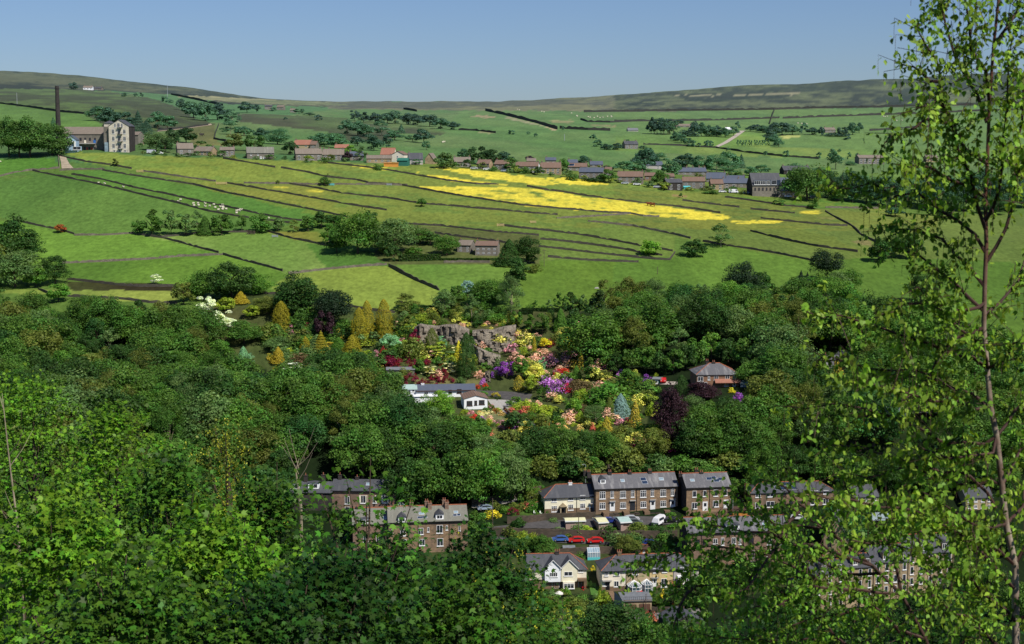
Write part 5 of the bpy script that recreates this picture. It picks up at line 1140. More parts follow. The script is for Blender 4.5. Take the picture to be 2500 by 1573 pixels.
h.dormer(905, 560, 2.0, 1.2); h.dormer(1198, 545, 2.0, 1.2); h.chim([(985,400), (1105,392), (1128,405,.8), (1243,385), (1262,400,.8)], 'stone_red', 2); h.pipe([1272, 1030]); h.gutter()
h = House('stone_terrace', 'grey-roofed terrace block joined to the left of the lichened one', 'terrace', 'T2', 520, 796, 780, 575, 455, 9, 7, 'stone_red', 'roof_green')
h.dormer(620, 572, 2.2, 1.0, gable=False); h.panel('skylight', [(770,540,.9,.9)], 'glass_light'); h.win([(620,690,40,50), (720,690,40,50)], 2); h.chim([(560,440), (840,430)], pots=1)
# --- bungalow and annexe
h = House('bungalow', 'long white bungalow with grey slate roof in the rock garden', 'bungalow', 'G1', 1312, 1768, 1012, 964, 912, 7, 6, 'render_white', 'slate_far', ridge_m=None, minrise=.3, found=3)
h.win([(1390,978,32,26)], 2, fm='solar_frame'); h.win([(1470,975,40,26), (1575,968,26,28), (1645,965,36,30)], 1, fm='timber_dark'); h.box('fascia', 'timber_dark', 1312, 1766, 956, 962, .42, -.36); h.chim([(1368,900)], 'white', 1)
h = House('bungalow_wing', 'low white flat-roofed wing at the left end of the bungalow', 'bungalow', 'G1', 1205, 1318, 1016, 950, 915, 7, 6, 'render_white', 'felt_green', hl=.2, hr=.0, ridge_m=None, minrise=.05, found=3)
h.win([(1262,975,14,36)], 1, fm='timber_dark'); h.win([(1290,960,16,20)], 1)
h = House('garden_annexe', 'white gabled sunroom annexe with brown roof and three dark windows', 'annexe', 'G1', 1682, 1862, 1102, 1022, 998, 9, 8, 'render_white', 'tile_brown', gablefront=True, found=3)
h.win([(1724,1056,44,36), (1818,1050,44,34)], 1, fm='timber_dark'); h.win([(1772,1053,22,34)], 1, fm='timber_dark')
h = House('white_outbuilding', 'white lower wall block below the bungalow, behind a pale green tree', 'outbuilding', 'G1', 1235, 1480, 1050, 1006, 1004, 3, 6, 'render_white', 'render_white', minrise=.02, ridge_m=None, found=3)
h = House('flat_garage', 'flat-roofed grey stone garage among the garden shrubs', 'garage', 'G1', 1085, 1300, 845, 800, 780, 6, 4, 'stone_grey', 'felt', minrise=.03, ridge_m=None, found=3); h.box('doorway', 'black', 1120, 1160, 812, 845, .05)
# --- brick hipped house
h = House('brick_house', 'brick semi with a hipped slate roof and red-tiled porch strip above the dark purple trees', 'house', 'G2', 1740, 2062, 940, 836, 750, 11, 4, 'brick', 'slate', hl=.9, hr=.9)
h.win([(1768,868,42,34), (1887,860,32,34), (1972,852,32,38), (2028,850,22,38), (1832,862,18,28)], 2); h.win([(1965,910,30,30), (1790,912,60,40)], 3); h.door([(2026,920,20,40)], 'white')
r = MB(); a, b = h.u(1875), h.u(2072); z0, z1 = h.z(893), h.z(878); r.add([(a, -1.5, z0), (b, -1.5, z0), (b, 0, z1+.4), (a, 0, z1+.4), (a, -1.5, z0-.15), (b, -1.5, z0-.15)], [(0, 1, 2, 3), (4, 5, 1, 0)]); r.obj('porch_roof', M['tile_red'], h.root)
h.chim([(1893,738), (1848,730,1.2)], 'stone_dark', 2)
h = House('garden_shed', 'green timber shed on the gravel beside the brick house', 'shed', 'G2', 1400, 1468, 912, 872, 858, 3, -12, 'green_paint', 'felt', found=1, ridge_m=None)
h.door([(1430,896,18,30)], 'white')
h = House('greenhouse', 'small glazed lean-to right of the brick house', 'greenhouse', 'G2', 2075, 2135, 935, 905, 885, 3, 0, 'glass_light', 'glass_light', found=1, ridge_m=None)
# houses half hidden by the birch
for f, lab, x0, x1, base, eave, ridge, yaw, wm, rm, gf in [
    ('R1', 'stone house with pale slate roof among trees behind the birch tip', 880, 955, 130, 88, 40, 12, 'stone_buff', 'slate', False),
    ('R1', 'narrow stone gable beside the pale-roofed house behind the birch tip', 958, 1018, 130, 62, 28, 8, 'stone_buff', 'slate', True),
    ('R1', 'pale stone house with blue-grey roof glimpsed through the birch', 1130, 1278, 420, 345, 300, -8, 'stone_buff', 'slate_far', False),
    ('R1', 'house with a broad blue-grey roof high behind the birch branches', 1230, 1480, 330, 285, 235, -6, 'stone_buff', 'slate_far', False),
    ('R1', 'buff house glimpsed behind the lower birch foliage', 1020, 1140, 805, 760, 700, 6, 'render_beige', 'slate_dark', False),
    ('R1', 'buff house left of the birch trunk base', 1590, 1720, 830, 765, 706, 4, 'render_beige', 'slate_dark', False),
    ('R1', 'long roofed stone house at the right edge behind the birch', 1560, 1880, 90, 50, 14, 5, 'stone_red', 'tile_brown', False)]:
    h = House('stone_house', lab, 'house', f, x0, x1, base, eave, ridge, 8, yaw, wm, rm, gablefront=gf, group=None, ridge_m=None)
    n = max(2, int((x1-x0)/32)) if not gf else 1
    for j in range(n): x = x0 + (j+.5)*(x1-x0)/n; h.win([(x, eave+14, 14, 16), (x, eave+14+(base-eave)*.5, 14, 16)], 2)
    if not gf: h.chim([(x0+14, ridge-10)], pots=1)

# --- sheds below the upper road
def lean_shed(label, f, x0, x1, base, top, rtop, depth, yaw, rm, slot=None):
    h = House('garage_shed', label, 'shed', f, x0, x1, base, top, rtop, depth, yaw, 'pebble', rm, hl=0, hr=0, found=1.5, ridge_m=None, minrise=.01, group='pinkish concrete sheds along the road')
    MB().box(-h.W/2-.22, h.W/2+.22, -.42, -.36, h.h-.1, h.h+.22).obj('fascia', M['white'], h.root)
    MB().box(-h.W/2-.25, -h.W/2-.2, -.42, depth+.2, h.h-.1, h.h+.25).obj('fascia', M['white'], h.root)
    if slot: h.win([slot], 2, fm='timber_dark')
lean_shed('wide pinkish shed with pale yellow roof, leftmost of the three', 'T3', 10, 335, 1040, 915, 868, 3.2, 6, 'felt_yellow')
lean_shed('square pinkish shed with pale yellow roof, middle of the three', 'T3', 565, 715, 1085, 940, 868, 5, 14, 'felt_yellow')
lean_shed('pinkish shed with pale green roof and dark slot window, rightmost of the three', 'T3', 935, 1105, 1095, 935, 855, 5.5, 14, 'felt_green', (1025, 958, 80, 30))
h = House('timber_garage', 'orange timber garage with brown curved roof beside the two-house terrace', 'garage', 'T1', 1803, 1920, 488, 430, 405, 5, 5, 'timber_orange', 'timber_dark', found=1, ridge_m=None)
h = House('garden_shed', 'dark brown timber shed with grey roof beside the greenhouse', 'shed', 'T1', 422, 512, 780, 738, 714, 2.6, 4, 'timber_dark', 'felt', found=1, ridge_m=None)
h = House('garden_shed', 'small grey-roofed shed behind the greenhouse', 'shed', 'T1', 640, 705, 740, 728, 712, 2.2, 4, 'timber_dark', 'felt', found=1, ridge_m=None)
h = House('garden_shed', 'orange timber summer house with window beside the clipped hedge', 'shed', 'T1', 1050, 1113, 785, 738, 710, 2.6, -15, 'timber_orange', 'timber_dark', found=1, ridge_m='ridge'); h.win([(1078,758,16,22)], 2, fm='white')
# greenhouse
b = at(*fr('T1', 668, 828)); k = mpp(*fr('T1', 668, 828), b.y)*frs('T1'); W2, H2, D2 = 100*k, 62*k, 2.6
root = empty('greenhouse', b, .1, 'glass greenhouse with a turquoise base between the two rendered rows', 'greenhouse')
fm = MB(); gl = MB(); hr = H2 + 1.0
for i in range(6):
    x = -W2/2 + W2*i/5
    fm.tube([(x, 0, 0), (x, 0, H2), (x, D2/2, hr), (x, D2, H2), (x, D2, 0)], .05, 4)
for y, z in ((0, H2), (D2/2, hr), (D2, H2), (0, .1)): fm.tube([(-W2/2, y, z), (W2/2, y, z)], .05, 4)
fm.obj('frame', M['white'], root)
gl.add([(-W2/2, .03, .6), (W2/2, .03, .6), (W2/2, .03, H2), (-W2/2, .03, H2), (-W2/2, D2/2, hr-.03), (W2/2, D2/2, hr-.03), (W2/2, D2-.03, H2), (-W2/2, D2-.03, H2), (-W2/2, D2-.03, 0), (W2/2, D2-.03, 0), (-W2/2, .03, 0), (W2/2, .03, 0)], [(0, 1, 2, 3), (3, 2, 5, 4), (4, 5, 6, 7), (7, 6, 9, 8), (10, 3, 4, 7, 8), (11, 9, 6, 5, 2)])
gl.obj('glazing', M['glass_light'], root); MB().box(-W2/2-.05, W2/2+.05, -.06, .02, -.6, .7).obj('base_panel', M['cyan'], root)
# clipped hedges
def hedge(label, f, x0, x1, base, top, depth, col='dark', yaw=0):
    px, py = fr(f, (x0+x1)/2, base); b = at(px, py); k = mpp(px, py, b.y)*frs(f)
    W_, H_ = (x1-x0)*k, (base-top)*k; m = 1600
    w = np.array([W_*depth, W_*H_*1.0, depth*H_]); w /= w.sum(); side = RNG.choice(3, m, p=w)
    p = RNG.uniform(-.5, .5, (m, 3)); p[side == 0, 2] = .5; p[side == 1, 1] = np.where(RNG.random((side == 1).sum()) < .8, -.5, .5); p[side == 2, 0] = np.sign(p[side == 2, 0])*.5
    pos = p*np.array([W_, depth, H_]) + np.array([0, depth/2, H_/2]) + RNG.normal(size=(m, 3))*.08
    nr = np.zeros((m, 3)); nr[side == 0, 2] = 1; nr[side == 1, 1] = -1; nr[side == 2, 0] = np.sign(p[side == 2, 0]); nr += RNG.normal(size=(m, 3))*.45
    nr /= np.linalg.norm(nr, axis=1)[:, None]; t = np.cross(nr, RNG.normal(size=(m, 3))); t /= np.linalg.norm(t, axis=1)[:, None]; bb = np.cross(nr, t)
    s = RNG.uniform(.2, .42, (m, 1)); q = np.stack([pos+t*s, pos+bb*s*.7, pos-t*s, pos-bb*s*.7], 1).reshape(-1, 3)
    me = mesh_of('hedge', q, [tuple(range(i*4, i*4+4)) for i in range(m)], M['leaf'])
    C = np.stack([RNG.uniform(.6, 1.35, m), np.zeros(m), RNG.uniform(0, 1, m), np.ones(m)], 1)
    me.color_attributes.new('tint', 'FLOAT_COLOR', 'CORNER').data.foreach_set('color', np.repeat(C, 4, 0).reshape(-1))
    o = newobj('hedge', me); o.location = b - Vector((0, 0, .2)); o.rotation_euler = (0, 0, math.radians(yaw)); o.color = (*CW[col][0], 1); tag(o, label, 'hedge')
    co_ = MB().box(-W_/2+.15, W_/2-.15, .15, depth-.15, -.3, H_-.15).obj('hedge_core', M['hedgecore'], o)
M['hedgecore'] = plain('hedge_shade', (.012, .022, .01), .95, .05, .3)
hedge('square clipped hedge beside the orange summer house', 'T1', 1122, 1250, 768, 688, 2.2)
hedge('long clipped hedge in front of the farmhouse trees', 'V2', 480, 760, 1205, 1160, 2.5, 'mid', 8)
hedge('dark hedge in front of the solar-panelled semi', 'R1', 620, 700, 850, 805, 2.5)
hedge('low bright hedge at the farmhouse garden front', 'V2', 760, 1150, 1200, 1186, 1.2, 'mid')
hedge('dark hedge along the top of the rock garden', 'G1', 1330, 1560, 355, 305, 2.5)
hedge('dark hedge above the poplar saplings at the garden top', 'G2', 390, 690, 352, 325, 2.0)
hedge('dark hedge line under the birch trees at the garden top right', 'G1', 2110, 2209, 375, 335, 2.0)
# --- the village on the shelf
VH = """
V1|1480,1575|640,600,578|stone_roof|stone_grey|8|2|3|small stone house between garden shrubs and the long barn
V1|1195,1300|632,590,552|stone_roof|stone_grey|18|2|2|dark stone farmhouse with big chimney right of the mill
V1|1305,1415|632,606,575|stone_roof|stone_buff|-20|2|3|low buff cottage behind yellow shrubs right of the mill
V1|1990,2165|668,625,588|stone_roof|stone_grey|14|2|4|stone-roofed farmhouse at the start of the village row
V1|2170,2312|665,630,592|stone_roof|stone_grey|4|2|4|stone-roofed cottage with a strip of mullioned windows
V1|1975,2085|585,562,530|tile_red|render_beige|-8|1|2|red-tiled house standing behind the village row at left
V1|2085,2125|590,562,538|tile_brown|stone_grey|-8|1|1|small brown-roofed house touching the left red-tiled one
V1|2250,2341|588,582,560|tile_red|stone_red|0|1|1|low red roof behind the village row
V1|870,930|560,500,475|stone_roof|stone_grey|-14|2|1|small house just right of the mill gable
V1|935,965|560,525,500|stone_roof|stone_buff|10|1|1|tiny gabled shed right of the mill
V2|0,105|520,490,455|stone_roof|stone_grey|2|2|3|stone cottage at the left end above the orange container
V2|262,430|548,518,495|stone_roof|stone_buff|4|1|4|low stone barn left of the orange container
V2|150,240|530,500,470|slate_far|stone_grey|8|1|2|grey-roofed house beside the purple village tree
V2|545,640|556,522,480|slate_dark|render_grey|8|2|2|pale-walled house with dark roof right of the green barn
V2|850,962|572,540,508|stone_roof|stone_grey|6|2|3|grey stone pair before the dark village trees
V2|1003,1085|585,553,525|tile_brown|stone_grey|-16|2|2|brown-roofed semi with pale gable, leftmost of the estate
V2|1120,1200|592,556,528|tile_brown|stone_grey|-16|2|2|brown-roofed semi with pale gable, second of the estate
V2|1262,1412|606,570,540|tile_brown|stone_grey|-10|2|4|long brown-roofed semi above the red and white vans
V2|1430,1565|620,580,543|tile_brown|stone_buff|-6|2|4|brown-roofed block with buff end gable in the estate
V2|1612,1740|600,574,548|tile_brown|stone_grey|-8|2|3|estate house with solar panels behind the hedge
V2|1690,1850|655,610,578|slate_far|stone_grey|-10|2|4|blue-roofed semi in front of the village hedge
V2|1620,1682|560,545,524|slate_far|stone_grey|4|1|2|small dark-roofed house peeping over the estate
V2|1765,1850|575,558,535|slate_far|stone_grey|0|1|2|low blue-grey roof above the estate houses
V2|1465,1535|560,530,510|slate_far|stone_grey|0|1|2|small grey roof behind the estate trees
V2|1340,1400|556,535,520|stone_roof|stone_grey|0|1|1|tiny roof beside the purple round tree
V2|1860,1905|640,600,575|tile_brown|stone_grey|-10|1|1|narrow brown-roofed house right of the blue-roofed semi
V2|1948,2118|680,640,604|tile_brown|stone_grey|-8|2|4|long brown-roofed semi above two parked pale cars
V2|2130,2205|665,635,612|tile_brown|stone_red|-8|1|2|reddish roof half behind the round village tree
V2|2265,2330|670,640,618|tile_brown|stone_grey|0|1|2|brown roof right of the round village tree
V3|170,285|632,612,590|slate_far|render_grey|6|2|2|grey-roofed house with large window among village trees
V3|310,400|760,716,692|slate_dark|stone_dark|16|2|2|dark stone house with white windows at the field edge
V3|400,532|748,708,680|tile_brown|stone_grey|-4|2|3|brown-roofed houses behind the turquoise shed
V3|355,540|672,650,626|slate_far|stone_grey|3|1|5|long slate terrace roof with many chimneys at the back of the village
V3|540,650|715,690,655|slate_far|stone_grey|-10|1|3|cluster of blue slate roofs behind the village centre
V3|655,760|715,695,672|slate_far|stone_grey|-14|1|3|blue slate roofs left of the dark modern building
V3|568,640|755,722,695|tile_brown|stone_buff|2|2|2|buff-walled brown-roofed house left of the white van
V3|640,722|755,718,690|slate_far|stone_grey|2|2|2|grey-roofed house directly behind the white van
V3|725,808|745,718,690|slate_far|stone_grey|-4|1|2|slate roofs touching the left side of the dark modern building
V3|975,1035|745,712,685|slate_far|stone_dark|10|2|1|steep slate gable just right of the dark modern building
V3|980,1070|800,765,740|slate_far|stone_buff|4|1|3|low annexe with slate roof right of the dark modern building
V3|998,1150|668,642,616|slate_dark|stone_dark|12|1|3|long dark barn roof above the big round tree
V3|1205,1270|655,645,635|tile_brown|stone_grey|0|1|1|pale brown roof peeping over the dark trees
V3|62,140|515,490,470|slate_dark|stone_grey|10|2|3|isolated dark stone farmhouse on the green hillside
V3|362,462|388,380,369|stone_roof|stone_grey|3|1|3|distant stone-roofed farm in the poplar belt
V3|1240,1300|420,404,390|stone_roof|stone_grey|8|1|3|distant farm with dark trees on the right hillside
V3|80,140|412,405,395|felt|render_grey|4|1|2|low grey barn left of the distant poplars
V3|655,690|404,400,394|render_white|render_white|0|1|1|tiny white building in the distant tree belt
V3|1440,1585|605,570,552|stone_roof|stone_grey|12|2|6|long grey stone farm terrace on the right hillside
V3|1835,1900|592,570,560|stone_roof|stone_buff|0|1|3|pale farm half hidden behind the birch crown
V3|1945,2012|762,748,728|slate|stone_grey|0|1|2|pale-roofed house in dark trees behind the birch
V3|1855,1965|835,825,806|tile_brown|stone_buff|0|1|2|brown-roofed house low in the trees behind the birch
V3|1785,1825|806,796,782|slate|stone_grey|0|1|1|tiny grey roof in dark trees behind the birch
V3|2385,2440|775,745,730|slate_dark|stone_buff|0|1|2|house at the right edge behind the birch trunk
V1|560,620|192,178,166|stone_roof|render_white|4|1|3|distant white farmhouse below the left moor
V1|628,680|192,182,174|slate_dark|stone_grey|-6|1|3|distant dark barn right of the white moor farmhouse
V1|1780,1830|325,305,294|slate_dark|stone_grey|8|1|2|distant dark farmhouse below the moor edge
V1|1860,1905|328,308,298|stone_roof|stone_grey|-8|1|2|distant stone farmhouse below the moor edge
V1|1950,1985|345,330,322|stone_roof|stone_grey|0|1|1|small distant cottage right of the two moor-edge farmhouses
V2|872,962|1146,1102,1066|stone_roof|stone_grey|-14|2|2|stone barn attached left of the hillside farmhouse
V2|992,1140|1168,1106,1076|tile_brown|stone_grey|-8|2|4|hillside farmhouse with mullioned windows among dark trees
V2|2022,2085|332,326,316|slate_dark|stone_grey|0|1|1|dark low barn on the hillside left of the far poplars
"""
for line in VH.strip().splitlines():
    f, xs, ys, rm, wm, yaw, fl, nw, lab = line.split('|'); x0, x1 = map(float, xs.split(',')); b_, e_, r_ = map(float, ys.split(',')); fl, nw = int(fl), int(nw)
    far = dist(*fr(f, (x0+x1)/2, b_)) > 1150
    h = House('farmhouse' if 'farm' in lab else 'village_house' if 'barn' not in lab else 'barn', lab, 'barn' if 'barn' in lab else 'house', f, x0, x1, b_, e_ - (b_-e_)*.08, r_, 7.5 if not far else 9, float(yaw), wm, rm, ridge_m=None, minrise=.42, found=4)
    hh = (b_-e_)
    for j in range(nw):
        x = x0 + (j+.5)*(x1-x0)/nw
        ww = min(15, (x1-x0)/nw*.55)
        L = [(x, e_ + hh*(.32 if fl == 2 else .45), ww, min(hh*.3, 11))]
        if fl == 2: L.append((x, e_ + hh*.74, ww, min(hh*.3, 11)))
        h.win(L, 2, sill=False)
    h.chim([(x0 + 6, r_-8)] + ([(x1-6, r_-8)] if nw > 2 else []), 'stone_grey', 1)
    if 'many chimneys' in lab: h.chim([(x0 + (x1-x0)*t, r_-10) for t in (.2, .4, .6, .8)], 'stone_grey', 1)
    if 'solar' in lab: h.panel('solar_panel', [(x0+14+i*10, (e_+r_)/2, 1.6, 2.4) for i in range(3)], 'solar', 'solar_frame')
    if 'pale gable' in lab or 'buff end' in lab:
        D, H_, R_ = h.D, h.h, h.rise; x = h.W/2 + .04
        MB().add([(x, 0, -1), (x, D, -1), (x, D, H_), (x, D/2, H_+R_), (x, 0, H_)], [(0, 1, 2, 3, 4)]).obj('gable_end', M['stone_buff'], h.root)
# pale front gables in the village
h = House('cream_gabled_house', 'cream-gabled house with a bright red roof behind the orange container', 'house', 'V2', 430, 512, 540, 490, 468, 9, -14, 'render_cream2', 'tile_brown', gablefront=True); h.win([(470,505,10,14)], 2)
h = House('red_roofed_house', 'red-tiled cream house left of the cream gable', 'house', 'V2', 355, 445, 520, 488, 447, 8, -8, 'render_cream2', 'tile_red', ridge_m='ridge'); h.win([(400,502,34,10)], 4)
h = House('white_gabled_barn', 'stone barn with white triangular gable right of the dark-roofed pale house', 'barn', 'V2', 655, 710, 552, 520, 482, 8, -14, 'stone_buff', 'stone_roof', gablefront=True)
h = House('green_shed', 'dark green corrugated shed beside the orange container', 'shed', 'V2', 466, 536, 566, 530, 514, 6, -10, 'green_paint', 'green_paint', ridge_m=None, found=2)
h = House('shipping_container', 'bright orange container in the village yard', 'container', 'V2', 378, 474, 572, 548, 546, 2.6, 2, 'orange', 'orange', ridge_m=None, found=1, minrise=.02)
h = House('white_gabled_house', 'white gable end standing between the two brown-roofed estate blocks', 'house', 'V2', 1408, 1430, 610, 562, 540, 7, 0, 'render_white', 'tile_brown', gablefront=True)
h = House('turquoise_shed', 'turquoise clad shed between dark house and brown-roofed houses', 'shed', 'V3', 408, 445, 752, 740, 734, 3, 0, 'cyan', 'cyan', ridge_m=None, found=2)
# modern dark building
h = House('modern_building', 'dark modern building with tall dark roof and glazed band over a stone ground floor', 'building', 'V3', 812, 978, 795, 728, 658, 11, 8, 'stone_grey', 'slate_dark', ridge_m=None, side='stone_dark', minrise=.9)
h.box('glazed_band', 'solar', 818, 972, 698, 728, .35); h.win([(838,714,34,22), (872,714,30,22), (902,714,22,22)], 3, y=-.36); h.win([(935,712,30,26)], 1, y=-.36, fm='solar_frame'); h.win([(828 + i*22, 752, 10, 18) for i in range(7)], 1, fm='timber_dark', sill=False); h.box('doorway', 'black', 925, 965, 778, 795, .05)
# stone barn
h = House('stone_barn', 'long low stone barn with a grey slate roof and dark left gable', 'barn', 'V1', 1662, 1842, 656, 616, 578, 9, 12, 'stone_grey', 'roof_green', side='stone_dark', ridge_m=None, minrise=.5)
h.win([(1690,628,10,12), (1735,628,10,10), (1820,626,8,12)], 1); h.door([(1755,648,10,16), (1775,650,12,12)], 'white')
# --- the mill
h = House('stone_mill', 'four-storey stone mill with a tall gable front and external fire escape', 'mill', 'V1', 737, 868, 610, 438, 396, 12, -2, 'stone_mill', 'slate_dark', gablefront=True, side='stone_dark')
h.win([(779,432,12,26), (802,430,16,28), (824,432,12,26)], 2); h.win([(x, y, 17, 30) for x in (766, 839) for y in (474, 521, 569)] + [(804, y, 19, 34) for y in (474, 521, 569)], 2, True); h.win([(x, 603, 14, 12) for x in (770, 804, 840)], 1)
esc = MB()
for z_ in (446, 492, 540, 588):
    a, b = h.u(795), h.u(826); zz = h.z(z_); esc.box(a, b, -1.4, -.1, zz, zz+.12)
    for t in (0, .5, 1): x = a + (b-a)*t; esc.tube([(x, -1.4, zz), (x, -1.4, zz+1.1)], .04, 4)
    esc.box(a, b, -1.43, -1.38, zz+1.1, zz+1.16)
for z0_, z1_ in ((492, 446), (540, 492), (588, 540)): esc.tube([(h.u(795), -1.0, h.z(z0_)), (h.u(828), -1.0, h.z(z1_))], .12, 4)
esc.obj('fire_escape', M['black'], h.root)
h.box('left_bay', 'stone_grey', 697, 737, 440, 612, -2.0, 18); h.box('glazed_stair', 'glass_light', 704, 732, 545, 608, -1.0, 2.2)
h.box('corner_tower', 'stone_mill', 697, 750, 418, 445, -3, 9)
tw = MB(); a, b = h.u(694), h.u(755); tw.add([(a, 2.6, h.z(418)), (b, 2.6, h.z(418)), (b, 9.4, h.z(418)), (a, 9.4, h.z(418)), ((a+b)/2, 6, h.z(398))], [(0, 1, 4), (1, 2, 4), (2, 3, 4), (3, 0, 4), (0, 3, 2, 1)]); tw.obj('tower_roof', M['slate_dark'], h.root)
h = House('mill_shed', 'long low weaving shed with a pale stone roof left of the mill gable', 'mill', 'V1', 412, 697, 597, 490, 448, 16, -2, 'stone_grey', 'stone_roof', ridge_m=None, minrise=.5)
h.win([(x, 525, 14, 20) for x in (465, 510, 545, 575, 605, 638)], 1, fm='timber_dark', sill=False); h.door([(x, 588, 10, 24) for x in (570, 600, 635)], 'door_dark'); h.door([(x, 588, 8, 16) for x in (585, 615)], 'red_cloth'); h.box('gallery', 'concrete', 455, 640, 550, 556, 2.5, .0); h.box('door_surround', 'render_cream2', 568, 580, 530, 560, .3); h.box('blue_sign', 'blue_plastic', 628, 642, 530, 552, .3)
h = House('mill_annexe', 'blue-grey modern annexe with white framed balcony in front of the weaving shed', 'annexe', 'V1', 440, 512, 614, 528, 500, 6, 0, 'slate_far' if False else 'door_blue', 'slate_far', gablefront=True)
h.win([(466,522,30,20)], 2); h.box('white_frame', 'white', 455, 510, 538, 544, 1.6); h.box('white_frame', 'white', 504, 511, 544, 575, 1.6); h.win([(470,556,30,20), (520,584,50,22)], 2, y=-1.0); h.box('balcony', 'door_blue', 445, 548, 572, 600, .9)
# chimney stack
p0 = at(*fr('V1', 396, 560)); k = mpp(*fr('V1', 396, 560), p0.y)*frs('V1'); Hc = (560-170)*k
mb = MB(); mb.tube([(0, 0, -2), (-.0, 0, Hc*.3), (-1.2*0, 0, Hc*.93), (0, 0, Hc*.95)], [21*k, 17.5*k, 12.5*k, 13*k], 8); st = empty('mill_chimney', p0, 0, 'tall tapering blackened octagonal mill chimney', 'chimney')
mb.obj('stack', M['stone_dark'], st); MB().tube([(0, 0, Hc*.952), (0, 0, Hc*.965), (0, 0, Hc)], [15.5*k, 15*k, 12*k], 8).obj('chimney_cap', M['stone_dark'], st)

# --- rock outcrops of the quarry garden
def rock(label, f, top, bot, thick=5):
    n = 34; m = 14
    tp = [np.interp(np.linspace(0, 1, n), np.linspace(0, 1, len(top)), [p[i] for p in top]) for i in (0, 1)]
    bp = [np.interp(np.linspace(0, 1, n), np.linspace(0, 1, len(bot)), [p[i] for p in bot]) for i in (0, 1)]
    V = []; Fc = []
    for i in range(n):
        b = at(*fr(f, bp[0][i], bp[1][i])); k = mpp(*fr(f, bp[0][i], bp[1][i]), b.y)*frs(f)
        Ht = (bp[1][i]-tp[1][i])*k*1.03; xt = (tp[0][i]-bp[0][i])*k
        blk = math.floor(i/3.3); 
        for j in range(m):
            t = j/(m-1); led = math.floor(t*4.2)
            off = (_perm[(blk*13) & 255, (led*7) & 255]-.5)*1.8 + (_perm[(i*3) & 255, (j*5) & 255]-.5)*.2
            V.append((b.x + xt*t + (_perm[i & 255, (j*9) & 255]-.5)*.4, b.y - 1.2 + t*2.0 + off, b.z - 1 + (Ht+1)*t + ((_perm[(i*7) & 255, 3]-.5)*.9 if j == m-1 else 0)))
        V.append((b.x + xt, b.y + thick, b.z + Ht + .3)); V.append((b.x + xt, b.y + thick + 4, b.z + Ht - 3))
    q = m + 2
    for i in range(n-1):
        for j in range(q-1):
            a = i*q + j; Fc.append((a, a+q, a+q+1, a+1))
    o = newobj('rock_outcrop', mesh_of('rock_outcrop', V, Fc, M['rock'])); tag(o, label, 'rock face', 'quarried rock faces above the garden')
rock('left rock outcrop beside the dark maroon shrub', 'G1', [(1295,490),(1340,465),(1400,475),(1480,480)], [(1290,600),(1340,640),(1420,620),(1480,560)])
rock('middle broken rock shelf behind the narrow green conifers', 'G1', [(1470,480),(1540,470),(1620,468),(1720,505)], [(1480,560),(1550,600),(1640,620),(1720,590)])
rock('right blocky rock face with vertical joints', 'G1', [(1745,515),(1820,505),(1900,510),(1985,485),(2080,470)], [(1760,600),(1830,610),(1900,600),(1990,590),(2080,560)])
rock('lower right rounded rock bench under the blocky face', 'G1', [(1850,595),(1930,590),(2000,590),(2050,590)], [(1850,640),(1930,655),(2000,645),(2050,630)], 2)
rock('dark shaded lower cliff above the violet bush', 'G1', [(1720,600),(1790,640),(1880,680),(1960,700)], [(1740,700),(1800,760),(1880,770),(1960,760)], 3)
rock('leaning rock slab beside the lilac bush', 'G1', [(1845,820),(1875,815)], [(1840,880),(1885,885)], 1)
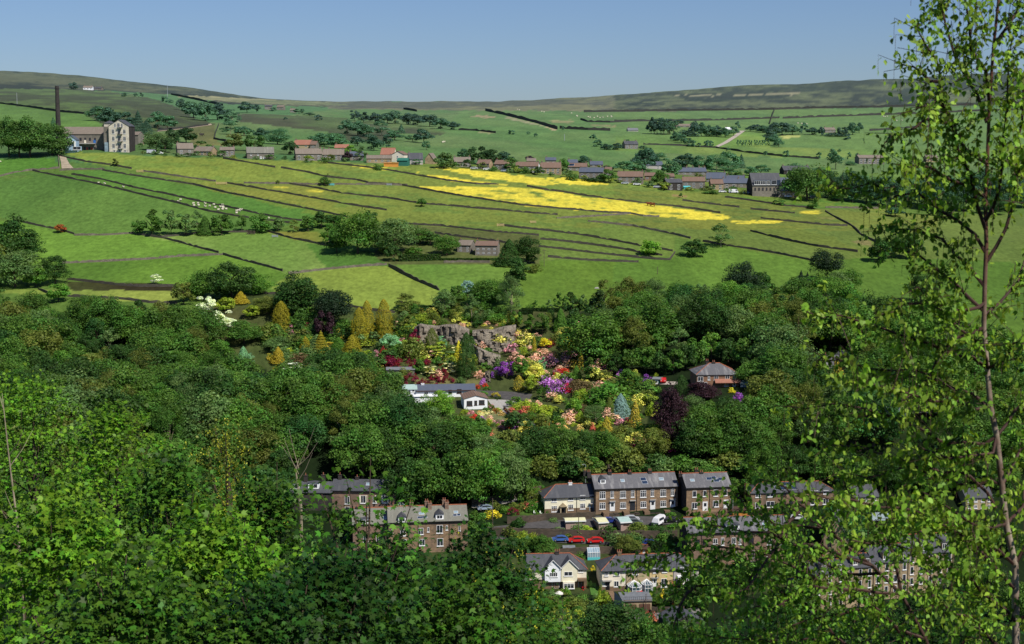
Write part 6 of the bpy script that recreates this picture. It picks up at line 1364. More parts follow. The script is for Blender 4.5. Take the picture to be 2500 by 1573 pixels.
# ------------------------------------------------------------------ vehicles
def prof_body(L, W_, pts):
    """extrude a side profile across the width, pulled in toward the roof"""
    n = len(pts); v = []
    for s in (-1, 1):
        for x, z in pts: v.append((x*L, s*W_/2*(1 - .18*max(0, (z-.8)/.7)), z))
    f = [tuple(range(n))[::-1], tuple(range(n, 2*n))] + [(i, (i+1) % n, n+(i+1) % n, n+i) for i in range(n)]
    return v, f
_carm = {}
def car(label, f, cx, base, wpx, colname, col, heading=0, kind='car', group=None):
    px, py = fr(f, cx, base); b = at(px, py, .22); k = mpp(px, py, b.y)*frs(f)
    root = empty('parked_car' if kind == 'car' else 'parked_van' if kind == 'van' else 'caravan', b, math.radians(heading), label, kind, group)
    m = carpaint('paint_' + colname, col)
    key = (kind, colname)
    L, Wd = (4.2, 1.75) if kind == 'car' else (5.2, 2.0)
    if key not in _carm:
        if kind == 'car':
            pts = [(-.5,.25),(-.5,.62),(-.47,.80),(-.30,.90),(-.17,1.36),(.12,1.42),(.34,1.25),(.47,.92),(.5,.75),(.5,.25)]
            gl = [(-.27,.93),(-.16,1.31),(.11,1.36),(.31,1.2),(.42,.93)]
        elif kind == 'van':
            pts = [(-.5,.3),(-.5,.8),(-.44,1.15),(-.36,1.95),(-.28,2.1),(.48,2.15),(.5,2.0),(.5,.3)]; gl = [(-.42,1.2),(-.35,1.85),(-.2,1.85),(-.2,1.2)]
        else:
            pts = [(-.46,.4),(-.5,.9),(-.42,2.0),(-.2,2.25),(.35,2.3),(.46,1.9),(.5,.9),(.46,.4)]; gl = [(-.3,1.2),(-.3,1.8),(.25,1.8),(.25,1.2)]
        v, fc = prof_body(L, Wd, pts); body = mesh_of('body', v, fc, m)
        v, fc = prof_body(L, Wd + .03, gl); glass = mesh_of('window', v, fc, M['car_glass'])
        wh = MB().tube([(0, -.11, 0), (0, .11, 0)], .32, 12).mesh('wheel', M['tyre']); rim = MB().tube([(0, -.125, 0), (0, .125, 0)], .18, 8).mesh('rim', M['rim']); hl = MB().box(-.04, .04, -.16, .16, -.07, .07).mesh('headlight', M['lamp'])
        _carm[key] = (body, glass, wh, rim, hl)
    body, glass, wh, rim, hl = _carm[key]
    newobj('body', body, root); newobj('window', glass, root)
    for sx in ((-.31, .31) if kind != 'caravan' else (.02,)):
        for sy in (-1, 1):
            o = newobj('wheel', wh, root); o.location = (sx*L, sy*(Wd/2-.08), .32); newobj('rim', rim, o)
    if kind != 'caravan':
        for sy in (-1, 1): o = newobj('headlight', hl, root); o.location = (-.5*L, sy*.6, .68)
    else: MB().tube([(-2.6, 0, .45), (-3.6, 0, .5)], .05, 5).obj('tow_bar', M['steel'], root)
    return root
RED, NAVY, SILV, BLK, WHT, BLU = (.55,.02,.02), (.02,.04,.22), (.45,.47,.5), (.015,.015,.02), (.75,.75,.75), (.05,.12,.35)
car('left of the two red parked cars on the middle road', 'T1', 527, 686, 110, 'red', RED, 4); car('right of the two red parked cars on the middle road', 'T1', 680, 691, 115, 'red', RED, 4)
car('blue parked car left of the two red cars', 'T1', 392, 678, 70, 'blue', BLU, 4); car('navy parked car beside the clipped hedge', 'T1', 1108, 708, 80, 'navy', NAVY, 2)
car('dark blue car half hidden behind the middle pinkish shed', 'T1', 790, 528, 90, 'navy', NAVY, 190); car('silver-white car parked right of the green-roofed shed', 'T1', 975, 512, 100, 'silver', SILV, 185); car('dark grey car just in front of the silver one', 'T1', 1000, 540, 90, 'slate', (.08,.10,.11), 185)
car('black car parked below the right end of the four-house terrace', 'T1', 1298, 522, 120, 'black', BLK, 185); car('small white caravan parked below the four-house terrace', 'T1', 1200, 540, 60, 'white', WHT, 60, 'caravan')
car('silver-blue car parked at the foot of the rising road', 'T2', 1550, 470, 80, 'silverblue', (.25,.31,.40), 12)
car('white car on the drive below the solar-panelled semi', 'R1', 732, 880, 60, 'white', WHT, 170); car('pale blue-grey van seen through the birch', 'R1', 1155, 888, 85, 'palevan', (.40,.48,.50), 178, 'van'); car('red car beside the green garden shed', 'G2', 1483, 897, 30, 'red', RED, 80)
car('pale car below the leftmost brown-roofed semi', 'V2', 985, 590, 36, 'silver', SILV, 170); car('white car below the gap between the two small semis', 'V2', 1072, 596, 36, 'white', WHT, 170); car('pale blue car beside the second small semi', 'V2', 1190, 607, 34, 'silverblue', (.25,.31,.40), 172)
car('white van under the long brown-roofed semi', 'V2', 1382, 615, 40, 'white', WHT, 100, 'van'); car('left pale car below the long estate semi', 'V2', 2000, 690, 40, 'silver', SILV, 172); car('right pale car below the long estate semi', 'V2', 2080, 697, 40, 'white', WHT, 172); car('pale car under the round village tree', 'V2', 2215, 715, 36, 'silver', SILV, 176)
car('white car left of the large white village van', 'V3', 635, 773, 38, 'white', WHT, 178); car('large white van parked before the grey-roofed village house', 'V3', 700, 776, 60, 'white', WHT, 178, 'van'); car('blue car beside the dark modern building', 'V3', 775, 780, 30, 'blue', BLU, 178); car('white car parked right of the dark modern building', 'V3', 1022, 801, 40, 'white', WHT, 178); car('dark car under the trees right of the modern building', 'V3', 1170, 808, 34, 'black', BLK, 178)
car('white parked car beside the mill cottages', 'V1', 1072, 626, 34, 'white', WHT, 178); car('grey trailer van at the field edge right of the mill', 'V1', 1020, 622, 70, 'silver', SILV, 178, 'van')

# ------------------------------------------------------------------ poles, lamps, gates
def pole(name, label, f, x, ytop, ybase, r=.12, lamp=False, cross=False, mat='wood_pole'):
    px, py = fr(f, x, ybase); b = at(px, py); k = mpp(px, py, b.y)*frs(f); H_ = (ybase-ytop)*k
    root = empty(name, b, 0, label, 'lamp post' if lamp else 'pole')
    MB().tube([(0, 0, -.5), (0, 0, H_)], [r, r*.7], 7).obj('post', M[mat], root)
    if lamp:
        MB().tube([(0, 0, H_-.05), (-.3, -.3, H_+.15), (-.7, -.7, H_+.15)], .05, 5).obj('lamp_arm', M['steel'], root); MB().box(-1.0, -.6, -.95, -.6, H_+.08, H_+.2).obj('lamp_head', M['steel'], root)
    if cross: MB().box(-.9, .9, -.06, .06, H_-.6, H_-.48).obj('crossarm', M['wood_pole'], root)
pole('street_lamp', 'street lamp standing by the wall left of the four-house terrace', 'T1', 600, 46, 205, .09, True, mat='steel')
pole('street_lamp', 'street lamp between the two-house terrace and the solar-panelled semi', 'T1', 1802, 328, 480, .09, True, mat='steel')
pole('telegraph_pole', 'telegraph pole in front of the leftmost pinkish shed', 'T1', 543, 452, 636, .12); pole('telegraph_pole', 'tall pole beside the silver-blue car', 'T2', 1610, 370, 605, .13)
pole('telegraph_pole', 'dark pole beside the lane at lower left of the twin gables', 'T4', 633, 845, 1195, .12); pole('telegraph_pole', 'pole in front of the double garage', 'T4', 1674, 760, 1010, .10)
pole('telegraph_pole', 'pole in the pasture right of the farmhouse trees', 'V2', 1455, 1125, 1240, .14, cross=True); pole('telegraph_pole', 'small pole at the lower edge of the right pasture', 'V2', 2218, 1242, 1292, .14)
pole('telegraph_pole', 'pole beside the dark trees right of the modern building', 'V3', 1147, 735, 805, .2, cross=True); pole('telegraph_pole', 'short pole in the dark trees near the birch', 'V3', 1600, 825, 870, .2)
pole('radio_mast', 'thin mast on the skyline slope above the mill trees', 'V1', 1126, 158, 236, .35, mat='steel'); pole('telegraph_pole', 'white pole on the slope left of the mill chimney', 'V1', 115, 212, 288, .25, cross=True, mat='steel')
pole('telegraph_pole', 'pale pole on the hill right of the diagonal wall', 'V2', 1592, 352, 395, .25, mat='steel')
def gate(label, f, x0, x1, base, top, mat='timber_pale'):
    px, py = fr(f, (x0+x1)/2, base); b = at(px, py); k = mpp(px, py, b.y)*frs(f); W_ = (x1-x0)*k; H_ = (base-top)*k
    root = empty('field_gate', b, 0, label, 'gate'); mb = MB()
    for i in range(5): z = H_*(.15 + .19*i); mb.box(-W_/2, W_/2, -.05, .05, z, z+.14)
    mb.tube([(-W_/2, .0, .2), (W_/2, 0, H_*.95)], .07, 4); mb.obj('gate_bars', M[mat], root)
    for s in (-1, 1): MB().box(s*W_/2-.12, s*W_/2+.12, -.13, .13, -.4, H_*1.15).obj('gate_post', M[mat], root)
gate('pale timber gate in the wall under the left hay meadow', 'V1', 920, 962, 747, 731); gate('wide timber gate in the meadow wall right of the first', 'V1', 1455, 1525, 828, 812); gate('orange timber gate above the farmhouse walls', 'V2', 1362, 1400, 950, 935)
gate('small timber gate where the walls meet above the farmhouse', 'V2', 1140, 1185, 972, 955); gate('metal gate in the pale cross wall beside the round bush', 'V2', 398, 430, 697, 684, 'steel'); gate('green gate just right of the small round meadow bush', 'V1', 2212, 2246, 835, 822, 'cyan')
gate('white metal gate by the lower road', 'T4', 1862, 2130, 1105, 1040, 'steel'); gate('grey gate in the wall below the tree row', 'V1', 1830, 1868, 1183, 1168, 'steel'); gate('weathered hurdle in the wall under the tree row', 'V1', 1662, 1714, 1165, 1138, 'wood_pole')
# parasols, table, boxes
def parasol(label, f, x, top, base, w):
    px, py = fr(f, x, base); b = at(px, py); k = mpp(px, py, b.y)*frs(f); H_ = (base-top)*k; R_ = w*k/2
    root = empty('garden_parasol', b, 0, label, 'parasol'); MB().tube([(0, 0, -.3), (0, 0, H_)], .04, 6).obj('pole', M['steel'], root)
    v = [(0, 0, H_)] + [(math.cos(a*PI/4)*R_, math.sin(a*PI/4)*R_, H_-.6) for a in range(8)] + [(math.cos(a*PI/4)*R_, math.sin(a*PI/4)*R_, H_-.8) for a in range(8)]
    newobj('canopy', mesh_of('canopy', v, [(0, 1+i, 1+(i+1) % 8) for i in range(8)] + [(1+i, 9+i, 9+(i+1) % 8, 1+(i+1) % 8) for i in range(8)], M['parasol']), root)
parasol('pale garden parasol below the twin white gables', 'T4', 590, 728, 800, 115); parasol('beige parasol before the grey rendered house', 'T4', 2135, 600, 690, 120)
b = at(*fr('T4', 1590, 775)); root = empty('garden_table', b, .1, 'garden table under a red cloth before the conservatory', 'table'); MB().box(-.8, .8, -.5, .5, .72, .78).obj('red_tablecloth', M['red_cloth'], root)
for sx in (-.7, .7):
    for sy in (-.4, .4): MB().box(sx-.03, sx+.03, sy-.03, sy+.03, -.2, .72).obj('leg', M['steel'], root)
b = at(*fr('T4', 1508, 760)); tag(MB().box(-.5, .5, -.4, .4, -.3, 1.6).box(-.56, .56, -.46, .46, 1.602, 1.75).obj('storage_box', M['blue_plastic']), 'blue plastic storage box beside the conservatory', 'box').location = b
for lab, f, x, y, s_ in (('white chair left of the two beside the garden room', 'T1', 186, 455, 1), ('white chair right of the two beside the garden room', 'T1', 236, 458, 1), ('white chair by the greenhouse', 'T1', 590, 770, 1)):
    b = at(*fr(f, x, y)); root = empty('garden_chair', b, random.random(), lab, 'chair'); MB().box(-.27, .27, -.27, .27, .42, .47).obj('seat', M['white'], root); MB().box(-.27, .27, .24, .29, .47, 1.0).obj('backrest', M['white'], root)
    for sx in (-.24, .24):
        for sy in (-.24, .24): MB().box(sx-.025, sx+.025, sy-.025, sy+.025, -.2, .42).obj('leg', M['white'], root)
b = at(*fr('T4', 1310, 290)); 
# ------------------------------------------------------------------ animals
def blob(mb, c, r, seg=8, rings=6, m=0):
    v = []; f = []
    for i in range(rings+1):
        th = PI*i/rings
        for j in range(seg):
            a = 2*PI*j/seg; v.append((c[0]+r[0]*math.sin(th)*math.cos(a), c[1]+r[1]*math.sin(th)*math.sin(a), c[2]+r[2]*math.cos(th)))
    for i in range(rings):
        for j in range(seg): f.append((i*seg+j, i*seg+(j+1) % seg, (i+1)*seg+(j+1) % seg, (i+1)*seg+j))
    mb.add(v, f, m)
def quadruped(name, body_r, leg, head, mats):
    """skinned body: trunk, neck, head and four jointed legs as one surface"""
    L, Wd, Hh = body_r
    bm = [(-L, 0, leg), (-L*.45, 0, leg+.02), (L*.1, 0, leg), (L*.62, 0, leg+.02), (L*1.0, 0, leg+head[1]*.45), (L*1.18, 0, leg+head[1]), (L*1.45, 0, leg+head[1]-.08)]
    R_ = [Hh*.75, Hh, Hh*1.02, Hh*.95, Hh*.5, Hh*.36, Hh*.22]
    ed = [(i, i+1) for i in range(6)]
    for s in (-1, 1):
        i = len(bm); bm += [(-L*.75, s*Wd*.6, leg*.72), (-L*.95, s*Wd*.6, leg*.38), (-L*.85, s*Wd*.6, 0)]; R_ += [Hh*.36, Hh*.16, Hh*.15]; ed += [(0, i), (i, i+1), (i+1, i+2)]
        i = len(bm); bm += [(L*.6, s*Wd*.6, leg*.7), (L*.62, s*Wd*.6, leg*.35), (L*.6, s*Wd*.6, 0)]; R_ += [Hh*.3, Hh*.16, Hh*.14]; ed += [(3, i), (i, i+1), (i+1, i+2)]
    me = bpy.data.meshes.new(name); me.from_pydata(bm, ed, []); o = bpy.data.objects.new(name, me); COL.objects.link(o)
    md = o.modifiers.new('skin', 'SKIN'); sk = me.skin_vertices[0].data
    for i, r in enumerate(R_): sk[i].radius = (r, r)
    sk[1].use_root = True; sub = o.modifiers.new('sub', 'SUBSURF'); sub.levels = 1; sub.render_levels = 1
    bpy.context.view_layer.update(); dg = bpy.context.evaluated_depsgraph_get(); m2 = bpy.data.meshes.new_from_object(o.evaluated_get(dg))
    bpy.data.objects.remove(o); m2.materials.clear()
    for m in mats: m2.materials.append(m)
    for p in m2.polygons:
        c = p.center
        p.material_index = 1 if (c.x > L*1.05 or c.z < leg*.45) and len(mats) > 1 else 0
    return m2
sheep_m = quadruped('sheep', (.42, .22, .36), .62, (0, .42), [M['fleece'], M['sheep_face']]); cow_m = quadruped('cow', (.85, .34, .46), 1.0, (0, .45), [M['cow']])
def beast(f, x, y, me, name, label, cat, s=1.0, grp=None):
    b = at(*fr(f, x, y)); o = newobj(name, me); o.location = b; o.scale = (s, s, s); o.rotation_euler = (0, 0, random.choice([0, PI]) + random.uniform(-.6, .6)); tag(o, label, cat, grp); return o
SH = [(1197,950), (1216,937), (1303,962), (1303,976), (1334,961), (1334,974), (1378,961), (1378,980), (1413,980), (1441,970), (1446,990), (1470,1004), (1482,985), (1496,973), (1500,985), (1503,992), (1495,1002), (1519,1000), (1592,1026), (1594,1012), (1604,1009), (1613,1012), (1619,1004), (1627,1004)]
for x, y in SH: beast('V1', x, y, sheep_m, 'sheep', 'pale sheep grazing in the flock between the two strip-field walls', 'sheep', 1.1, 'sheep of the strip-field flock')
for x, y, lab in ((663,823,'lone sheep left of the pair under the strip wall'), (703,827,'second lone sheep in the strip field, upper left'), (828,849,'single sheep midway along the lowest strip-field wall'), (1, 680,'sheep at the left edge in the bright meadow'), (1805,1060,'sheep at the lower end of the strip field')): beast('V1', x, y, sheep_m, 'sheep', lab, 'sheep', 1.0)
for i, (x, y) in enumerate([(1440,203), (1455,207), (1675,232), (1680,236), (1750,240), (1765,243), (1790,247), (1812,237), (1830,246), (1850,243), (1880,237), (1905,235), (1910,240), (1640,215), (1275,190), (1290,193), (785,410), (775,412)]):
    beast('V2', x, y, sheep_m, 'sheep', 'tiny white sheep scattered on the far green hillside', 'sheep', 1.5, 'sheep on the far hillside')
for i, (x, y) in enumerate([(1580,327), (1605,327), (1660,352), (1690,350), (1080,368), (1100,370), (1130,372), (1590,330)]): beast('V3', x, y, sheep_m, 'sheep', 'tiny white sheep on the right far hillside', 'sheep', 1.5, 'sheep on the right far hillside')
beast('V3', 203, 852, cow_m, 'cow', 'left of two brown cows in the large buttercup field', 'cow', 1.5); beast('V3', 222, 855, cow_m, 'cow', 'right of two brown cows in the large buttercup field', 'cow', 1.5)
beast('V1', 1352, 506, M and quadruped('pony', (.8, .28, .36), 1.0, (0, .6), [M['stone_dark']]), 'pony', 'left dark pony in the paddock above the village', 'pony', 1.5); beast('V1', 1362, 503, quadruped('pony', (.8, .28, .36), 1.0, (0, .6), [M['stone_dark']]), 'pony', 'right dark pony in the paddock above the village', 'pony', 1.5)
tag(newobj('boulder', mesh_of('boulder', [(-.9,-.5,0),(.9,-.6,0),(1.0,.5,0),(-.8,.6,0),(-.6,-.3,.5),(.6,-.4,.6),(.5,.3,.55),(-.5,.4,.45)], [(0,1,5,4),(1,2,6,5),(2,3,7,6),(3,0,4,7),(4,5,6,7)], M['concrete'])), 'pale boulder alone in the pasture above the right wood', 'boulder').location = at(*fr('G2', 968, 172))
# ------------------------------------------------------------------ foreground trees
def znear(X, Y):
    t = Y/300.; return min((-1.7 - 62*(1-math.exp(-t*2.2)))*(1-t*t) - 100*t*t, -1.7 - .3*Y)
def leaf_field(name, shape, pos, fwd, nrm, size, tint, hue, mat, parent, color):
    """one mesh of many real leaves; shape: (k,3) outline in (side, forward, up)"""
    m = len(pos); k = len(shape)
    fwd = fwd/np.linalg.norm(fwd, axis=1)[:, None]; side = np.cross(fwd, nrm); side /= np.linalg.norm(side, axis=1)[:, None] + 1e-9; up = np.cross(side, fwd)
    q = pos[:, None, :] + size[:, None, None]*(shape[None, :, 0:1]*side[:, None, :] + shape[None, :, 1:2]*fwd[:, None, :] + shape[None, :, 2:3]*up[:, None, :])
    me = bpy.data.meshes.new(name); me.vertices.add(m*k); me.vertices.foreach_set('co', q.reshape(-1))
    me.loops.add(m*k); me.loops.foreach_set('vertex_index', np.arange(m*k)); me.polygons.add(m)
    me.polygons.foreach_set('loop_start', np.arange(0, m*k, k)); me.polygons.foreach_set('loop_total', np.full(m, k)); me.update()
    C = np.stack([tint, np.zeros(m), hue, np.ones(m)], 1)
    me.color_attributes.new('tint', 'FLOAT_COLOR', 'CORNER').data.foreach_set('color', np.repeat(C, k, 0).reshape(-1))
    me.materials.append(mat); o = newobj(name, me, parent); o.color = (*color, 1); return o
def lobed():
    pts = [(0, -.05, 0)]
    for i, (a, r) in enumerate(((105, .5), (52, .85), (0, 1.0), (-52, .85), (-105, .5))):
        pts.append((math.sin(math.radians(a))*r, .25 + math.cos(math.radians(a))*r*.85, -.12*r))
        if i < 4:
            a2 = a - 27; pts.append((math.sin(math.radians(a2))*.40, .25 + math.cos(math.radians(a2))*.40, .02))
    return np.array(pts)
SYC = lobed(); OVATE = np.array([(0, 0, 0), (.30, .22, .05), (.34, .48, .04), (.18, .80, 0), (0, 1.1, -.08), (-.18, .80, 0), (-.34, .48, .04), (-.30, .22, .05)])
def sycamore(label, px, top, Y, Rpx, col, n=240, leaf=.085, bright=1.0, bottom=1760, spires=(), tassels=0, per=22, name='sycamore_tree'):
    base = pt(px, top, Y); R_ = Rpx*Y/F; zt = base.z; zb = pt(px, bottom, Y).z
    g = Vector((base.x, Y, znear(base.x, Y))); root = empty(name, g, 0, label, 'tree')
    rel = lambda v: (v[0]-g.x, v[1]-g.y, v[2]-g.z)
    cl = []; 
    for _ in range(n):
        t = RNG.random()**1.25; z = zt + (zb-zt)*t; rr = R_*math.sqrt(max(0, 1-(1-t)**2.0)); rr = rr*RNG.uniform(.75, 1.12) if RNG.random() < .72 else rr*RNG.uniform(.2, .75)
        a = RNG.uniform(0, 2*PI); 
        if math.sin(a) > .3 and RNG.random() < .6: a = -a       # more growth kept on the open valley side and toward the light
        cl.append((base.x + math.cos(a)*rr, Y + math.sin(a)*rr*.9, z + RNG.normal()*.12, math.cos(a), math.sin(a)))
    for sx, sy in spires:      # upright shoots above the dome
        s = pt(sx, sy, Y + RNG.uniform(-.4, .4)); L_ = int(5 + RNG.integers(0, 3))
        for q in range(L_): cl.append((s.x + RNG.normal()*.10, s.y + RNG.normal()*.1, s.z - q*.2, RNG.normal()*.4, -.3))
    C = np.array(cl); m = len(C)*per; ci = np.repeat(np.arange(len(C)), per)
    off = RNG.normal(size=(m, 3))*np.array([.125, .125, .075])*(Y/18)**.4
    pos = C[ci, :3] + off; outw = np.stack([C[ci, 3], C[ci, 4], np.zeros(m)], 1)
    rad = off*np.array([1, 1, .3]); rad /= np.linalg.norm(rad, axis=1)[:, None]
    fwd = rad*.8 + outw*.5 + RNG.normal(size=(m, 3))*.3; fwd[:, 2] -= .35
    nr = np.array([.1, -.15, 1.0]) + outw*.35 + RNG.normal(size=(m, 3))*.55
    outer_lit = np.clip(np.hypot(C[:, 0]-base.x, C[:, 1]-Y)/(R_+.01), 0, 1)*.6 + np.clip((C[:, 2]-zb)/(zt-zb), 0, 1)*.5   # crown-interior shade painted into the tint, besides paler young outer shoots
    tb = (RNG.uniform(.5, 1.25, len(C))*(.2 + outer_lit*1.1))[ci]*RNG.uniform(.7, 1.35, m)*bright; hue = np.clip(RNG.uniform(.1, .9, len(C))[ci] + RNG.uniform(-.15, .15, m), 0, 1)
    P_ = pos - np.array([g.x, g.y, g.z])
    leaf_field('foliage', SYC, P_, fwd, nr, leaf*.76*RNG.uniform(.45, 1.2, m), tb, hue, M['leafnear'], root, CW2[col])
    tr = MB(); cz = zb + (zt-zb)*.15
    tr.tube([rel(g - Vector((0, 0, .4))), rel((g.x + .1, Y, (g.z+cz)/2)), rel((base.x, Y, cz)), rel((base.x + .1, Y - .1, zt - .5))], [.16, .12, .075, .02], 8); tr.obj('trunk', M['bark'], root)
    br = MB()
    for k in RNG.choice(len(C), 26, replace=False):
        c = C[k]; z0 = max(cz - .8, c[2] - RNG.uniform(.9, 1.8)); s0 = Vector((base.x + RNG.normal()*.05, Y, z0)); e = Vector(c[:3]); md = s0.lerp(e, .55) + Vector((RNG.normal()*.08, RNG.normal()*.08, -.10))
        br.tube([rel(s0), rel(md), rel(e + Vector((0, 0, .1)))], [.022, .012, .004], 5, cap=False)
    br.obj('branches', M['bark'], root)
    if tassels:
        k = RNG.integers(0, len(C), tassels); p = C[k, :3] + RNG.normal(size=(tassels, 3))*.15 - np.array([g.x, g.y, g.z]); 
        P2 = np.repeat(p, 6, 0) + np.stack([RNG.normal(size=tassels*6)*.012, RNG.normal(size=tassels*6)*.012, -np.tile(np.arange(6), tassels)*.022], 1)
        mm = len(P2); leaf_field('seed_tassels', OVATE, P2, RNG.normal(size=(mm, 3)) + np.array([0, 0, -1]), RNG.normal(size=(mm, 3)), np.full(mm, .03), RNG.uniform(.8, 1.2, mm), RNG.uniform(.3, .7, mm), M['leafnear'], root, S(190, 190, 60))['kind'] = 'stuff'
    return root
CW2 = {'lime': tuple(1.35*c for c in S(92, 132, 32)), 'green': tuple(1.08*c for c in S(70, 108, 30)), 'deep': tuple(.9*c for c in S(50, 88, 28)), 'olive': tuple(1.0*c for c in S(106, 118, 40)), 'birch': tuple(1.5*c for c in S(106, 134, 42)), 'birch2': tuple(1.5*c for c in S(96, 130, 40))}
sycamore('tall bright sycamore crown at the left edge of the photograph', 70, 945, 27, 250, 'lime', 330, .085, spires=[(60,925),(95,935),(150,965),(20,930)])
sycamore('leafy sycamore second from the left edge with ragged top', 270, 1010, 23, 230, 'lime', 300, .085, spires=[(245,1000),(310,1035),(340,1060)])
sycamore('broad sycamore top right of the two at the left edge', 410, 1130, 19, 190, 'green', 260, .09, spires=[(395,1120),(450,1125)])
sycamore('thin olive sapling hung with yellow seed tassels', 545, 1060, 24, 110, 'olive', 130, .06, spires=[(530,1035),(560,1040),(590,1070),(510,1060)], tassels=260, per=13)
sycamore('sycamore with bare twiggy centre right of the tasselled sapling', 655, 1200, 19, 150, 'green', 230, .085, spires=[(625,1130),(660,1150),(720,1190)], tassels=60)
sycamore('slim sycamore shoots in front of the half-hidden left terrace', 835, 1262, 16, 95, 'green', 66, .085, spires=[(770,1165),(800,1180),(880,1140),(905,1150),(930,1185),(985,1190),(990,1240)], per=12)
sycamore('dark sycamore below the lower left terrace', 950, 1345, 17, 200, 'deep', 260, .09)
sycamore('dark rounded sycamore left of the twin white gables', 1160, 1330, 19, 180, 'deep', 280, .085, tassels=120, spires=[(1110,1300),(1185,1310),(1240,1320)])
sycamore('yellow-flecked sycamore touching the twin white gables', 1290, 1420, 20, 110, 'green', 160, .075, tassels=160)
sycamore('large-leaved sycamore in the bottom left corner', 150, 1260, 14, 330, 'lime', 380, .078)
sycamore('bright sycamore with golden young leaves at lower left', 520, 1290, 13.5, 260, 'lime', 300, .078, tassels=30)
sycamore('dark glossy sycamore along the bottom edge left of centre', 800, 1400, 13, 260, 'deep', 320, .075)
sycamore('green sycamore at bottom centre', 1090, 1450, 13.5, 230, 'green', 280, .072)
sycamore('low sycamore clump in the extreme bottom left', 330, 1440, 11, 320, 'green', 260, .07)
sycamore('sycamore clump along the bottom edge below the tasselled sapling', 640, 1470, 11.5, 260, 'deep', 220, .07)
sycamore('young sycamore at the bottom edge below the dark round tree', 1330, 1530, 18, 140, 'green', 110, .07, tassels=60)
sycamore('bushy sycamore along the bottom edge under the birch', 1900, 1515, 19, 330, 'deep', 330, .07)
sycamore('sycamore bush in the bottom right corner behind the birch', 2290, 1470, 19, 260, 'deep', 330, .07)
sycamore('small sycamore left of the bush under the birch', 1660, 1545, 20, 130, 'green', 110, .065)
# dead twiggy stems
for lab, pts in (('bare pale twiggy sapling above the half-hidden left terrace', [(735,1240),(728,1190),(722,1150),(730,1120)]), ('bare branching sapling left of the tasselled one', [(60,1500),(45,1300),(20,1100),(5,960)])):
    p = [pt(x, y, 21) for x, y in pts]; g = Vector((p[0].x, 21, znear(0, 21))); root = empty('bare_sapling', g, 0, lab, 'sapling'); mb = MB(); mb.tube([Vector((0, 0, -.3))] + [q - g for q in p], [.03, .022, .016, .01, .004], 6); tw = mb
    for i in range(6):
        q = p[1].lerp(p[3], random.random()); d = Vector((random.choice([-1, 1])*random.uniform(.05, .3), random.uniform(-.2, .2), random.uniform(.25, .6))); tw.tube([q - g, q + d*.5 - g - Vector((0, 0, .04)), q + d - g], [.006, .004, .002], 4, cap=False)
    tw.obj('trunk', M['bark_pale'], root)

def birch(label, trunk, branches, Y, leaf, col, dens=1.0, rad=(.045, .012), bright=1.0, bk='birchbark'):
    T_ = [pt(x, y, Y) for x, y in trunk]; g = Vector((T_[0].x, Y, znear(T_[0].x, Y))); root = empty('birch_tree', g, 0, label, 'tree')
    n = len(T_); MB().tube([q - g for q in [Vector((T_[0].x+.03, Y, g.z-.4))] + T_], [rad[0]*1.25] + [rad[0] + (rad[1]-rad[0])*(i/(n-1))**.8 for i in range(n)], 10, cap=False).obj('trunk', M[bk], root, True)
    pos, fw = [], []; cid = []; nb = 0; mb = MB()
    for b0 in branches:
        b = [b0[0]]
        for (xa, ya), (xb, yb) in zip(b0[:-1], b0[1:]):
            b += [((xa+xb)/2 + random.gauss(0, 9), (ya+yb)/2 + random.gauss(0, 9)), (xb, yb)]
        dy = random.uniform(-.9, .7)*Y/9; P_ = [pt(x, y, Y + dy*(i/(len(b)-1))) for i, (x, y) in enumerate(b)]
        mb.tube([q - g for q in P_], [.0095*Y/9*(1 - .85*i/(len(P_)-1)) + .002 for i in range(len(P_))], 6, cap=False)
        L_ = [0]
        for u, v in zip(P_[:-1], P_[1:]): L_.append(L_[-1] + (v-u).length)
        nt_ = int(L_[-1]/.030*dens)
        for k in range(nt_):
            s = (.12 + .88*random.random())*L_[-1]; i = max(0, min(len(P_)-2, next((j for j in range(len(P_)-1) if L_[j+1] >= s), len(P_)-2))); a = P_[i].lerp(P_[i+1], (s-L_[i])/(L_[i+1]-L_[i]))
            dr = (P_[i+1]-P_[i]).normalized(); r = Vector((random.gauss(0, 1), random.gauss(0, 1), random.gauss(0, .8))); ln = random.uniform(.10, .34)*(Y/9)*(1.1 - .5*s/L_[-1])
            e = a + (dr*.7 + r*.6).normalized()*ln; e2 = e + Vector((0, 0, -random.uniform(.02, .16)))
            if k % 2 == 0: mb.tube([a - g, e - g, e2 - g], [.0028, .002, .0012], 3, cap=False)
            nb += 1
            for q in range(int(5 + ln*17)):
                t = random.random(); p = a.lerp(e, min(1, t*1.5)) if t < .66 else e.lerp(e2, (t-.66)*3); p = p + Vector((random.gauss(0, .012), random.gauss(0, .012), random.gauss(0, .012))); pos.append(p - g); fw.append((random.gauss(0, .6), random.gauss(0, .5), -.75 + random.gauss(0, .35))); cid.append(nb)
    mb.obj('branches', M['birchtwig'], root)
    m = len(pos); pos = np.array(pos); fw = np.array(fw); cid = np.array(cid)
    nr = np.array([.35, -.55, .55]) + RNG.normal(size=(m, 3))*.75
    cb = RNG.uniform(.5, 1.4, nb+1)[cid]; hu = RNG.uniform(.1, .9, nb+1)[cid]
    leaf_field('foliage', OVATE, pos, fw, nr, leaf*RNG.uniform(.55, 1.1, m), cb*RNG.uniform(.7, 1.35, m)*bright, np.clip(hu, 0, 1), M['leafnear'], root, CW2[col])
    print('BIRCH leaves', m)
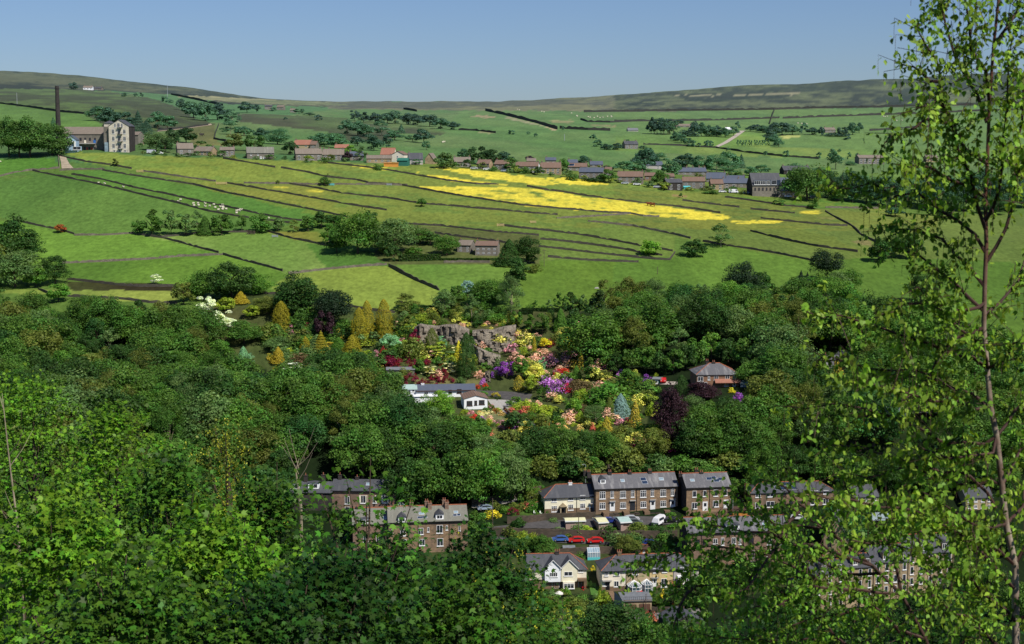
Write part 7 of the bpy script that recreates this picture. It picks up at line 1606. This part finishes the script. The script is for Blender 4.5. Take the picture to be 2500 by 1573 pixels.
def birchbark():
    m, n, _, _ = nt('birch_bark'); a = noise(n, 3.0, 5, .7, stretch=(1, 1, .5)); b = noise(n, 30, 3, .6, stretch=(1, 1, 6))
    tc = N(n, 'ShaderNodeTexCoord'); sx = N(n, 'ShaderNodeSeparateXYZ'); n.links.new(tc.outputs['Object'], sx.inputs[0])
    c = mixrgb(n, (.40, .33, .25), (.11, .06, .04), ramp(n, a, .45, .62)); c = mixrgb(n, c, (.11, .04, .022), ramp(n, sx.outputs[2], 4.2, 5.4, 0, .95)); c = mixrgb(n, c, (.05, .035, .03), ramp(n, b, .58, .72, 0, .8)); out(n, pbr(n, c, .7, .25).outputs[0]); return m
M['birchbark'] = birchbark(); M['birchtwig'] = plain('birch_twig', (.06, .03, .022), .7, .3, .3, 4)
TR = [(2480,1700),(2480,1520),(2478,1380),(2456,1280),(2446,1184),(2433,1065),(2418,990),(2410,900),(2402,800),(2404,700),(2408,600),(2406,500),(2410,400),(2416,250),(2425,120),(2440,-20),(2450,-160)]
BR = [[(2410,900),(2340,870),(2268,840),(2150,800),(2050,770),(1970,760)], [(2433,1065),(2350,1080),(2306,1084),(2220,1036),(2158,1012),(2040,985),(1940,1000)], [(2420,1000),(2330,950),(2230,900),(2120,900),(2010,880)],
 [(2446,1184),(2380,1190),(2311,1170),(2201,1122),(2100,1090),(1980,1060)], [(2430,1240),(2410,1203),(2340,1150),(2260,1140),(2150,1160),(2050,1150)], [(2478,1380),(2350,1300),(2200,1240),(2080,1220),(1960,1200)],
 [(2402,760),(2330,690),(2240,620),(2170,600)], [(2404,700),(2330,620),(2230,560),(2150,550)], [(2408,620),(2340,540),(2240,470),(2130,445),(2027,459)], [(2406,560),(2370,430),(2330,300),(2300,200),(2260,110),(2235,60)], [(2330,300),(2260,290),(2200,330),(2160,350)],
 [(2300,200),(2240,170),(2200,158)], [(2410,300),(2360,190),(2320,100),(2300,20),(2290,-60)], [(2416,250),(2370,120),(2360,20),(2350,-80)], [(2425,120),(2470,50),(2500,-40)], [(2408,640),(2455,560),(2480,440),(2495,300),(2505,150),(2510,-20)], [(2480,440),(2520,380),(2560,350)],
 [(2410,400),(2340,340),(2290,240),(2250,260)], [(2406,480),(2320,440),(2240,400),(2180,400)], [(2410,900),(2470,840),(2540,790)], [(2402,800),(2440,740),(2500,640),(2550,560)], [(2433,1065),(2480,1000),(2550,960)], [(2446,1184),(2490,1100),(2560,1040)], [(2456,1280),(2500,1200),(2560,1150)], [(2478,1380),(2520,1300),(2580,1240)],
 [(2404,740),(2350,760),(2280,740),(2200,740),(2140,770)], [(2410,900),(2380,830),(2300,760),(2240,700)], [(2418,990),(2380,1000),(2280,980),(2180,950),(2090,930)], [(2433,1065),(2400,1110),(2320,1120),(2230,1080)], [(2402,800),(2350,820),(2290,870),(2230,960),(2180,990)],
 [(2480,1520),(2400,1450),(2300,1380),(2180,1330),(2080,1320)], [(2478,1440),(2380,1330),(2280,1270),(2180,1290)], [(2480,1600),(2400,1540),(2330,1500),(2220,1450)], [(2480,1520),(2540,1420),(2580,1380)], [(2456,1280),(2400,1290),(2330,1250),(2250,1200)],[(2406,540),(2440,460),(2450,330),(2460,200),(2470,100)],[(2440,-20),(2400,-60),(2380,40)]]
birch('slender birch with a reddish trunk close on the right side', TR, BR, 9.0, .040, 'birch', 1.6, (.024, .007))
TR2 = [(2330,1900),(2300,1700),(2260,1560),(2200,1450),(2131,1382),(2050,1320),(1980,1270),(1900,1220)]
BR2 = [[(2300,1700),(2180,1521),(2062,1440),(1950,1390),(1800,1340),(1650,1350),(1549,1377)], [(2200,1620),(2065,1573),(2025,1535),(1956,1465),(1850,1420),(1700,1430),(1620,1460)], [(2131,1382),(2000,1330),(1880,1300),(1780,1290),(1700,1270)], [(2200,1450),(2100,1440),(1980,1430),(1900,1480),(1800,1500)],
 [(2050,1320),(1950,1230),(1860,1170)], [(2000,1290),(1900,1290),(1820,1240),(1770,1200)], [(2300,1700),(2150,1600),(1980,1560),(1800,1560),(1680,1540)], [(2260,1560),(2150,1500),(2050,1500),(1900,1540)], [(1950,1250),(1900,1330),(1850,1400),(1780,1450)], [(2200,1450),(2180,1350),(2120,1260),(2080,1200)], [(2260,1560),(2280,1420),(2240,1300)], [(2300,1640),(2380,1500),(2420,1400)], [(2150,1400),(2060,1400),(1960,1350),(1880,1360)], [(1800,1340),(1730,1380),(1660,1420)], [(1700,1430),(1660,1480),(1640,1540)]]
birch('leaning birch spreading low across the lower right houses', TR2, BR2, 10.5, .040, 'birch2', 1.5, (.018, .006), bk='birchtwig')

# ------------------------------------------------------------------ extra cover in the garden and between the houses
def fill(poly, n, wr, kinds, cols, grp, f='N', hr=(.5, .9), avoid=()):
    xs = [p[0] for p in poly]; ys = [p[1] for p in poly]; c = 0; t = 0
    while c < n and t < n*30:
        t += 1; x, y = random.uniform(min(xs), max(xs)), random.uniform(min(ys), max(ys))
        if not inside(x, y, poly) or any(a <= x <= b and c_ <= y <= d for a, c_, b, d in avoid): continue
        w_ = random.uniform(*wr); place('N', x, y - w_*random.uniform(*hr), y, w_, random.choice(kinds), random.choice(cols), grp); c += 1
GP1 = [fr('G1', *p) for p in [(120,420),(500,420),(800,420),(1300,430),(1300,860),(1000,800),(850,640),(620,620),(350,800),(200,700)]]
GP2 = [fr('G1', *p) for p in [(1180,380),(1300,330),(2080,380),(2080,460),(1300,460)]]
GP3 = [fr('G1', *p) for p in [(1300,640),(1740,620),(1850,720),(1860,860),(1640,880),(1310,880)]]
GP4 = [fr('G2', *p) for p in [(60,640),(400,560),(860,480),(1000,760),(1300,860),(1250,900),(800,960),(560,900),(120,860)]]
GP5 = [fr('G2', *p) for p in [(280,1060),(560,1000),(900,1000),(1250,1040),(1500,1200),(1500,1480),(1150,1480),(950,1260),(500,1240),(300,1130)]]
GP6 = [fr('G1', *p) for p in [(1640,1090),(1980,1080),(2200,1200),(2150,1260),(1800,1230)]]
AVB = [(975,925,1195,1005), (940,890,1015,920), (1590,1080,1640,1100)]
GG = 'small shrubs filling the rock garden'
DK = ['olive', 'mid', 'dark', 'grey', 'olive', 'lime', 'fresh']
fill(GP1, 56, (26, 60), ['smound', 'smound', 'sround', 'scone'], ['olive', 'mid', 'dark', 'grey', 'mid', 'lime'], GG, avoid=AVB)
fill(GP2, 34, (16, 34), ['smound'], DK + ['lemon', 'brown'], GG)
fill(GP3, 42, (18, 38), ['smound', 'sround', 'slayer'], ['mid', 'olive', 'grey', 'lime', 'lemon', 'cream', 'lemon', 'peach'], GG, avoid=AVB)
fill(GP4, 56, (18, 40), ['smound', 'sround'], ['mid', 'olive', 'lime', 'fresh', 'peach', 'lemon', 'pink', 'lemon', 'peach', 'cream'], GG, avoid=AVB)
fill(GP5, 56, (18, 44), ['smound', 'sround'], ['mid', 'olive', 'fresh', 'lime', 'grey', 'olive', 'lime', 'lemon', 'peach'], GG, avoid=AVB)
fill(GP6, 34, (10, 20), ['smound'], DK + ['lemon', 'cream', 'pink', 'peach'], GG, avoid=AVB)
HG = 'shrubs between the valley houses'
fill([(1240,1290),(1500,1300),(1860,1330),(1860,1345),(1500,1345),(1240,1345)], 20, (24, 46), ['smound'], DK, HG, avoid=[(1340,1318,1510,1347), (1425,1335,1475,1375)])
fill([(1180,1430),(1370,1450),(1470,1450),(1500,1500),(1420,1573),(1180,1560)], 34, (20, 46), ['smound', 'sround'], DK + ['fresh', 'mid'], HG)
fill([(1480,1440),(1560,1460),(1720,1460),(1720,1490),(1500,1480)], 16, (14, 26), ['smound'], DK + ['lemon'], HG)
fill([(1180,1180),(1330,1180),(1330,1262),(1180,1262)], 22, (18, 36), ['smound'], DK, HG)
fill([(1650,1380),(2120,1400),(2120,1500),(1650,1500)], 14, (50, 100), ['sround', 'smound'], ['mid', 'dark', 'fresh'], HG)
fill([(1380,1150),(1880,1140),(1880,1168),(1380,1160)], 34, (34, 70), ['smound', 'sround'], ['dark', 'mid', 'olive', 'grey', 'mid'], 'bushes on the bank behind the terraces', avoid=[(1480,1130,1585,1160)])
fill([(1240,1030),(1560,1090),(1640,1160),(1500,1150),(1240,1150)], 18, (40, 70), ['smound', 'sround'], ['olive', 'mid', 'dark'], 'bushes on the bank behind the terraces')

fill([fr('G1', *p) for p in [(1290,600),(1740,620),(2090,600),(2090,680),(1740,720),(1300,680)]], 16, (14, 30), ['smound', 'sround'], ['mid', 'olive', 'grey', 'lime'], 'shrubs around the quarry rock faces')
fill([fr('G1', *p) for p in [(1310,465),(2080,455),(2080,490),(1310,500)]], 14, (10, 20), ['smound'], ['mid', 'olive', 'lime', 'peach', 'lemon'], 'shrubs around the quarry rock faces')
fill([(1500,930),(1590,945),(1600,1010),(1540,1040),(1480,1000)], 18, (22, 46), ['smound', 'sround'], ['fresh', 'mid', 'olive', 'lime'], 'bushes on the bank behind the terraces')
fill([(1230,1110),(1400,1110),(1440,1150),(1250,1180)], 22, (34, 70), ['smound', 'sround'], ['dark', 'mid', 'olive'], 'bushes on the bank behind the terraces')

VG = 'garden bushes and small trees along the village row'
for pl, n_ in (([(330,372),(420,381),(560,386),(700,392),(850,398)], 18), ([(1060,408),(1170,415),(1300,424),(1420,436),(1500,444)], 14), ([(1510,448),(1620,462),(1740,468),(1830,478)], 12), ([(330,362),(500,368),(850,385)], 10), ([(1180,398),(1500,418),(1760,436)], 12)):
    for i in range(n_):
        t = (i + random.uniform(.1, .9))/n_; x = pl[0][0] + (pl[-1][0]-pl[0][0])*t; y = float(np.interp(x, [p[0] for p in pl], [p[1] for p in pl])) + random.uniform(-3, 3)
        w_ = random.uniform(11, 26); place('N', x, y - w_*random.uniform(.5, .95), y, w_, 'sround', random.choice(['mid', 'dark', 'olive', 'grey', 'mid', 'lime']), VG)

# ------------------------------------------------------------------ labels
def direction(dx, dy):
    h = '' if abs(dx) < 22 else ('left of' if dx < 0 else 'right of'); v = '' if abs(dy) < 18 else ('above' if dy < 0 else 'below')
    if h and v: return ('above and ' if dy < 0 else 'below and ') + h
    return h or v or 'beside'
def words(s): return len(s.replace('-', ' ').split())
from collections import defaultdict
P0 = np.array([[r[4], r[5]] for r in REG])
cand = []
for i, (o, size, colr, kind, px, py, cat) in enumerate(REG):
    lm = sorted(LAND, key=lambda l: math.hypot((l[1]-px), (l[2]-py)))
    opts = []
    base = ' '.join(x for x in (size, colr, kind) if x)
    d2 = np.hypot(P0[:, 0]-px, (P0[:, 1]-py)*1.2); near = [j for j in np.argsort(d2)[1:9] if REG[j][2] != colr or REG[j][3] != kind]
    for l in lm[:3]:
        dd = math.hypot(l[1]-px, l[2]-py); dist_w = 'just ' if dd < 90 else 'well ' if dd > 330 else ''
        w_ = direction(px-l[1], py-l[2]); loc = (dist_w if w_ != 'beside' else '') + w_ + ' ' + l[0]; opts.append(base + ' ' + loc)
    for l in lm[:2]:
        w_ = direction(px-l[1], py-l[2])
        for j in near[:4]: opts.append(base + ' ' + w_ + ' ' + l[0] + ', ' + direction(px-REG[j][4], py-REG[j][5]).replace('above and ', '').replace('below and ', '') + ' a ' + REG[j][2] + ' one')
    cand.append([q for q in opts if words(q) <= 16] or [base + ' on the slope'])
cnt = defaultdict(int)
for c in cand:
    for q in set(c): cnt[q] += 1
used = {}
rest = []
for i, c in enumerate(cand):
    q = next((q for q in c if cnt[q] == 1), None)
    if q: REG[i][0]['label'] = q
    else: rest.append(i)
groups = defaultdict(list)
for i in rest: groups[cand[i][0]].append(i)
ORD = ['leftmost', 'second from left', 'third from left', 'fourth from left', 'fifth from left', 'sixth from left', 'seventh from left']
for q, L in groups.items():
    L.sort(key=lambda i: REG[i][4])
    for n_, i in enumerate(L):
        lab = q + (' (' + (ORD[n_] if n_ < len(L)-1 or n_ == 0 else 'rightmost') + ')' if len(L) > 1 and n_ < 7 else '')
        lab = lab.replace('(', ', ').replace(')', '').replace(' ,', ',')
        if words(lab) > 16:
            lab = ' '.join(x for x in (REG[i][2], REG[i][3]) if x) + ' ' + q.split(REG[i][3] + ' ')[-1] + ', ' + (ORD[n_] if n_ < 6 else 'further right')
        REG[i][0]['label'] = ' '.join(lab.split()[:16])
for r in REG:
    r[0]['category'] = r[6]
    l = r[0]['label'] = r[0]['label'].replace('broadleaf', 'leafy')

seen_l = defaultdict(list)
for r in REG: seen_l[r[0]['label']].append(r[0])
for k_, L in seen_l.items():
    if len(L) > 1:
        for o in L: o['group'] = 'look-alikes: ' + k_
# ------------------------------------------------------------------ camera, light, world
cam = bpy.data.cameras.new('camera'); co = newobj('camera', cam)
cam.sensor_width = 36; cam.lens = F*36/2500; cam.clip_start = .5; cam.clip_end = 20000
co.location = (0, 0, 0); co.rotation_euler = (PI/2 - PITCH, 0, 0)
cam.dof.use_dof = True; cam.dof.focus_distance = 300; cam.dof.aperture_fstop = 8
sc.camera = co
EL, AZ = math.radians(50), math.radians(42)     # sun: right of and behind the camera
sd = Vector((math.sin(AZ)*math.cos(EL), -math.cos(AZ)*math.cos(EL), math.sin(EL)))
l = bpy.data.lights.new('sun', 'SUN'); lo = newobj('sun', l); l.energy = 5.0; l.angle = math.radians(.5); l.color = (1, .95, .86)
lo.rotation_euler = sd.to_track_quat('Z', 'Y').to_euler()
w = bpy.data.worlds.new('World'); sc.world = w; w.use_nodes = True
n = w.node_tree; n.nodes.clear()
sky = n.nodes.new('ShaderNodeTexSky'); sky.sky_type = 'NISHITA'; sky.sun_disc = False
sky.sun_elevation = EL; sky.sun_rotation = math.atan2(sd.x, sd.y); sky.altitude = 300; sky.air_density = 1.0; sky.dust_density = .6; sky.ozone_density = 3
bg = n.nodes.new('ShaderNodeBackground'); bg.inputs[1].default_value = .085
c = mixrgb(n, sky.outputs[0], (.68, .79, 1.04), 1.0, 'MULTIPLY')
n.links.new(c, bg.inputs[0])
o = n.nodes.new('ShaderNodeOutputWorld'); n.links.new(bg.outputs[0], o.inputs[0])
sc.view_settings.view_transform = 'Standard'; sc.view_settings.look = 'None'; sc.view_settings.exposure = 0; sc.view_settings.gamma = 1
sc.render.engine = 'CYCLES'
sc.cycles.max_bounces = 5; sc.cycles.diffuse_bounces = 3; sc.cycles.glossy_bounces = 2; sc.cycles.transmission_bounces = 3; sc.cycles.transparent_max_bounces = 4
